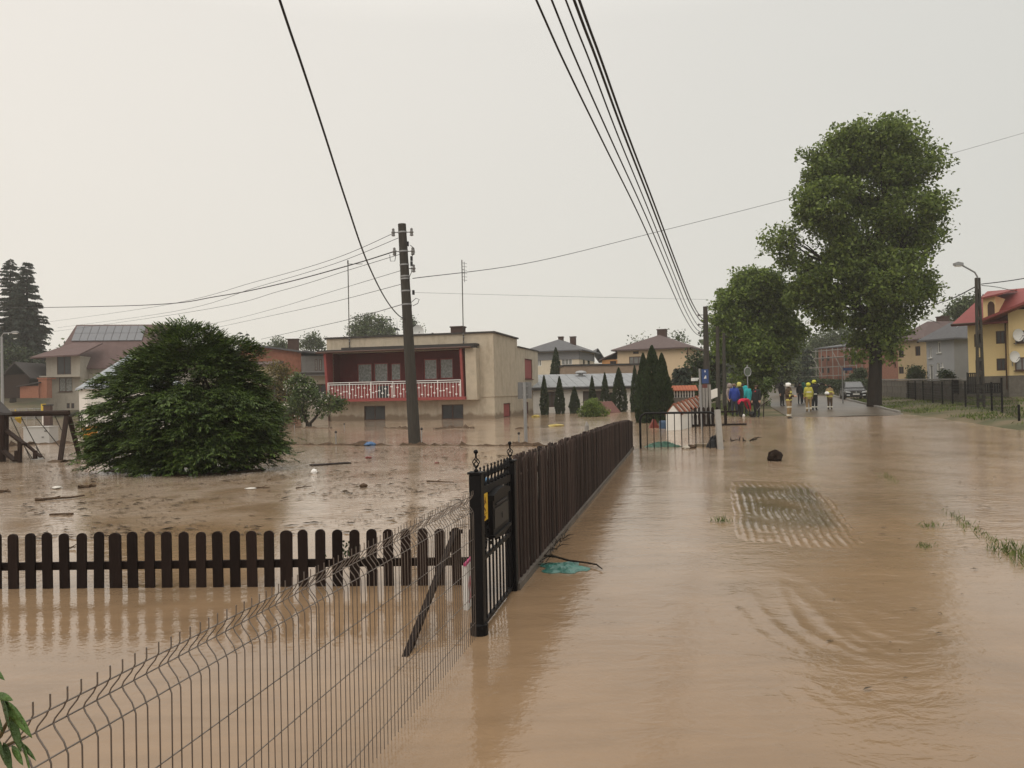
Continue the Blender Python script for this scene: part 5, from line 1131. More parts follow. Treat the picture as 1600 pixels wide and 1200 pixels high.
# grass tufts in the water, grass on the verge
def tuft(C, n, h_, spread, name='grass_tuft', lab=None, grp=None):
    C = Vector(C); b = RNG.normal(size=(n, 3)) * np.array([spread[0], spread[1], 0]); d_ = np.stack([RNG.normal(size=n) * .5, RNG.normal(size=n) * .5, np.ones(n)], 1); d_ /= np.linalg.norm(d_, axis=1, keepdims=True); ln = h_ * (.4 + .9 * RNG.random(n)); o = leaves(name, b + d_ * ln[:, None] * .42, d_, ln, .006 + .005 * RNG.random(n), lm_grass, None); o.location = C; o.rotation_euler = (0, 0, -.30); return tag(o, lab, 'grass tuft' if lab else None, grp)
GT = 'grass tufts poking out of the flood'
tuft(gz(1588, 868), 240, .12, (.10, .35), lab='largest grass tuft at the right edge of the flooded path', grp=GT)
tuft(gz(1505, 818), 100, .08, (.05, .45), lab='long thin strip of grass along the path edge, left of the largest tuft', grp=GT)
tuft(gz(1452, 824), 40, .09, (.06, .06), lab='small grass tuft just right of the rippled driveway patch', grp=GT)
tuft(gz(1447, 856), 40, .08, (.05, .05), lab='small weed tuft below right of the rippled driveway patch', grp=GT)
tuft(gz(1126, 816), 60, .11, (.07, .05), lab='dark weed clump at the left edge of the rippled driveway patch', grp=GT)
tuft(gz(1388, 748), 50, .10, (.06, .35), lab='sparse weeds in the current behind the rippled patch', grp=GT)
tuft(gz(1540, 838), 60, .06, (.04, .35), lab='sparse grass between the strip and the largest tuft', grp=GT)
n = 17000; s_ = RNG.random(n) ** 1.3 * 9 + .15; yy = 26 + RNG.random(n) * 45; xx = edge(yy) + s_; zz = Tf(xx, yy)
den = (np.sin(xx * 1.3 + yy * .5) + np.sin(yy * .8 - xx * .4) + RNG.normal(size=n) * .7) > .1
C = np.stack([xx, yy, zz], 1)[den]; d_ = np.stack([RNG.normal(size=len(C)) * .5, RNG.normal(size=len(C)) * .5, np.ones(len(C))], 1); d_ /= np.linalg.norm(d_, axis=1, keepdims=True); ln = .10 + .14 * RNG.random(len(C))
tag(leaves('verge_grass', C + d_ * ln[:, None] * .4, d_, ln, .035, lm_grass, None), kind='stuff')
n = 9000; yy = 43 + RNG.random(n) * 22; xx = 9.5 + RNG.random(n) * 9 * (.55 + (yy - 43) / 30); zz = Tf(xx, yy); k = (zz > Wf(xx, yy) + .01) & (xx < 13.6 + (yy - 43) * .26)
C = np.stack([xx, yy, zz], 1)[k]; d_ = np.stack([RNG.normal(size=len(C)) * .5, RNG.normal(size=len(C)) * .5, np.ones(len(C))], 1); d_ /= np.linalg.norm(d_, axis=1, keepdims=True); ln = .08 + .12 * RNG.random(len(C))
tag(leaves('roadside_grass', C + d_ * ln[:, None] * .4, d_, ln, .035, lm_grass, None), kind='stuff')

# leafy branch tip reaching into the bottom left corner
lb = thing('shrub_branch', 'leafy green branch tips in the bottom left corner', 'plant', at(-25, 1200, 1.35)); b0_ = Vector(lb.location)
sm = MB(); sm.tube([at(-40, 1230, 1.35) - b0_ + Vector((0, 0, -1.0)), at(-30, 1180, 1.35) - b0_, at(0, 1150, 1.35) - b0_, at(16, 1120, 1.35) - b0_], [.008, .006, .004, .002], 6); sm.tube([at(-30, 1180, 1.35) - b0_, at(10, 1165, 1.37) - b0_, at(40, 1150, 1.38) - b0_], [.005, .003, .0015], 6); sm.tube([at(-60, 1100, 1.35) - b0_, at(-25, 1060, 1.35) - b0_], [.004, .002], 6); sm.build('stem', M('green brown stem', (.10, .07, .03), .7), lb)
lf_m = M('branch leaf', (.05, .088, .02), .5, .5, 30, .6, 60, each=.4)
def bigleaf(a_, b_, wpx, roll):
    A = at(a_[0], a_[1], 1.36) - b0_; B = at(b_[0], b_[1], 1.33 + roll * .02) - b0_; d_ = B - A; L_ = d_.length; d_.normalize(); s0 = d_.cross(Vector((0, 1, 0))).normalized() * math.cos(roll) + Vector((0, 1, 0)) * math.sin(roll); up = s0.cross(d_); wd = wpx * .95 / F; n_ = 9; vs = []; fs = []
    for i in range(n_):
        t = i / (n_ - 1); ww = wd * (math.sin(math.pi * t ** .8) ** .8 if 0 < t < 1 else 0.02) + .0002; droop = -.10 * L_ * t * t
        c = A + d_ * (L_ * t) + Vector((0, 0, droop))
        for (k, lift) in ((-1, .18), (-.5, .06), (0, 0), (.5, .06), (1, .18)): vs.append(c + s0 * (k * ww) + up * (lift * ww + (.05 * ww * math.sin(i * 2.2 + k))))
    for i in range(n_ - 1):
        for k in range(4): fs.append((i * 5 + k, i * 5 + k + 1, (i + 1) * 5 + k + 1, (i + 1) * 5 + k))
    m_ = MB(); m_.add(vs, fs); o = m_.build('leaf', lf_m, lb, smooth=True); o.modifiers.new('thickness', 'SOLIDIFY').thickness = .0006
for a_, b_, w_, r_ in (((0, 1092), (50, 1145), 11, .3), ((8, 1095), (40, 1130), 9, -.5), ((16, 1120), (33, 1170), 9, .4), ((2, 1090), (14, 1135), 8, -.3), ((-8, 1085), (20, 1090), 8, .6), ((30, 1160), (56, 1184), 5, .3), ((34, 1158), (48, 1205), 6, -.4), ((5, 1160), (18, 1205), 8, .5), ((-8, 1150), (8, 1190), 8, -.2), ((-20, 1040), (7, 1058), 7, .4), ((-12, 1110), (4, 1140), 7, .1), ((18, 1165), (36, 1192), 7, .5)): bigleaf(a_, b_, w_, r_)

# fine drift: bits of bark, leaves and straw on the yard water (nobody could count them)
n = 6500; yy = 10.2 + (RNG.random(n) ** 1.2) * 17; xx = (-.62 + RNG.random(n) * .66) * yy; cl = np.sin(xx * 1.1 + yy * .7) + np.sin(yy * 1.7 - xx * .6) + RNG.normal(size=n) * .8; k = (cl > .1) & (xx < -.4 + (yy - 5.8) * .2)
C = np.stack([xx, yy, np.full(n, .012)], 1)[k]; a_ = RNG.normal(size=len(C)) * .5; d_ = np.stack([np.cos(a_), np.sin(a_), RNG.normal(size=len(C)) * .08], 1); d_ /= np.linalg.norm(d_, axis=1, keepdims=True); ln = .03 + .20 * RNG.random(len(C)) ** 5
lm_drift = leafmat('drift', (.03, .02, .012), (.16, .115, .07), .0, .8)
tag(leaves('floating_drift', C, d_, ln, .02 + .25 * ln * RNG.random(len(C)), lm_drift, None, .25, up=.85), kind='stuff')
n = 1500; yy = 4.5 + RNG.random(n) ** 1.2 * 30; xx = .21 * yy - 1.0 + RNG.random(n) ** 1.4 * yy * .5; k = np.sin(xx * .9 - yy * .4) + RNG.normal(size=n) * .7 > .5
C = np.stack([xx, yy, np.full(n, .014)], 1)[k]; C[:, 2] += Wf(C[:, 0], C[:, 1]); a_ = RNG.normal(size=len(C)) * .6; d_ = np.stack([np.cos(a_), np.sin(a_), RNG.normal(size=len(C)) * .08], 1); d_ /= np.linalg.norm(d_, axis=1, keepdims=True); ln = .015 + .11 * RNG.random(len(C)) ** 4
tag(leaves('road_drift', C, d_, ln, .015 + .2 * ln * RNG.random(len(C)), lm_drift, None, .25, up=.85), kind='stuff')
# ------------------------------------------------------------------ foreground fences
A5 = gz(749, 991); B7 = gz(801, 922)                      # gate posts
FD = (gz(989, 701) - A5); FD.z = 0; FD.normalize(); FN = Vector((-FD.y, FD.x, 0))   # FN points into the yard
FR = math.atan2(FD.y, FD.x)
# welded wire mesh panels: two panels on the left of the gate
ztop = zat(733, 768, A5.y - .15)
prof = [(0, -.55), (0, ztop - .20), (.0, ztop - .165), (.012, ztop - .135), (.036, ztop - .105), (.042, ztop - .092), (.036, ztop - .079), (.012, ztop - .052), (0, ztop - .03), (0, ztop)]
for pi in range(3):
    e1 = A5 - FD * (.10 + 2.52 * pi); t = thing('wire_fence_panel', ['welded wire fence panel with bent top next to the black gate post', 'welded wire fence panel in the left foreground, second from the gate', 'welded wire fence panel at the bottom left corner behind the leaves'][pi], 'fence panel', (e1.x, e1.y, 0), FR + math.pi, 'grey welded wire fence panels'); e1 = Vector((e1.x, e1.y, 0))
    m_ = MB(); m_.tube([(0, -y, z) for (y, z) in prof], .0023, 6); wv = None
    for k in range(51):
        if wv is None: wv = m_.build('vertical_wire', m_wire, t); continue
        c = copy_obj(wv, t, (k * .05, 0, 0), (random.uniform(-.004, .004), 0, 0))
    h_ = MB(); h_.tube([(-.01, 0, 0), (1.25, 0, -.004), (2.51, 0, 0)], .0023, 6); hv = None
    for (yo, z) in ((.006, ztop - .035), (.047, ztop - .092), (.006, ztop - .15), (.006, ztop - .35), (.006, ztop - .55), (.006, ztop - .75), (.006, ztop - .95), (.006, ztop - 1.15)):
        if hv is None: hv = h_.build('horizontal_wire', m_wire, t, loc=(0, -yo, z)); continue
        copy_obj(hv, t, (0, -yo, z))
# gate posts with finials
def finial(mb_, z0, h, r_):
    mb_.lathe([(.018, 0), (.018, .012), (.008, .02), (.008, h * .18)], (0, 0, z0), 8)
    for k in range(4):
        pts = []
        for i in range(11):
            t = i / 10; a_ = k * math.pi / 2 + t * math.pi * .9; rr = r_ * math.sin(math.pi * t) + .003; pts.append((rr * math.cos(a_), rr * math.sin(a_), z0 + h * .18 + t * h * .47))
        mb_.tube(pts, .0042, 5)
    mb_.tube([(0, 0, z0 + h * .65), (0, 0, z0 + h * .86)], .0075, 6); mb_.ball((0, 0, z0 + h * .91), .0175, 10)
def gatepost(P0, px_top, fin_top, lab):
    h = zat(px_top[0], px_top[1], P0.y); t = thing('gate_post', lab, 'gate post', (P0.x, P0.y, 0), FR); hw = .046
    p = MB(); p.box(-hw, -hw, -.5, hw, hw, h - .012); p.build('post', m_black, t).modifiers.new('bevel', 'BEVEL').width = .006
    c = MB(); c.box(-hw - .008, -hw - .008, h - .012, hw + .008, hw + .008, h + .004); c.build('post_cap', m_black, t)
    f = MB(); finial(f, h + .004, zat(fin_top[0], fin_top[1], P0.y) - h - .004, .023); f.build('finial', m_black, t, smooth=True); return h
hA5 = gatepost(A5, (740, 738), (743, 703), 'near black gate post with a twisted cage finial'); hB7 = gatepost(B7, (797, 719), (795, 690), 'far black gate post with a twisted cage finial, where the slat fence begins')
fl = thing('post_foot', 'short round black sleeve at the foot of the near gate post', 'post sleeve', (A5.x, A5.y, 0)); f = MB(); f.lathe([(.066, -.3), (.066, .075), (.06, .085)], (0, 0, 0), 16); f.build('sleeve', m_black, fl)
# gate leaf
gd = (B7 - A5); gd.z = 0; GL = gd.length; gd.normalize(); GR = math.atan2(gd.y, gd.x)
gate = thing('garden_gate', 'black wrought iron garden gate with spear tops and scroll work', 'gate', (A5.x, A5.y, 0), GR)
zr1 = zat(754, 768, A5.y + .1); zr2 = zat(795, 746, B7.y - .05)
b = MB(); b.bar((.06, 0, zr1), (GL - .06, 0, zr2), .03, .06); b.build('top_rail', m_black, gate)
zlow = .50
b = MB(); b.box(.06, -.012, zlow, GL - .06, .012, zlow + .03); b.box(.06, -.012, .02, GL - .06, .012, .05); b.box(.06, -.015, .02, .085, .015, zr1); b.box(GL - .085, -.015, .02, GL - .06, .015, zr2); b.build('gate_frame', m_black, gate)
nbar = 9
for k in range(nbar):
    x = .13 + (GL - .26) * k / (nbar - 1); zt_ = 1.195 - .012 * k / (nbar - 1)
    s_ = MB(); s_.box(-.007, -.007, .05, .007, .007, zt_ - .02); s_.lathe([(.008, zt_ - .15), (.017, zt_ - .135), (.014, zt_ - .115), (.008, zt_ - .10), (.008, zt_ - .085), (.019, zt_ - .07), (.013, zt_ - .035), (.005, zt_ - .01), (.010, zt_), (.004, zt_ + .012)], (0, 0, 0), 8); s_.build('spear_bar', m_black, gate, loc=(x, 0, 0))
sc_ = MB(); rr = random.Random(5)
for k in range(9):
    cx = .16 + (GL - .32) * (k + .5) / 9; cz = zlow + .14 + .11 * (k % 2)
    pts = []
    for i in range(16):
        t = i / 15; a_ = t * 4.4 * math.pi * (1 if k % 2 else -1) + k; r_ = .075 * (1 - t) + .008; pts.append((cx + r_ * math.cos(a_), -.005 + .01 * (k % 2), cz + r_ * math.sin(a_)))
    sc_.tube(pts, .0065, 5)
    sc_.ball((cx + .04, 0, cz - .06), .015, 6)
    for j in range(5): a_ = j * 1.256 + k; sc_.add([(cx, -.01, cz), (cx + .045 * math.cos(a_ - .3), -.018, cz + .045 * math.sin(a_ - .3)), (cx + .07 * math.cos(a_), -.012, cz + .07 * math.sin(a_)), (cx + .045 * math.cos(a_ + .3), -.018, cz + .045 * math.sin(a_ + .3))], [(0, 1, 2, 3)])
sc_.build('scroll_work', m_black, gate)
# letter box on the gate
def on_gate(px, py):   # where the pixel ray meets the gate plane (offset towards the path)
    nrm_ = Vector((gd.y, -gd.x, 0)); dd = ray(px, py); o = A5 + nrm_ * .03; o.z = 0; t = (o - CAMP).dot(nrm_) / dd.dot(nrm_); q = CAMP + dd * t - Vector((A5.x, A5.y, 0)); return q.dot(gd), q.z
u0_, zt_ = on_gate(767, 772); u1_, _ = on_gate(791, 772); _, zb_ = on_gate(778, 836)
lbx = thing('letter_box', 'black letter box with an arched hood hanging on the garden gate', 'letter box', (A5.x + gd.x * u0_, A5.y + gd.y * u0_, 0), GR); lw = u1_ - u0_
b = MB(); b.box(0, -.045, zb_ + .04, lw, .05, zt_ - .05); b.build('body', m_black, lbx)
b = MB(); b.prism([(-.02, zt_ - .05), (lw + .02, zt_ - .05), (lw + .015, zt_ - .01), (lw * .7, zt_ + .02), (lw * .3, zt_ + .02), (-.015, zt_ - .01)], -.06, .06, 'y'); b.build('hood', m_black, lbx)
b = MB(); b.box(.03, -.052, zb_ + .08, lw - .03, -.046, zt_ - .12); b.build('door', M('letter box door', (.02, .019, .018), .5), lbx)
b = MB(); b.box(lw * .15, -.056, zt_ - .10, lw * .85, -.046, zt_ - .085); b.tube([(lw * .5 - .02, -.055, zb_ + .17), (lw * .5, -.056, zb_ + .13), (lw * .5 + .02, -.055, zb_ + .175)], .003, 5); b.build('slot_flap', m_felt, lbx)
b = MB(); b.prism([(-.02, zb_ + .04), (lw + .02, zb_ + .04), (lw + .02, zb_ + .02), (lw * .5, zb_ - .01), (-.02, zb_ + .02)], -.065, .06, 'y'); b.build('base_tray', m_black, lbx)
# yellow notice
u0_, zt_ = on_gate(754, 775); u1_, _ = on_gate(763.5, 775); _, zb_ = on_gate(758, 815)
yn = thing('warning_sign', 'small yellow notice with dark print hung on the garden gate', 'sign', (A5.x + gd.x * u0_, A5.y + gd.y * u0_, 0), GR); lw = u1_ - u0_
b = MB(); b.box(0, -.022, zb_, lw, -.012, zt_); b.build('plate', M('yellow plastic', (.62, .38, .02), .5, .05), yn)
b = MB(); hgt = zt_ - zb_
b.box(lw * .12, -.0235, zb_ + hgt * .25, lw * .88, -.0225, zb_ + hgt * .265)
for (x0, z0, x1, z1) in ((.55, .88, .7, .62), (.35, .6, .6, .72), (.4, .5, .62, .36), (.3, .2, .6, .12), (.55, .2, .45, .08), (.32, .84, .45, .74)): b.bar((lw * x0, -.023, zb_ + hgt * z0), (lw * x1, -.023, zb_ + hgt * z1), .001, .014, upv=(0, 0, 1))
b.build('print', M('dark red print', (.10, .02, .01), .6), yn)
# blue bottle seen between the spears, white board behind the gate
q = at(760, 752, A5.y + 1.5); bt = thing('blue_bag', 'crumpled blue and white bag caught behind the gate spears', 'bag', q); b = MB(); b.ball((0, 0, 0), .045, 10, sx=1.1, sz=.8); o = b.build('bag', M('blue plastic', (.04, .12, .22), .35), bt); b = MB(); b.ball((.06, .02, .0), .035, 9, sz=.8); b.build('bag_white_part', m_whitepaint, bt)
wb = thing('toy_board', 'white floating toy panel with pink edge behind the garden gate', 'toy', gz(778, 940), GR + .05); wb.location = wb.location + FN * .22
b = MB(); b.box(-.30, -.02, -.05, .42, .02, .36); b.build('panel', m_whitepaint, wb); b = MB(); b.tube([(-.31, 0, .37), (.43, 0, .37)], .014, 8); b.tube([(-.31, 0, -.02), (.43, 0, -.02)], .012, 8); b.build('pink_edge', M('magenta plastic', (.5, .03, .16), .4), wb)
b = MB()
for k in range(12): cx = -.26 + .06 * k; b.tube([(cx, -.024, .05 + .02 * (k % 3)), (cx + .02, -.024, .12 + .03 * (k % 2)), (cx - .01, -.024, .2), (cx + .03, -.024, .26)], .004, 4)
b.build('printed_flower', M('pink print', (.55, .16, .2), .6), wb)

# brown slat fence along the footpath
slf = thing('slat_fence', 'long dark brown vertical slat fence on a concrete base along the footpath', 'fence', (B7.x, B7.y, 0), FR)
FL = (gz(989, 701) - B7).length
def fence_top(s):
    return float(np.interp(s, [0, .3, 4.2, 8.6, 12, 16, FL], [1.16, 1.17, 1.125, 1.075, 1.03, .94, .84]))
sm_ = MB(); w2, t2 = .046, .008
sm_.box(-w2, -t2, 0, w2, t2, 1.0); sm_.prism([(-w2, 1.0), (w2, 1.0), (w2 * .55, 1.03), (-w2 * .55, 1.03)], -t2, t2, 'y')
s0 = None; pitch = .165
for row in (0, 1):                                        # slats on both faces of the rails, the rear row set half a pitch over
    for k in range(int(FL / pitch)):
        x = .10 + (k + .5 * row) * pitch
        if x > FL: break
        ht = fence_top(x) - .07; loc = (x + random.uniform(-.006, .006), -.03 + .10 * row, .06 + random.uniform(-.008, .008)); sc = (1, 1, ht / 1.03 * random.uniform(.99, 1.008))
        rot = (random.uniform(-.008, .008), random.uniform(-.010, .010), random.uniform(-.03, .03))
        if s0 is None: s0 = sm_.build('slat', m_slatwood, slf); o = s0; o.location = loc; o.scale = sc
        else: copy_obj(s0, slf, loc, rot, sc)
r_ = MB(); 
for seg in range(8):
    xa = FL * seg / 8; xb = FL * (seg + 1) / 8 - .01
    for zf in (.22, .80): r_.bar((xa + .05, .02, .12 + (fence_top(xa) - .12) * zf), (xb, .02, .12 + (fence_top(xb) - .12) * zf), .04, .06)
r_.build('rail', m_slatwood, slf)
pm = MB(); pm.box(-.03, .045, -.4, .03, .105, 1.0); pp0 = None
for seg in range(1, 9):
    xa = min(FL * seg / 8 + .03, FL - .03)
    if pp0 is None: pp0 = pm.build('post', m_darkwood, slf, loc=(xa, .045, 0)); pp0.scale = (1, 1, fence_top(xa) - .02)
    else: copy_obj(pp0, slf, (xa, .045, 0), None, (1, 1, fence_top(xa) + (.03 if seg == 8 else -.02)))
km = MB(); km.box(0, -.05, -.35, 1.98, .05, .06); kk = None; k = 0
while k * 2.0 < FL:
    l_ = min(1.98, FL - k * 2.0)
    if kk is None: kk = km.build('concrete_base', M('wet concrete', (.12, .10, .082), .6, .25, 6, .4, 30, dirt=.5), slf, loc=(0, -.02, 0))
    else: copy_obj(kk, slf, (k * 2.0, -.02 + random.uniform(-.01, .01), random.uniform(-.008, .008)), None, (l_ / 1.98, 1, 1))
    k += 1

# round topped picket fence across the yard
PL = gz(20, 920); PR = gz(735, 914); PD = PR - PL; PD.z = 0; PLn = PD.length; PD.normalize(); PRz = math.atan2(PD.y, PD.x)
pf = thing('picket_fence', 'dark round topped picket fence standing in the water across the yard', 'fence', (PL.x, PL.y, 0), PRz)
def picket_mesh(wd, h, th=.022):
    m_ = MB(); n_ = 7; out_ = [(-wd / 2, -.45), (wd / 2, -.45), (wd / 2, h - wd * .42)] + [(wd / 2 * math.cos(math.pi * i / n_), h - wd * .42 + wd * .42 * math.sin(math.pi * i / n_)) for i in range(1, n_)] + [(-wd / 2, h - wd * .42)]
    m_.prism(out_, -th / 2, th / 2, 'y'); return m_
px0 = 21.5; sp_px = 26.65; p0_ = None; hp = zat(380, 829, 7.45)
for k in range(-4, 28):
    px = px0 + sp_px * k; P_ = gz(px, 920 - (px - 20) * .0084); s_ = (P_ - PL).dot(PD); wide = k in (6, 16)
    loc = (s_, 0, random.uniform(-.006, .006)); rot = (random.uniform(-.01, .01), random.uniform(-.012, .012), 0)
    if p0_ is None: p0_ = picket_mesh(.092, hp).build('picket', m_darkwood, pf); o = p0_; o.location = loc
    else: copy_obj(p0_, pf, loc, rot, (1.22 if wide else random.uniform(.97, 1.03), 1, 1))
m_ = MB(); m_.bar((-1.0, .028, zat(380, 881, 7.5)), (PLn + .12, .028, zat(380, 881, 7.5) + .01), .034, .072); m_.bar((-1.0, .028, -.25), (PLn + .12, .028, -.25), .034, .07); m_.build('rail', m_darkwood, pf)
br = thing('wooden_brace', 'dark wooden brace leaning from the water against the picket fence', 'post', gz(637, 1020)); tp = at(711, 832, 7.32) - Vector(br.location)
m_ = MB(); m_.bar(tp * -.12, tp, .045, .042); m_.build('pole', m_darkwood, br); m_ = MB(); m_.bar(tp + Vector((-.05, 0, -.01)), tp + Vector((.07, 0, .01)), .025, .035); m_.build('crosspiece', m_darkwood, br)
ic = thing('ivy_clump', 'small clump of dark leaves on the picket fence near the wire panel', 'plant', at(545, 862, 7.42)); C = RNG.normal(size=(70, 3)) * np.array([.05, .02, .05]); leaves('foliage', C, unit(70), .035, .025, lm_hedge, ic)

# ------------------------------------------------------------------ barrier, posts and signs at the street corner
Pq1 = gz(1001, 701); Pq2 = gz(1121, 701); bd_ = Pq2 - Pq1; bd_.z = 0; bl_ = bd_.length; zt_ = zat(1060, 645, (Pq1.y + Pq2.y) / 2)
ba = thing('pedestrian_barrier', 'black tubular pedestrian barrier with rounded corners at the end of the slat fence', 'barrier', (Pq1.x, Pq1.y, 0), math.atan2(bd_.y, bd_.x))
r_ = .22; pts = [(0, 0, -.6), (0, 0, zt_ - r_)] + [(r_ - r_ * math.cos(a_), 0, zt_ - r_ + r_ * math.sin(a_)) for a_ in (.4, .8, 1.2, 1.57)] + [(bl_ - r_ + r_ * math.sin(a_), 0, zt_ - r_ + r_ * math.cos(a_)) for a_ in (0, .4, .8, 1.2, 1.57)] + [(bl_, 0, -.6)]
m_ = MB(); m_.tube(pts, .033, 8); m_.build('frame', m_black, ba); m_ = MB(); m_.tube([(0, 0, -.02), (0, 0, zt_ - .03)], .014, 6); b0_ = None
for k in range(10):
    x = bl_ * (k + 1) / 11
    if b0_ is None: b0_ = m_.build('bar', m_black, ba, loc=(x, 0, 0))
    else: copy_obj(b0_, ba, (x, 0, 0))
m_ = MB(); m_.tube([(0, 0, -.03), (bl_, 0, -.03)], .02, 6); m_.build('bottom_rail', m_black, ba)
P_ = gz(1127, 702); cpst = thing('concrete_post', 'short pale grey concrete post right of the tubular barrier', 'post', P_); m_ = MB(); hh = zat(1124, 640, P_.y); m_.bar((0, 0, -.4), (-.09, 0, hh), .15, .14, upv=(0, 1, 0)); m_.build('post', M('pale concrete', (.36, .345, .32), .85, .12, 8, dirt=.4), cpst)
# right picket fence
Pp = gz(1066, 668, .02); pe = gz(1141, 664, .1); dd = pe - Pp; dd.z = 0; rp = thing('picket_fence', 'short dark picket fence with gaps behind the barrier, near the bystanders', 'fence', (Pp.x, Pp.y, 0), math.atan2(dd.y, dd.x)); ln_ = dd.length; dd.normalize(); zt2 = zat(1085, 636, Pp.y); p0_ = None
for px in (1066, 1073, 1080, 1087, 1093.5, 1100, 1107, 1114, 1121, 1134):
    s_ = (px - 1066) / 75 * ln_
    if p0_ is None:
        m_ = MB(); m_.prism([(-.075, -.3), (.075, -.3), (.06, .25), (.075, .5), (.045, .62), (.075, .72), (.06, .86), (0, .92), (-.06, .86), (-.075, .72), (-.045, .62), (-.075, .5), (-.06, .25)], -.012, .012, 'y'); p0_ = m_.build('picket', m_darkwood, rp, loc=(s_, 0, zt2 - .92))
    else: copy_obj(p0_, rp, (s_, 0, zt2 - .92 + (.06 if px > 1130 else 0)))
m_ = MB(); za = zat(1090, 665, Pp.y); m_.bar((-.02, .03, za), (ln_ + .75, .03, za + .02), .05, .10); m_.bar((-.02, .03, zat(1090, 645, Pp.y)), (ln_ + .35, .03, zat(1090, 645, Pp.y) + .03), .05, .08); m_.build('rail', m_darkwood, rp)
# tiled garden wall with peaked front
Pw = gz(1041, 673, 0); gw = thing('tiled_wall', 'white garden wall with a peaked end and red cap tiles climbing to the right', 'wall', Pw, R(-2)); wdt = 22 * Pw.y / F; Y2 = 41.5; e2 = at(1092, 617, Y2) - Vector(Pw); dx = e2.x - wdt * .5; ln_ = Y2 - Pw.y
z1 = zat(1041, 648, Pw.y); zp = zat(1051, 634, Pw.y); rise_ = e2.z - zp
f = MB(); pro = [(0, -.4), (wdt, -.4), (wdt, z1), (wdt / 2, zp), (0, z1)]; vs = [(x, 0, z) for x, z in pro] + [(x + dx, ln_, z + (rise_ if z > 0 else 0)) for x, z in pro]
f.add(vs, [(0, 1, 2, 3, 4), (9, 8, 7, 6, 5)] + [(i, 5 + i, 5 + (i + 1) % 5, (i + 1) % 5) for i in range(5)]); f.build('wall', m_white, gw)
t0 = None
for k in range(9):
    a_ = (k + .12) / 9; b_ = (k + .56) / 9
    m_ = MB()
    for (xa, za_, xb, zb_) in ((-.06, z1 - .04, wdt / 2, zp + .03), (wdt / 2, zp + .03, wdt + .06, z1 - .04)):
        c = [(xa + dx * a_, ln_ * a_ - .04, za_ + rise_ * a_), (xb + dx * a_, ln_ * a_ - .04, zb_ + rise_ * a_), (xb + dx * b_, ln_ * b_, zb_ + rise_ * b_), (xa + dx * b_, ln_ * b_, za_ + rise_ * b_)]
        m_.slab([(x, y, z + .07) for x, y, z in c], .065)
    m_.build('cap_tile', m_terra, gw)
# red tiled balustrade wall behind it
bw_ = at(1047, 633, 44.5); be = at(1087, 633, 44.5); bs = thing('balustrade_wall', 'low garden wall with small balusters under a bright orange tile strip', 'wall', (bw_.x, bw_.y, 0)); wl_ = be.x - bw_.x
zA, zB, zC, zD = (zat(1066, y, 44.5) for y in (632, 621, 609, 603))
m_ = MB(); m_.box(0, -.12, -.3, wl_, .12, zB); m_.build('wall', m_stone, bs)
b_ = MB(); b_.lathe([(.05, 0), (.03, .06), (.055, .2), (.03, .34), (.05, zC - zB)], (0, 0, 0), 7); b0_ = None
for k in range(9):
    x = .1 + (wl_ - .2) * k / 8
    if b0_ is None: b0_ = b_.build('baluster', m_white, bs, loc=(x, 0, zB))
    else: copy_obj(b0_, bs, (x, 0, zB))
m_ = MB(); m_.box(0, .06, zB, wl_, .10, zC); m_.build('backing', m_felt, bs)
rt = MB(); nt_ = 10; 
for k in range(nt_):
    m_ = MB(); x0 = -.1 + (wl_ + .2) * k / nt_; m_.slab([(x0, -.3, zC - .02), (x0 + (wl_ + .2) / nt_ - .015, -.3, zC - .02), (x0 + (wl_ + .2) / nt_ - .015, .2, zD + .03), (x0, .2, zD + .03)], .05); m_.build('roof_tile', M('orange tiles', (.33, .10, .05), .7, .15, 6), bs)
wh = thing('white_wall_panel', 'small white panel leaning right of the utility pole foot', 'panel', at(1110, 624, 45)); m_ = MB(); m_.prism([(0, 0), (.4, .15), (.4, .62), (0, .5)], -.03, .03, 'y'); m_.build('panel', m_white, wh)
sg = thing('white_sill_beam', 'white horizontal beam behind the blue bus stop sign', 'beam', at(1080, 593, 52)); m_ = MB(); m_.box(0, -.05, -.1, .62, .05, .1); m_.build('beam', m_whitepaint, sg)
# dark red tent shape and blue drum beside the tiled wall
tn = thing('red_crate', 'small dark red pitched cover floating beside the white tiled wall', 'cover', gz(1013, 669)); m_ = MB(); m_.prism([(0, -.1), (.55, -.1), (.32, .40), (.25, .42)], -.15, .25, 'y'); m_.build('cover', M('dull red plastic', (.16, .035, .025), .6, .15), tn)
dr_ = thing('blue_drum', 'blue plastic drum half sunk against the white tiled wall', 'drum', gz(1036, 670)); m_ = MB(); m_.lathe([(.15, -.2), (.17, .0), (.17, .3), (.13, .38)], (0, 0, 0), 12); m_.build('drum', M('dull blue plastic', (.05, .09, .16), .45), dr_)
# blue sign on its own thin pole
P_ = gz(1097, 672, 0); bsn = thing('blue_sign', 'narrow tall blue sign with white marks on a grey pole before the utility pole', 'sign', P_); hs = zat(1095, 576, P_.y); m_ = MB(); m_.tube([(0, 0, -.3), (-.05, 0, hs)], .045, 8); m_.build('pole', m_galv, bsn)
z0, z1 = zat(1100, 599, P_.y), zat(1100, 577, P_.y); m_ = MB(); m_.box(.02, -.06, z0, .32, -.03, z1); m_.build('plate', M('blue sign paint', (.03, .06, .17), .4, .05), bsn); m_ = MB()
for (a_, b_) in (((.13, .2), (.2, .34)), ((.2, .2), (.2, .34)), ((.13, .42), (.21, .42)), ((.17, .48), (.17, .56))): m_.bar((a_[0], -.063, z0 + a_[1]), (b_[0], -.063, z0 + b_[1]), .004, .035, upv=(1, 0, 0))
m_.build('marking', m_whitepaint, bsn); m_ = MB(); m_.box(.04, -.06, z0 - .2, .26, -.035, z0 - .04); m_.build('lower_plate', M('rust red plate', (.12, .04, .035), .6), bsn)
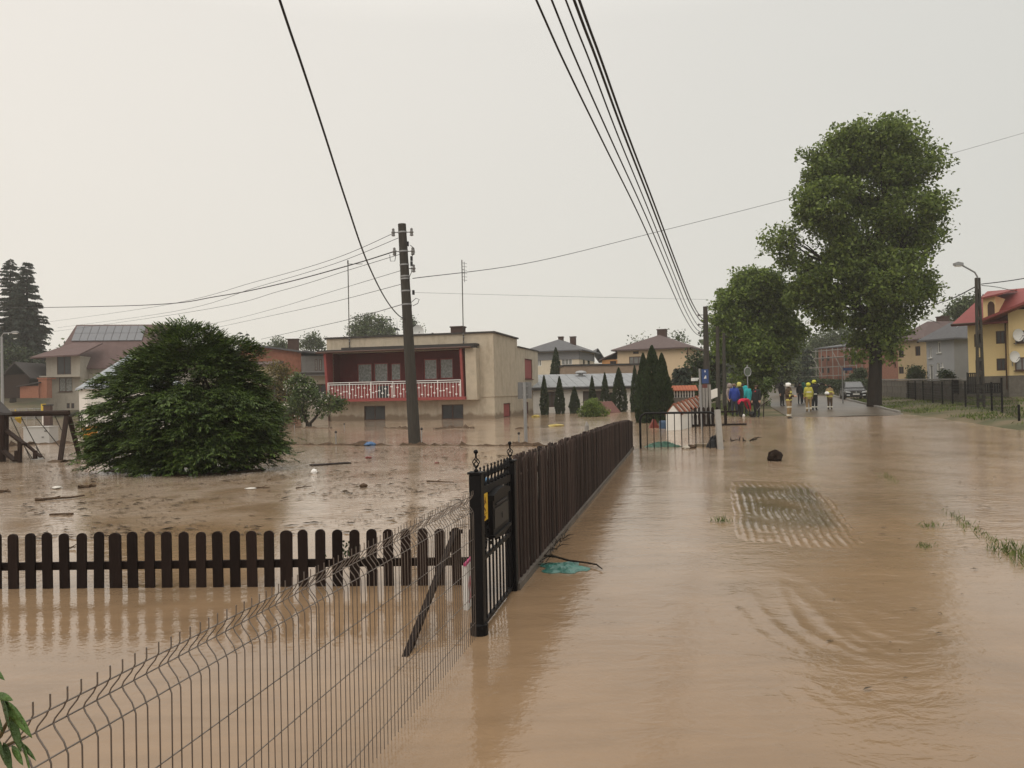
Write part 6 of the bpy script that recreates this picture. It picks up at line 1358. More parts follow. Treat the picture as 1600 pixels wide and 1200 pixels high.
# back of a traffic sign beside the lane
P_ = gz(822, 691); ts = thing('traffic_sign', 'back of a grey square traffic sign on a thick post beside the flooded lane', 'traffic sign', P_); m_ = MB(); hs = zat(821, 597, P_.y); m_.tube([(0, 0, -.3), (-.02, 0, hs)], .065, 10); m_.build('pole', m_galv, ts)
z0, z1 = zat(821, 623, P_.y), zat(821, 597, P_.y); x0 = at(809, 610, P_.y).x - P_.x; x1 = at(831, 610, P_.y).x - P_.x; m_ = MB(); m_.box(x0, .08, z0, x1, .095, z1); m_.box(x0, .06, z0, x0 + .02, .0795, z1); m_.box(x1 - .02, .06, z0, x1, .0795, z1); m_.build('plate', M('sign back grey', (.17, .17, .17), .55, .08), ts); m_ = MB(); m_.box(-.1, .05, z0 + .12, .1, .079, z0 + .17); m_.box(-.1, .05, z1 - .17, .1, .079, z1 - .12); m_.build('bracket', m_galv, ts)
P_ = at(1169, 632, 52); P_.z = T(P_.x, P_.y); rs = thing('round_sign', 'round pale road mirror sign on a pole behind the bystanders', 'traffic sign', P_); hs = zat(1169, 570, 52) - P_.z; m_ = MB(); m_.tube([(0, 0, 0), (0, 0, hs)], .04, 8); m_.build('pole', m_galv, rs)
cz = zat(1169, 581, 52) - P_.z; m_ = MB(); vs = []
m_.add([(.20 * math.cos(k * math.pi / 10), -.06, cz + .27 * math.sin(k * math.pi / 10)) for k in range(20)] + [(.20 * math.cos(k * math.pi / 10), -.04, cz + .27 * math.sin(k * math.pi / 10)) for k in range(20)], [tuple(range(20)), tuple(range(39, 19, -1))] + [(k, 20 + k, 20 + (k + 1) % 20, (k + 1) % 20) for k in range(20)]); m_.build('mirror', M('sign green grey', (.10, .12, .09), .3, .4, 9), rs)
m_ = MB(); m_.tube([(.22 * math.cos(k * math.pi / 10), -.055, cz + .29 * math.sin(k * math.pi / 10)) for k in range(21)], .034, 6); m_.build('rim', m_galv, rs)
P_ = at(1317, 622, 60); P_.z = T(P_.x, P_.y); st = thing('street_sign', 'small blue street name sign on a grey post beside the parked car', 'street sign', P_); m_ = MB(); hs = zat(1317, 572, 60) - P_.z; m_.tube([(0, 0, 0), (0, 0, hs)], .05, 8); m_.build('pole', m_galv, st); z0 = zat(1322, 579, 60) - P_.z; m_ = MB(); m_.box(.05, -.05, z0, .75, -.03, z0 + .22); m_.build('plate', M('street sign blue', (.05, .09, .22), .4, .05), st)

# black mesh fence on the right verge
mf = thing('mesh_fence', 'long black wire mesh fence with slim posts on the right verge', 'fence', (0, 0, 0)); pxs = [1592, 1566, 1550, 1509, 1489, 1473, 1458, 1443, 1431, 1420, 1409, 1400, 1391, 1383]; pts = []
for px in pxs:
    k = (px - 800) / F; Yp = None      # meet the fence line X = 20.4+.34(Y-32)
    Yp = (20.4 - .34 * 32) / (k - .34) if abs(k - .34) > .02 else 40
    Yp = float(np.interp(px, [1383, 1400, 1431, 1473, 1509, 1566, 1592], [76, 69, 59, 50, 44.5, 37, 32])); P_ = at(px, 640, Yp); pts.append(Vector((P_.x, P_.y, T(P_.x, P_.y))))
hts = [zat(1592, 632, 32) - pts[0].z] + [1.42] * (len(pts) - 1); hts[1] = zat(1567, 590, 37) - pts[1].z; p0_ = None
for P_, h_ in zip(pts, hts):
    if p0_ is None: m_ = MB(); m_.tube([(0, 0, -.2), (0, 0, 1.0)], .05, 7); p0_ = m_.build('post', m_black, mf, loc=P_); p0_.scale = (1, 1, h_)
    else: copy_obj(p0_, mf, P_, None, (1, 1, h_))
net = MB()
for i in range(len(pts) - 1):
    a_, b_ = pts[i], pts[i + 1]; d_ = b_ - a_; n_ = int(d_.length / .16); h_ = 1.3 if i else .85
    for k in range(n_): p = a_ + d_ * ((k + .5) / n_); net.tube([p + Vector((0, 0, .05)), p + Vector((0, 0, h_))], .009 if i else .004, 3, cap=False)
    for k in range(8): z = .08 + (h_ - .1) * k / 7; net.tube([a_ + Vector((0, 0, z)), b_ + Vector((0, 0, z))], .010 if i else .004, 3, cap=False)
o = net.build('wire_mesh', m_black, mf); o['kind'] = 'stuff'

# ------------------------------------------------------------------ swing set and play tower in the yard
def P3(px, py, Y): return at(px, py, Y)
swn = thing('swing_set', 'flooded timber swing set with an A shaped end frame', 'swing', gz(100, 720)); o0 = Vector(swn.location)
Lg = MB(); ap = P3(104, 651, 24.8); Lg.tube([gz(92, 722) + Vector((0, 0, -.2)) - o0, ap - o0], .075, 8); Lg.build('leg', m_playwood, swn); Lg = MB(); Lg.tube([gz(127, 714) + Vector((0, 0, -.2)) - o0, ap - o0 + Vector((.05, .05, 0))], .075, 8); Lg.build('leg', m_playwood, swn)
bm_ = MB(); bm_.tube([P3(108, 645, 24.8) - o0, P3(-40, 648, 24.8) - o0], .085, 9); bm_.build('beam', m_playwood, swn)
rp_ = MB()
for pts in ([(17, 652), (48, 718)], [(33, 652), (66, 714)], [(55, 651), (82, 684), (98, 704)], [(86, 650), (96, 672)], [(40, 700), (52, 719)], [(56, 699), (70, 717)]): rp_.tube([P3(x, y, 24.8) - o0 for x, y in pts], .014, 5)
rp_.build('rope', m_darkpole, swn)
st_ = MB(); st_.slab([P3(47, 719, 24.6) - o0, P3(70, 719, 24.6) - o0, P3(66, 714, 25.2) - o0, P3(52, 714, 25.2) - o0], .04); st_.build('seat', M('grey plastic seat', (.16, .15, .13), .6), swn)
tw = thing('play_tower', 'dark wooden play tower with a small roof at the left edge of the yard', 'play tower', gz(0, 722)); o0 = Vector(tw.location); Yt = 24.5
r_ = MB(); r_.slab([P3(-70, 648, 24) - o0, P3(19, 645, 24) - o0, P3(-22, 604, 25.2) - o0], .06); r_.slab([P3(19, 645, 24) - o0, P3(8, 641, 26.6) - o0, P3(-22, 604, 25.2) - o0], .06); r_.slab([P3(-70, 648, 24) - o0, P3(-22, 604, 25.2) - o0, P3(-60, 641, 26.6) - o0], .06); r_.build('roof', m_felt, tw)
p0_ = None
for (px, Yq) in ((4, 24.1), (9, 26), (-55, 24.1), (-50, 26)):
    m_ = MB(); m_.tube([P3(px, 726, Yq) - o0, P3(px, 644, Yq) - o0], .09, 8); m_.build('post', m_playwood, tw)
for pts in ([(8, 671), (38, 694)], [(0, 700), (24, 720)]): m_ = MB(); m_.bar(P3(*pts[0], 24.2) - o0, P3(*pts[1], 23.6) - o0, .14, .06); m_.build('plank', m_playwood, tw)
for (y0, Yq) in ((690, 24.1), (700, 24.1), (709, 24.1)): m_ = MB(); m_.bar(P3(-55, y0 + 2, Yq) - o0, P3(7, y0, Yq) - o0, .04, .11); m_.build('board', m_playwood, tw)
m_ = MB(); m_.bar(P3(38, 692, 23.8) - o0, P3(64, 714, 23.5) - o0, .09, .05); m_.build('ladder_rail', m_playwood, tw)
for (px, y0, y1) in ((31, 690, 720), (26, 704, 716), (55, 704, 714)): m_ = MB(); m_.bar(P3(px, y1 + 3, 23.6) - o0, P3(px, y0, 23.6) - o0, .09, .09); m_.build('ladder_leg', m_playwood, tw)
# things lying behind the swing
q = gz(62, 692); bx = thing('white_tub', 'pale grey rectangular tub stranded behind the swing set', 'tub', q); m_ = MB(); a0 = P3(43, 668, q.y) - q; a1 = P3(83, 668, q.y) - q; m_.box(a0.x, -.3, -.2, a1.x, .4, a0.z); m_.build('tub', M('pale grey plastic', (.42, .41, .39), .6, .06), bx); m_ = MB(); m_.box(a0.x - .02, -.33, a0.z + .002, a1.x + .02, .43, a0.z + .04); m_.build('lid', MATS['pale grey plastic'], bx); m_ = MB(); m_.cbox((a1.x - .15, -.31, a0.z - .16), .1, .04, .04); m_.cbox((a1.x - .28, -.31, a0.z - .42), .08, .04, .03); m_.build('handle', m_felt, bx)
q = gz(140, 689); ob = thing('orange_bin', 'bright orange salt bin at the left edge of the big bush', 'bin', q); a0 = P3(133.5, 668, q.y) - q; a1 = P3(148, 668, q.y) - q; m_ = MB(); m_.box(a0.x, -.2, -.2, a1.x, .25, a0.z - .1); m_.build('body', M('orange plastic', (.50, .20, .02), .5, .08), ob); m_ = MB(); m_.slab([(a0.x - .03, -.24, a0.z - .04), (a1.x + .03, -.24, a0.z - .04), (a1.x + .03, .28, a0.z + .06), (a0.x - .03, .28, a0.z + .06)], .06); m_.build('lid', MATS['orange plastic'], ob); m_ = MB(); m_.cbox((a0.x + .08, -.21, a0.z - .16), .1, .03, .1); m_.build('latch', m_felt, ob)
q = gz(138, 694); wbg = thing('white_sheet', 'crumpled white sheet lying at the foot of the orange bin', 'sheet', q); m_ = MB(); rr = random.Random(3)
g_ = [[(-.5 + .15 * i + rr.uniform(-.04, .04), -.2 + .1 * j, max(.02, .16 * math.sin(i * .9 + j) * math.sin(i * .45) + .10 + rr.uniform(-.04, .04))) for i in range(8)] for j in range(6)]; m_.add([p for row in g_ for p in row], [(j * 8 + i, j * 8 + i + 1, (j + 1) * 8 + i + 1, (j + 1) * 8 + i) for j in range(5) for i in range(7)]); o = m_.build('sheet', m_whitepaint, wbg); o.modifiers.new('thickness', 'SOLIDIFY').thickness = .01
fb1 = gz(124, 665); fe1 = gz(166, 665); lf = thing('picket_fence', 'short dark picket fence just left of the big bush far back', 'fence', fb1, math.atan2(fe1.y - fb1.y, fe1.x - fb1.x)); wl_ = (fe1 - fb1).length; hp_ = zat(140, 647, fb1.y); p0_ = None
for k in range(14):
    if p0_ is None: m_ = MB(); m_.prism([(-.06, -.1), (.06, -.1), (.06, hp_ - .08), (0, hp_), (-.06, hp_ - .08)], -.015, .015, 'y'); p0_ = m_.build('picket', m_darkwood, lf)
    else: copy_obj(p0_, lf, (wl_ * k / 13, 0, 0))
m_ = MB(); m_.box(-.1, .016, .25, wl_ + .1, .06, .35); m_.box(-.1, .016, hp_ - .3, wl_ + .1, .06, hp_ - .2); m_.build('rail', m_darkwood, lf)
for (x0, x1, Y, y, lab, hgt) in ((0, 78, 84, 640, 'low grey mesh fence below the brick outhouse', 1.3),):
    a_ = P3(x0 - 20, y, Y); b_ = P3(x1, y, Y); t = thing('garden_fence', lab, 'fence', (a_.x, Y, T(a_.x, Y))); m_ = MB(); wl_ = b_.x - a_.x; m0 = None
    for k in range(9):
        if m0 is None: m_ = MB(); m_.tube([(0, 0, -.5), (0, 0, hgt)], .06, 6); m0 = m_.build('post', m_concrete, t)
        else: copy_obj(m0, t, (wl_ * k / 8, 0, 0))
    m_ = MB(); [m_.tube([(0, 0, z), (wl_, 0, z)], .02, 4) for z in (.2, .5, .8, 1.2)]; [m_.tube([(wl_ * k / 40, 0, .1), (wl_ * k / 40, 0, 1.2)], .015, 3) for k in range(41)]; o = m_.build('wire_mesh', m_galv, t); o['kind'] = 'stuff'
q = at(75, 641, 62); gp = thing('gate_pillar', 'dark brick pillar just behind the swing beam', 'pillar', (q.x, q.y, -.2)); m_ = MB(); m_.box(-.25, -.2, 0, .25, .2, zat(76, 648, 62) + .9); m_.build('pillar', m_chim, gp); m_ = MB(); zc = zat(76, 648, 62) + .9; m_.box(-.3, -.25, zc + .001, .3, .25, zc + .1); m_.build('cap', m_felt, gp)
q = at(68, 640, 70); yh = thing('yellow_hydrant', 'small yellow and white post behind the swing beam', 'post', (q.x, q.y, T(q.x, q.y) - .1)); m_ = MB(); zc = zat(68, 631, 70) - T(q.x, q.y) + .1; m_.tube([(0, 0, 0), (0, 0, zc * .55)], .12, 8); m_.build('post', m_white, yh); m_ = MB(); m_.tube([(0, 0, zc * .55), (0, 0, zc)], .2, 8); m_.build('head', M('yellow paint', (.55, .38, .04), .5), yh)
q = gz(28, 690); ysl = thing('yellow_slide', 'small yellow plastic slide piece hanging under the swing beam', 'toy', P3(28, 656, 27)); m_ = MB(); b0_ = Vector(ysl.location); m_.slab([P3(23, 652, 27) - b0_, P3(34, 651, 27) - b0_, P3(33, 660, 27.2) - b0_, P3(27, 657, 27.2) - b0_], .05); m_.tube([P3(24, 650, 27) - b0_, P3(24, 640, 27.0) - b0_], .02, 5); m_.build('slide', MATS['yellow paint'], ysl)

# ------------------------------------------------------------------ small things in and along the water
def stick(lab, a_, b_, r_, name='stick', mat=None, bend=.0):
    A = gz(*a_, .015); B = gz(*b_, .02); o = (A + B) / 2; t = MB(); rr = random.Random(int(a_[0] * 7 + a_[1])); n_ = 6; d_ = B - A
    t.tube([A + d_ * (k / n_) - o + Vector((rr.uniform(-1, 1) * r_ * 1.5, rr.uniform(-1, 1) * r_ * 2, rr.uniform(0, .6) * r_ + bend * math.sin(math.pi * k / n_))) for k in range(n_ + 1)], [r_ * (1 - .5 * k / n_) for k in range(n_ + 1)], 6)
    t.tube([A + d_ * .35 - o, A + d_ * .45 - o + Vector((.05, .08, .04))], r_ * .4, 5)
    ob_ = t.build(name, mat or m_mud, None, loc=o); return tag(ob_, lab, 'debris', 'driftwood floating in the yard')
def plank_(lab, a_, b_, wd, th=.02, mat=None):
    A = gz(*a_, .01); B = gz(*b_, .015); o = (A + B) / 2; t = MB(); t.bar(A - o, B - o, wd, th); return tag(t.build('board', mat or m_darkwood, None, loc=o), lab, 'board', 'driftwood floating in the yard')
plank_('dark flat board floating right of the big bush, longest board there', (486, 727), (546, 723), .32, .03)
plank_('narrow plank floating at the left, lower one near the picket fence', (79, 804), (113, 803), .07, .03, m_mud)
stick('long branch floating left of centre in the yard', (52, 782), (126, 776), .03)
stick('stick at the left edge of the yard, level with the branch', (-5, 769), (18, 768), .03)
stick('thin dark stick floating left of the near gate post', (665, 752), (709, 754), .018)
stick('short stick drifting above the thin dark stick left of the gate', (800, 713), (812, 712), .02)
stick('stick among scum below the big bush, right of centre', (400, 762), (424, 762), .016)
stick('short stick drifting right below the dark flat board', (462, 763), (486, 760), .014)
stick('low dark driftwood piece left below the big bush', (126, 762), (150, 759), .04)
stick('long low log lying in the water under the right side of the big bush', (335, 738), (396, 731), .07)
stick('thin twig in the water beyond the picket fence on the left', (104, 857), (118, 855), .012)
def lump(lab, P_, r_, mat, name, cat='debris', sz=.6, seed=1, grp=None):
    rr = random.Random(seed); m_ = MB(); n_ = 12; k_ = 7; vs = []; fs = []
    for i in range(k_ + 1):
        for k in range(n_):
            a_ = 2 * math.pi * k / n_; f = math.sin(math.pi * i / k_); q = r_ * (.75 + .4 * rr.random()); vs.append((q * f * math.cos(a_), q * f * math.sin(a_), -r_ * sz * math.cos(math.pi * i / k_) * (.8 + .3 * rr.random())))
    for i in range(k_):
        for k in range(n_): fs.append((i * n_ + k, i * n_ + (k + 1) % n_, (i + 1) * n_ + (k + 1) % n_, (i + 1) * n_ + k))
    m_.add(vs, fs); return tag(m_.build(name, mat, None, smooth=False, loc=P_), lab, cat, grp)
lump('white round float in the water right of the big bush', gz(491, 737, .04), .075, m_whitepaint, 'white_ball', 'ball', .9, 2)
lump('dark clod of earth in the yard water far right of the bush', gz(568, 759, .03), .08, m_mud, 'earth_clod', seed=3)
lump('small red scrap floating before the mud ridge', gz(576, 715, .02), .11, M('red plastic scrap', (.16, .03, .025), .5), 'red_scrap', seed=4, sz=.3)
lump('tiny reddish scrap floating left of the gate finials', gz(682, 723, .01), .07, MATS['red plastic scrap'], 'red_scrap', seed=5, sz=.25)
lump('white scrap of packaging floating at the left of the yard', gz(89, 762, .02), .10, M('grubby white', (.55, .52, .47), .6), 'white_scrap', seed=6, sz=.35)
lump('flat white scrap floating among sticks below the bush', gz(392, 763, .01), .12, MATS['grubby white'], 'white_scrap', seed=7, sz=.15)
tb = gz(578, 695, .03); lump('blue tarpaulin bundle lying on the mud ridge left of the utility pole', tb, .22, M('blue tarpaulin', (.05, .12, .25), .45, .2, 8, .6, 12), 'blue_bundle', 'tarpaulin', .5, 8); lump('brown mud heap beside the blue tarpaulin bundle', gz(566, 696, 0), .34, m_mud, 'mud_heap', seed=9, sz=.5)
lump('floating yellow plastic sheet in front of the garages', gz(870, 665, .02), .42, M('yellow plastic sheet', (.36, .27, .06), .5, .25, 5), 'yellow_sheet', 'sheet', .22, 10)
lump('small yellowish clump at the right corner of the balcony house', gz(838, 651, .02), .35, MATS['yellow plastic sheet'], 'yellow_clump', 'debris', .4, 11)
q = gz(917, 673); sp_ = thing('stone_stump', 'short grey stump standing alone in the water before the garages', 'stump', q); m_ = MB(); hh = zat(917, 659, q.y); m_.lathe([(.10, -.2), (.10, hh * .6), (.075, hh * .7), (.06, hh * .8), (.03, hh)], (0, 0, 0), 8); m_.build('stump', m_concrete, sp_)
q = gz(960, 646); dh = thing('sunken_roof', 'small brown pitched roof sticking out of the flood beside the ball bush', 'roof', q); a0 = at(940, 645, q.y) - q; a1 = at(968, 644, q.y) - q; zt_ = zat(950, 627, q.y); m_ = MB(); xp = a0.x + .12; m_.slab([(a0.x - .2, -.8, .10), (a1.x, -.8, .10), (a1.x - .55, .35, zt_), (a0.x - .05, .35, zt_)], .07); m_.slab([(a1.x - .55, .352, zt_), (a0.x - .05, .352, zt_), (a0.x - .2, 1.3, .10), (a1.x, 1.3, .10)], .07); m_.build('roof', M('sunken brown roof', (.13, .055, .045), .75, .25, 5), dh); m_ = MB(); [m_.box(x - .05, -.5, -.3, x + .05, .5, .15) for x in (xp - .6, a1.x - .5)]; m_.build('post', m_darkwood, dh)
q = gz(1211, 720, .0); lump('dark chunk of a tree stump alone in the flooded road', q + Vector((0, 0, .09)), .185, M('dark sodden wood', (.022, .014, .010), .8, .4, 12, .8, spec=.1), 'tree_stump', 'stump', 1.0, 21)
# stakes along the lane
for (px, yb, yt, lab) in ((525, 694, 676, 'thin marker stake with a dark cap left of the utility pole'), (659, 696, 671, 'pale marker stake just right of the utility pole'), (811, 692, 678, 'thin stake left of the traffic sign'), (460, 668, 663, 'tiny dark stake by the blossoming tree'), (538, 668, 663, 'tiny dark stake left of the basement windows')):
    P_ = gz(px, yb); t = thing('marker_stake', lab, 'stake', P_, 0, 'marker stakes along the flooded lane'); h_ = zat(px, yt, P_.y); m_ = MB(); m_.tube([(0, 0, -.2), (0, 0, h_)], .022, 6); m_.build('stake', m_galv, t); m_ = MB(); m_.ball((0, 0, h_ + .02), .05, 8); m_.build('cap', m_felt, t)
# plastics and branches by the slat fence and the barrier
def crumple(lab, P_, sx_, sy_, h_, mat, seed, name, cat='plastic bag', rz=0):
    rr = random.Random(seed); n_ = 13; vs = []; fs = []
    for j in range(n_):
        for i in range(n_):
            u, v = i / (n_ - 1) * 2 - 1, j / (n_ - 1) * 2 - 1; r2 = max(abs(u), abs(v)); k = 1 + .18 * math.sin(5 * math.atan2(v, u) + seed); z = h_ * max(0, 1 - r2 ** 2) * (.35 + .65 * rr.random()) + .004
            vs.append((u * sx_ * k + rr.uniform(-.02, .02) * sx_, v * sy_ * k + rr.uniform(-.05, .05) * sy_, z))
    for j in range(n_ - 1):
        for i in range(n_ - 1): fs.append((j * n_ + i, j * n_ + i + 1, (j + 1) * n_ + i + 1, (j + 1) * n_ + i))
    m_ = MB(); m_.add(vs, fs); o = m_.build(name, mat, None, loc=P_, rz=rz); o.modifiers.new('thickness', 'SOLIDIFY').thickness = .004; return tag(o, lab, cat)
m_teal = M('teal plastic', (.03, .13, .105), .3, .35, 9, .5, 20, spec=.6); m_green = M('green plastic', (.028, .085, .055), .35, .35, 6, .5, 14)
crumple('wet teal plastic bag lying in the water beside the slat fence', gz(881, 888), .21, .22, .055, m_teal, 3, 'teal_bag', rz=.2)
crumple('green plastic sheet caught at the foot of the tubular barrier', gz(1034, 698), .48, .26, .2, m_green, 5, 'green_sheet')
crumple('black bin bag caught at the right end of the barrier', gz(1117, 699), .22, .2, .45, M('black bag', (.012, .012, .013), .4), 6, 'black_bag')
lump('pale stone lying under the barrier next to the green sheet', gz(1072, 700, .03), .12, M('pale stone', (.4, .36, .3), .8, .2), 'pale_stone', 'stone', .7, 14); lump('small mossy lump under the barrier', gz(1080, 699, .03), .14, m_mud, 'mossy_lump', seed=15)
plank_('weathered board lying under the barrier', (1086, 697), (1110, 697), .3, .14, M('wet grey board', (.19, .15, .10), .6, .25)); bpy.data.objects['board.002']['group'] = 'debris at the barrier'
t = MB(); q = gz(880, 862); rr = random.Random(6)
t.tube([gz(850, 868, .10) - q, gz(868, 870, .09) - q, gz(890, 876, .05) - q, gz(915, 879, .03) - q, gz(932, 882, .03) - q, gz(941, 889, .02) - q], [.012, .011, .010, .009, .008, .005], 6); tag(t.build('branch', m_bark, None, loc=q), 'long thin dark branch curving over the teal plastic bag', 'debris')
t = MB(); q = gz(866, 858)
for k in range(34): c = gz(866, 858) - q + FD * rr.uniform(-1.0, .9) + FN * rr.uniform(-.06, .02); d_ = Vector((rr.uniform(-1, 1), rr.uniform(-1, 1), rr.uniform(-.2, .4))).normalized() * rr.uniform(.05, .22); t.tube([c + Vector((0, 0, .03)), c + d_ * .5 + Vector((0, 0, .03 + rr.uniform(0, .05))), c + d_ + Vector((0, 0, .04))], [.005, .004, .002], 4)
tag(t.build('twig_heap', m_bark, None, loc=q), 'heap of twigs and reeds washed against the slat fence base', 'debris')
q = gz(1140, 690); bh = thing('branch_heap', 'dark branches stranded right of the pale concrete post', 'debris', q)
for k in range(9):
    c = Vector((rr.uniform(-.3, .9), rr.uniform(-.15, .15), .02)); d_ = Vector((rr.uniform(-.2, 1), rr.uniform(-.4, .4), rr.uniform(-.05, .3))) * .55; t = MB(); t.tube([c, c + d_ * .5 + Vector((0, 0, .03)), c + d_], [.022, .015, .006], 5); t.build('branch', m_bark, bh)
# ------------------------------------------------------------------ people
def seg_dist(p, a, b):
    ab = b - a; t = max(0, min(1, (p - a).dot(ab) / max(ab.length_squared, 1e-9))); return (p - (a + ab * t)).length
def person(lab, loc, rz, H, jacket, trousers, boots=None, skin=None, pose=None, grp=None, top='hair', topmat=None, bands=None, coat=0.0, hair=None, vest=None):
    """standing figure facing -Y; joints in metres for H = 1.75, one continuous skinned body"""
    J = dict(pelvis=(0, 0, .93), spine=(0, 0, 1.10), chest=(0, -.005, 1.32), neck=(0, 0, 1.47), head=(0, -.015, 1.57), crown=(0, -.005, 1.70), nose=(0, -.10, 1.585), chin=(0, -.06, 1.51),
             shL=(.17, 0, 1.41), elL=(.23, .02, 1.14), wrL=(.24, -.06, .91), shR=(-.17, 0, 1.41), elR=(-.23, .02, 1.14), wrR=(-.24, -.06, .91),
             hiL=(.085, 0, .90), knL=(.10, -.02, .49), anL=(.11, .02, .09), toL=(.12, -.15, .035), hiR=(-.085, 0, .90), knR=(-.10, -.02, .49), anR=(-.11, .02, .09), toR=(-.12, -.15, .035))
    for k, v in (pose or {}).items(): J[k] = v
    J = {k: Vector(v) for k, v in J.items()}
    for s in 'LR':
        d_ = (J['wr' + s] - J['el' + s]).normalized(); sd_ = d_.cross(Vector((0, 1, 0)));
        if sd_.length < .1: sd_ = Vector((1, 0, 0))
        sd_.normalize(); nn = sd_.cross(d_); J['pa' + s] = J['wr' + s] + d_ * .075
        for i, l_ in enumerate((.07, .08, .085, .075)): J['f%d%s' % (i, s)] = J['pa' + s] + d_ * l_ + nn * (-.03 + .02 * i) + sd_ * .012
        J['th' + s] = J['wr' + s] + d_ * .08 + nn * .05
    E = [('pelvis', 'spine'), ('spine', 'chest'), ('chest', 'neck'), ('neck', 'head'), ('head', 'crown'), ('head', 'nose'), ('head', 'chin')]
    for s in 'LR':
        E += [('chest', 'sh' + s), ('sh' + s, 'el' + s), ('el' + s, 'wr' + s), ('wr' + s, 'pa' + s), ('wr' + s, 'th' + s), ('pelvis', 'hi' + s), ('hi' + s, 'kn' + s), ('kn' + s, 'an' + s), ('an' + s, 'to' + s)] + [('pa' + s, 'f%d%s' % (i, s)) for i in range(4)]
    bulk = 1.0 + coat
    RAD = dict(pelvis=.155, spine=.145, chest=.165, neck=.062, head=.092, crown=.07, nose=.018, chin=.035, sh=.085, el=.058, wr=.04, pa=.036, th=.012, hi=.10, kn=.068, an=.05, to=.036)
    names = list(J); idx = {k: i for i, k in enumerate(names)}; me = bpy.data.meshes.new('body'); sc_ = H / 1.75
    me.from_pydata([J[k] * sc_ for k in names], [(idx[a], idx[b]) for a, b in E], [])
    o = bpy.data.objects.new('tmp_body', me); COL.objects.link(o); sk_ = o.modifiers.new('skin', 'SKIN'); sb_ = o.modifiers.new('sub', 'SUBSURF'); sb_.levels = 1; sb_.render_levels = 1
    lay = me.skin_vertices[0].data
    for k in names:
        b = k[:2] if k[-1] in 'LR' and k not in ('pelvis',) else k
        r_ = RAD.get(k, RAD.get(b, .0095 if k[0] == 'f' else .05)) * sc_
        if b in ('sh', 'el', 'hi', 'kn') or k in ('pelvis', 'spine', 'chest'): r_ *= bulk
        lay[idx[k]].radius = (r_ * (1.18 if k in ('chest', 'pelvis', 'spine') else 1), r_ * (.82 if k in ('chest', 'pelvis', 'spine') else 1)); lay[idx[k]].use_root = (k == 'pelvis')
    dg = bpy.context.evaluated_depsgraph_get(); ev = o.evaluated_get(dg); bme = bpy.data.meshes.new_from_object(ev); bpy.data.objects.remove(o)
    root = thing('person', lab, 'person', loc, rz, grp); mats = [jacket, trousers, skin or m_skin, boots or m_boot]
    for m_ in mats: bme.materials.append(m_)
    S = [('pelvis', 'spine', 0), ('spine', 'chest', 0), ('chest', 'neck', 0), ('neck', 'head', 2), ('head', 'crown', 2), ('head', 'nose', 2)]
    for s in 'LR': S += [('chest', 'sh' + s, 0), ('sh' + s, 'el' + s, 0), ('el' + s, 'wr' + s, 0), ('pa' + s, 'f1' + s, 2), ('wr' + s, 'pa' + s, 2), ('hi' + s, 'kn' + s, 1), ('kn' + s, 'an' + s, 1), ('an' + s, 'to' + s, 3)]
    JJ = {k: v * sc_ for k, v in J.items()}; mi = []
    for p in bme.polygons:
        c = p.center; best = min(S, key=lambda q: seg_dist(c, JJ[q[0]], JJ[q[1]]) - (.06 if q[2] == 0 and q[0] in ('pelvis', 'spine', 'chest') else .0)); mi.append(best[2])
    bme.polygons.foreach_set('material_index', mi); bme.polygons.foreach_set('use_smooth', [True] * len(bme.polygons)); b_ = bpy.data.objects.new('body', bme); link(b_, root)
    hc = JJ['head'].lerp(JJ['crown'], .45); up_ = (JJ['crown'] - JJ['neck']).normalized(); q = up_.to_track_quat('Z', 'Y')
    def headpart(name, prof, mat, n=12, off=(0, 0, 0), sy=1.15):
        m_ = MB(); m_.lathe(prof, (0, 0, 0), n, sx=1, sy=sy); ob_ = m_.build(name, mat, root, smooth=True); ob_.location = hc + q @ Vector(off); ob_.rotation_euler = q.to_euler(); return ob_
    if top == 'hair': headpart('hair', [(.105, -.03), (.112, .02), (.105, .07), (.07, .115), (.01, .125)], topmat or M('dark hair', (.03, .02, .014), .7), off=(0, .018, 0))
    elif top == 'hood': headpart('hood', [(.12, -.14), (.13, -.06), (.135, .02), (.118, .09), (.07, .13), (.01, .145)], topmat, off=(0, .025, 0))
    elif top == 'helmet':
        h_ = headpart('helmet', [(.108, -.07), (.128, -.03), (.132, .03), (.118, .09), (.078, .13), (.01, .148)], topmat, off=(0, .012, 0)); m_ = MB(); m_.prism([(-.02, -.02), (.02, -.02), (.02, .14), (-.02, .14)], -.02, .14, 'y'); m_.build('helmet_crest', topmat, h_).scale = (1, 1, .95)
        v_ = MB(); v_.lathe([(.112, 0), (.115, .06)], (0, -.03, -.03), 10, sy=1.1); v_.build('visor', m_darkwin, h_)
    for (part, f, r_, hgt, mat) in (bands or []):
        a_, c_ = {'chest': ('spine', 'chest'), 'waist': ('pelvis', 'spine'), 'legL': ('knL', 'anL'), 'legR': ('knR', 'anR'), 'armL': ('elL', 'wrL'), 'armR': ('elR', 'wrR'), 'upL': ('shL', 'elL'), 'upR': ('shR', 'elR'), 'thL': ('hiL', 'knL'), 'thR': ('hiR', 'knR')}[part]
        A, B = JJ[a_], JJ[c_]; d_ = (B - A).normalized(); c = A.lerp(B, f); m_ = MB(); tor = part in ('chest', 'waist'); pr = [(r_ * .98, -hgt / 2), (r_ * 1.02, -hgt / 2), (r_ * 1.02, hgt / 2), (r_ * .98, hgt / 2)]; m_.lathe(pr, (0, 0, 0), 14, sx=1.0, sy=.74 if tor else 1); ob_ = m_.build('reflective_band', mat, root); ob_.location = c; ob_.rotation_euler = d_.to_track_quat('Z', 'Y').to_euler()
        if tor: ob_.rotation_euler = (0, 0, 0)
    return root
def cloth(n, c): return M(n, c, .85, .18, 7)
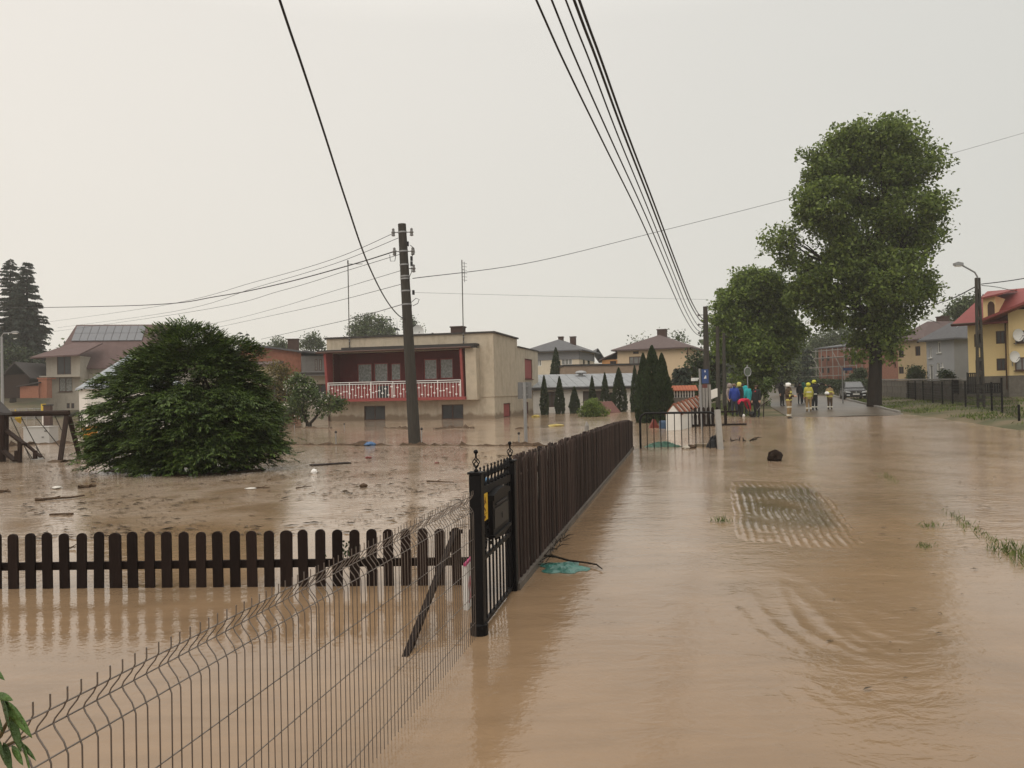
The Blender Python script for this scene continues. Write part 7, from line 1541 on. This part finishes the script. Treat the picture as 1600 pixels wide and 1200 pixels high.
m_refl = M('reflective yellow', (.55, .50, .12), .35, .08); m_reflw = M('reflective silver', (.62, .60, .50), .35, .08); m_helm = M('yellow helmet', (.56, .54, .05), .3, .05); m_helmw = M('white helmet', (.8, .79, .76), .3, .05)
c_black = cloth('black cloth', (.014, .014, .016)); c_blue = cloth('royal blue jacket', (.02, .045, .24)); c_jeans = cloth('dark jeans', (.03, .034, .05)); c_red = cloth('pinkish red jacket', (.48, .02, .055)); c_teal = cloth('teal jacket', (.02, .32, .33)); c_tan = cloth('tan turnout cloth', (.25, .17, .085)); c_dk = cloth('dark turnout cloth', (.07, .045, .028)); c_vest = cloth('yellow hi-vis vest', (.40, .36, .06)); c_grey = cloth('grey pink cloth', (.30, .24, .22)); c_dgreen = cloth('dark green cloth', (.03, .05, .04)); c_pale = cloth('pale jacket', (.42, .38, .32))
def gp(px, py, Y, dz=0):
    p = at(px, py, Y); p.z = max(T(p.x, p.y), float(Wf(p.x, p.y)) - .12) + dz; return p
BY = 'bystanders at the edge of the flood'; FF = 'firefighters on the wet road'
def Hof(px, ytop, P_): return max(1.5, min(1.95, zat(px, ytop, P_.y) - P_.z))
P_ = gp(1148, 645, 46); person('bystander in a royal blue jacket and dark jeans seen from behind', P_, math.pi - .2, Hof(1148, 599, P_), c_blue, c_jeans, topmat=M('grey brown hair', (.16, .11, .08), .7), coat=.22, grp=BY)
P_ = gp(1183, 651, 44.5); person('man in a black coat with a red collar standing right of the others', P_, -.9, Hof(1183, 601, P_), c_black, c_black, topmat=M('dark brown hair', (.05, .03, .02), .7), coat=.25, grp=BY); scf = MB(); scf.lathe([(.10, 0), (.13, .03), (.12, .09), (.09, .11)], (0, 0, 0), 12); scf.build('collar', cloth('red collar', (.34, .03, .03)), bpy.data.objects['person.001'], loc=(0, 0, 1.40))
m_ = None
bend = dict(pelvis=(0, .06, .90), spine=(0, -.10, .98), chest=(0, -.33, 1.02), neck=(0, -.47, .97), head=(0, -.55, .90), crown=(0, -.62, .80), nose=(0, -.60, .93), chin=(0, -.55, .86), shL=(.17, -.38, .98), elL=(.20, -.48, .70), wrL=(.16, -.58, .47), shR=(-.17, -.38, .98), elR=(-.20, -.46, .70), wrR=(-.15, -.55, .45), hiL=(.09, .05, .88), hiR=(-.09, .05, .88), knL=(.12, .0, .47), knR=(-.12, -.02, .47))
P_ = gp(1158, 648, 45); person('bystander in a pinkish red jacket bending down to the ground', P_, math.pi / 2 + .35, 1.72, c_red, c_black, pose=bend, topmat=M('brown hair', (.08, .05, .03), .7), coat=.18, grp=BY)
crouch = dict(pelvis=(0, .02, .88), spine=(.0, -.05, 1.05), chest=(0, -.12, 1.25), neck=(0, -.16, 1.38), head=(0, -.2, 1.47), crown=(0, -.22, 1.6), nose=(0, -.30, 1.47), chin=(0, -.25, 1.4))
P_ = gp(1169, 640, 46.5); person('bystander with a teal hooded raincoat behind the bending one', P_, math.pi + .5, Hof(1169, 600, P_), c_teal, c_dgreen, top='hood', topmat=c_teal, coat=.25, grp=BY, pose=crouch)
P_ = gp(1156, 640, 48.5); person('bystander in dark green with a pale yellow cap, mostly hidden', P_, .2, Hof(1156, 597, P_), c_dgreen, c_black, top='hood', topmat=cloth('pale yellow cap', (.6, .55, .16)), grp=BY)
P_ = gp(1162, 640, 47.8); person('bare headed bystander facing the camera between blue and teal jackets', P_, -.1, Hof(1162, 599, P_), c_black, c_black, grp=BY)
P_ = gp(1141, 640, 49); person('bystander in a pale pinkish hood left of the blue jacket', P_, .6, Hof(1141, 599, P_), c_grey, c_black, top='hood', topmat=c_grey, grp=BY)
P_ = gp(1222, 626, 58); person('dark dressed pedestrian farther up the road behind the white helmet', P_, .4, Hof(1222, 597, P_), c_black, c_black, top='hood', topmat=c_black, coat=.2, grp='pedestrians farther up the road')
P_ = gp(1250, 627, 60); person('dark dressed pedestrian with a bare head between the firefighters', P_, .0, Hof(1250, 598, P_), c_black, c_jeans, coat=.1, grp='pedestrians farther up the road')
P_ = gp(1256, 624, 62); person('pedestrian in a sea green raincoat between the firefighters', P_, .0, Hof(1256, 598, P_), cloth('sea green raincoat', (.05, .22, .17)), c_black, top='hood', topmat=MATS['sea green raincoat'], coat=.25, grp='pedestrians farther up the road')
legs = [('legL', .62, .078, .07, m_reflw), ('legR', .62, .078, .07, m_reflw)]
P_ = gp(1233, 652, 42.5); person('firefighter with a white helmet and yellow striped brown suit, nearest the water', P_, .9, Hof(1233, 597, P_), c_dk, c_tan, top='helmet', topmat=m_helmw, coat=.22, grp=FF, bands=[('chest', .95, .215, .12, m_refl), ('chest', .25, .205, .08, m_refl), ('waist', .05, .215, .08, m_refl), ('legL', .70, .082, .09, m_reflw), ('legR', .70, .082, .09, m_reflw), ('armL', .4, .075, .06, m_refl), ('armR', .4, .075, .06, m_refl), ('thL', .75, .105, .06, m_reflw), ('thR', .75, .105, .06, m_reflw)], pose=dict(elL=(.24, -.02, 1.14), wrL=(.10, -.25, 1.12), elR=(-.24, .0, 1.14), wrR=(-.08, -.27, 1.10)))
P_ = gp(1264, 644, 49); person('firefighter in a yellow hi-vis vest and yellow helmet seen from behind', P_, math.pi, Hof(1264, 598, P_), c_vest, c_tan, top='helmet', topmat=m_helm, coat=.22, grp=FF, bands=[('chest', .45, .212, .07, m_reflw), ('waist', .2, .212, .07, m_refl), *legs])
P_ = gp(1273, 641, 50.2); person('firefighter in dark uniform with yellow helmet raising one arm to the right', P_, .2, Hof(1272, 593, P_), c_black, c_black, top='helmet', topmat=m_helm, coat=.18, grp=FF, bands=[('waist', .2, .205, .06, m_reflw), *legs, ('upL', .5, .08, .05, m_reflw)], pose=dict(elL=(.38, -.10, 1.55), wrL=(.62, -.05, 1.47)))
P_ = gp(1297, 642, 51); person('bare headed firefighter in tan suit carrying a white helmet', P_, .05, Hof(1297, 601, P_), c_tan, c_dk, coat=.22, grp=FF, bands=[('chest', .75, .215, .09, m_refl), ('waist', .15, .212, .08, m_refl), *legs, ('armL', .5, .075, .05, m_refl), ('armR', .5, .075, .05, m_refl)], pose=dict(elR=(-.27, .02, 1.15), wrR=(-.22, -.2, 1.08), elL=(.25, .0, 1.15), wrL=(.12, -.22, 1.15)))
hb_ = P_ + Vector((-.27, -.24, 1.07)); hm = thing('carried_helmet', 'white helmet held at the hip of the tan suited firefighter', 'helmet', hb_); m_ = MB(); m_.lathe([(.13, -.06), (.145, 0), (.13, .07), (.08, .12), (.01, .135)], (0, 0, 0), 12); m_.build('shell', m_helmw, hm, smooth=True)
P_ = gp(1183, 651, 44.5) + Vector((.22, -.1, 0)); sv = thing('shovel', 'shovel handle held by the man in the black coat', 'shovel', P_); m_ = MB(); m_.tube([(-.05, -.05, .62), (.42, -.1, .98)], .02, 6); m_.build('handle', m_playwood, sv); m_ = MB(); m_.slab([(-.28, -.12, .42), (-.16, .06, .40), (.0, .0, .66), (-.1, -.1, .66)], .02); m_.build('blade', m_galv, sv)
P_ = gp(1172, 647, 45); wg = thing('white_bag', 'small white bag on the ground by the bending bystander', 'bag', P_ + Vector((-.40, -.1, 0))); m_ = MB(); m_.ball((0, 0, .09), .09, 10, sz=1.1); m_.build('bag', m_whitepaint, wg)
bgk = thing('black_bags', 'black bag standing under the hands of the bending bystander', 'bag', P_ + Vector((.12, -.1, 0))); m_ = MB(); m_.ball((0, 0, .16), .22, 10, sz=.8); m_.build('bag', MATS['black bag'], bgk)

# ------------------------------------------------------------------ parked car
cp_ = at(1338, 622, 67); cp_.z = T(cp_.x, cp_.y); car = thing('parked_car', 'black estate car parked nose on at the kerb behind the big tree trunk', 'car', cp_, R(-16))
m_car = M('black car paint', (.018, .018, .021), .22, .1, spec=.6); m_chrome = M('chrome', (.6, .6, .6), .2, .05, metal=.9); m_lamp = M('headlamp glass', (.75, .77, .8), .08, .05, spec=.7)
b = MB(); secs = [(-.0, .62, .30, .78, .80), (.12, .80, .22, .86, .88), (1.0, .88, .22, 1.0, .90), (1.35, .89, .22, 1.05, .90), (3.4, .89, .22, 1.05, .90), (4.2, .84, .25, 1.0, .86), (4.35, .76, .35, .9, .8)]; vs = []
for (y, hw, z0_, z1_, hw2) in secs:
    hw *= 1.0; ring = [(-hw * .92, z0_), (hw * .92, z0_), (hw, z0_ + .2), (hw, z1_ - .22), (hw * .93, z1_ - .04), (hw * .8, z1_), (-hw * .8, z1_), (-hw * .93, z1_ - .04), (-hw, z1_ - .22), (-hw, z0_ + .2)]; vs += [(x, y, z) for x, z in ring]
fs = [tuple(range(10)), tuple(range(60 + 9, 59, -1))] + [(i * 10 + k, i * 10 + (k + 1) % 10, (i + 1) * 10 + (k + 1) % 10, (i + 1) * 10 + k) for i in range(6) for k in range(10)]; b.add(vs, fs); b.build('body', m_car, car, smooth=False)
b = MB(); secs = [(1.05, .78, .99, 1.04), (1.75, .66, .99, 1.52), (2.4, .65, .99, 1.56), (3.6, .64, .99, 1.52), (4.15, .70, .99, 1.08)]; vs = []
for (y, hw, z0_, z1_) in secs: vs += [(-.82, y, z0_), (.82, y, z0_), (hw, y, z1_), (-hw, y, z1_)]
b.add(vs, [(0, 1, 2, 3), (19, 18, 17, 16)] + [(i * 4 + k, i * 4 + (k + 1) % 4, (i + 1) * 4 + (k + 1) % 4, (i + 1) * 4 + k) for i in range(4) for k in range(4)]); b.build('cabin', m_car, car)
b = MB(); b.add([(-.70, 1.10, 1.06), (.70, 1.10, 1.06), (.60, 1.70, 1.485), (-.60, 1.70, 1.485)], [(0, 1, 2, 3)]); b.add([(-.70, 1.085, 1.07), (.70, 1.085, 1.07), (.60, 1.685, 1.495), (-.60, 1.685, 1.495)], [(0, 1, 2, 3)]); b.build('windscreen', M('car glass', (.10, .105, .11), .06, .2, spec=.8), car)
for s in (-1, 1):
    b = MB(); b.slab([(s * .83, 1.45, 1.06), (s * .83, 3.9, 1.06), (s * .70, 3.55, 1.44), (s * .71, 1.85, 1.44)], .02); b.build('side_window', m_darkwin, car)
    b = MB(); b.prism([(s * .42, .60), (s * .80, .64), (s * .82, .78), (s * .45, .70)], -.01, .15, 'y'); b.build('headlight', m_lamp, car)
    b = MB(); b.prism([(s * .5, .36), (s * .74, .38), (s * .74, .48), (s * .5, .46)], -.02, .1, 'y'); b.build('fog_lamp', m_lamp, car)
    b = MB(); b.prism([(s * .86, 1.0), (s * 1.04, 1.02), (s * 1.04, 1.16), (s * .88, 1.12)], 1.3, 1.45, 'y'); b.build('mirror', m_car, car)
    for y in (.85, 3.45):
        b = MB(); vs = []; n_ = 18; X0, X1 = sorted((s * .70, s * .91))
        b.add([(X0, y + .33 * math.cos(2 * math.pi * k / n_), .33 + .33 * math.sin(2 * math.pi * k / n_)) for k in range(n_)] + [(X1, y + .33 * math.cos(2 * math.pi * k / n_), .33 + .33 * math.sin(2 * math.pi * k / n_)) for k in range(n_)], [tuple(range(n_)), tuple(range(2 * n_ - 1, n_ - 1, -1))] + [(k, n_ + k, n_ + (k + 1) % n_, (k + 1) % n_) for k in range(n_)]); w_ = b.build('wheel', m_felt, car)
        b = MB(); b.add([(s * .915, y + .2 * math.cos(2 * math.pi * k / n_), .33 + .2 * math.sin(2 * math.pi * k / n_)) for k in range(n_)], [tuple(range(n_))]); b.build('rim', m_galv, w_)
b = MB(); b.box(-.40, -.015, .60, .40, .02, .72); b.box(-.5, -.012, .26, .5, .02, .40); b.build('grille', m_felt, car); b = MB(); b.box(-.40, -.03, .655, .40, -.016, .675); b.build('grille_bar', m_chrome, car); b = MB(); b.box(-.26, -.035, .44, .26, -.02, .55); b.build('number_plate', m_whitepaint, car)
b = MB(); b.prism([(-.10, .66), (0, .74), (.10, .66), (0, .60)], -.045, -.032, 'y'); b.build('badge', m_chrome, car)

# ------------------------------------------------------------------ rain-laden air
if HAZE:
    hz_ = MB(); hz_.box(-1150, -50, -1.6, 1150, 1500, 40); hm_ = bpy.data.materials.new('damp air'); hm_.use_nodes = True; n = hm_.node_tree.nodes; n.clear(); oo = n.new('ShaderNodeOutputMaterial'); pv = n.new('ShaderNodeVolumePrincipled'); pv.inputs['Density'].default_value = HAZE; pv.inputs['Color'].default_value = (.97, .97, .96, 1); pv.inputs['Anisotropy'].default_value = .2; hm_.node_tree.links.new(pv.outputs[0], oo.inputs['Volume'])
    ho = hz_.build('haze', hm_); tag(ho, kind='stuff')
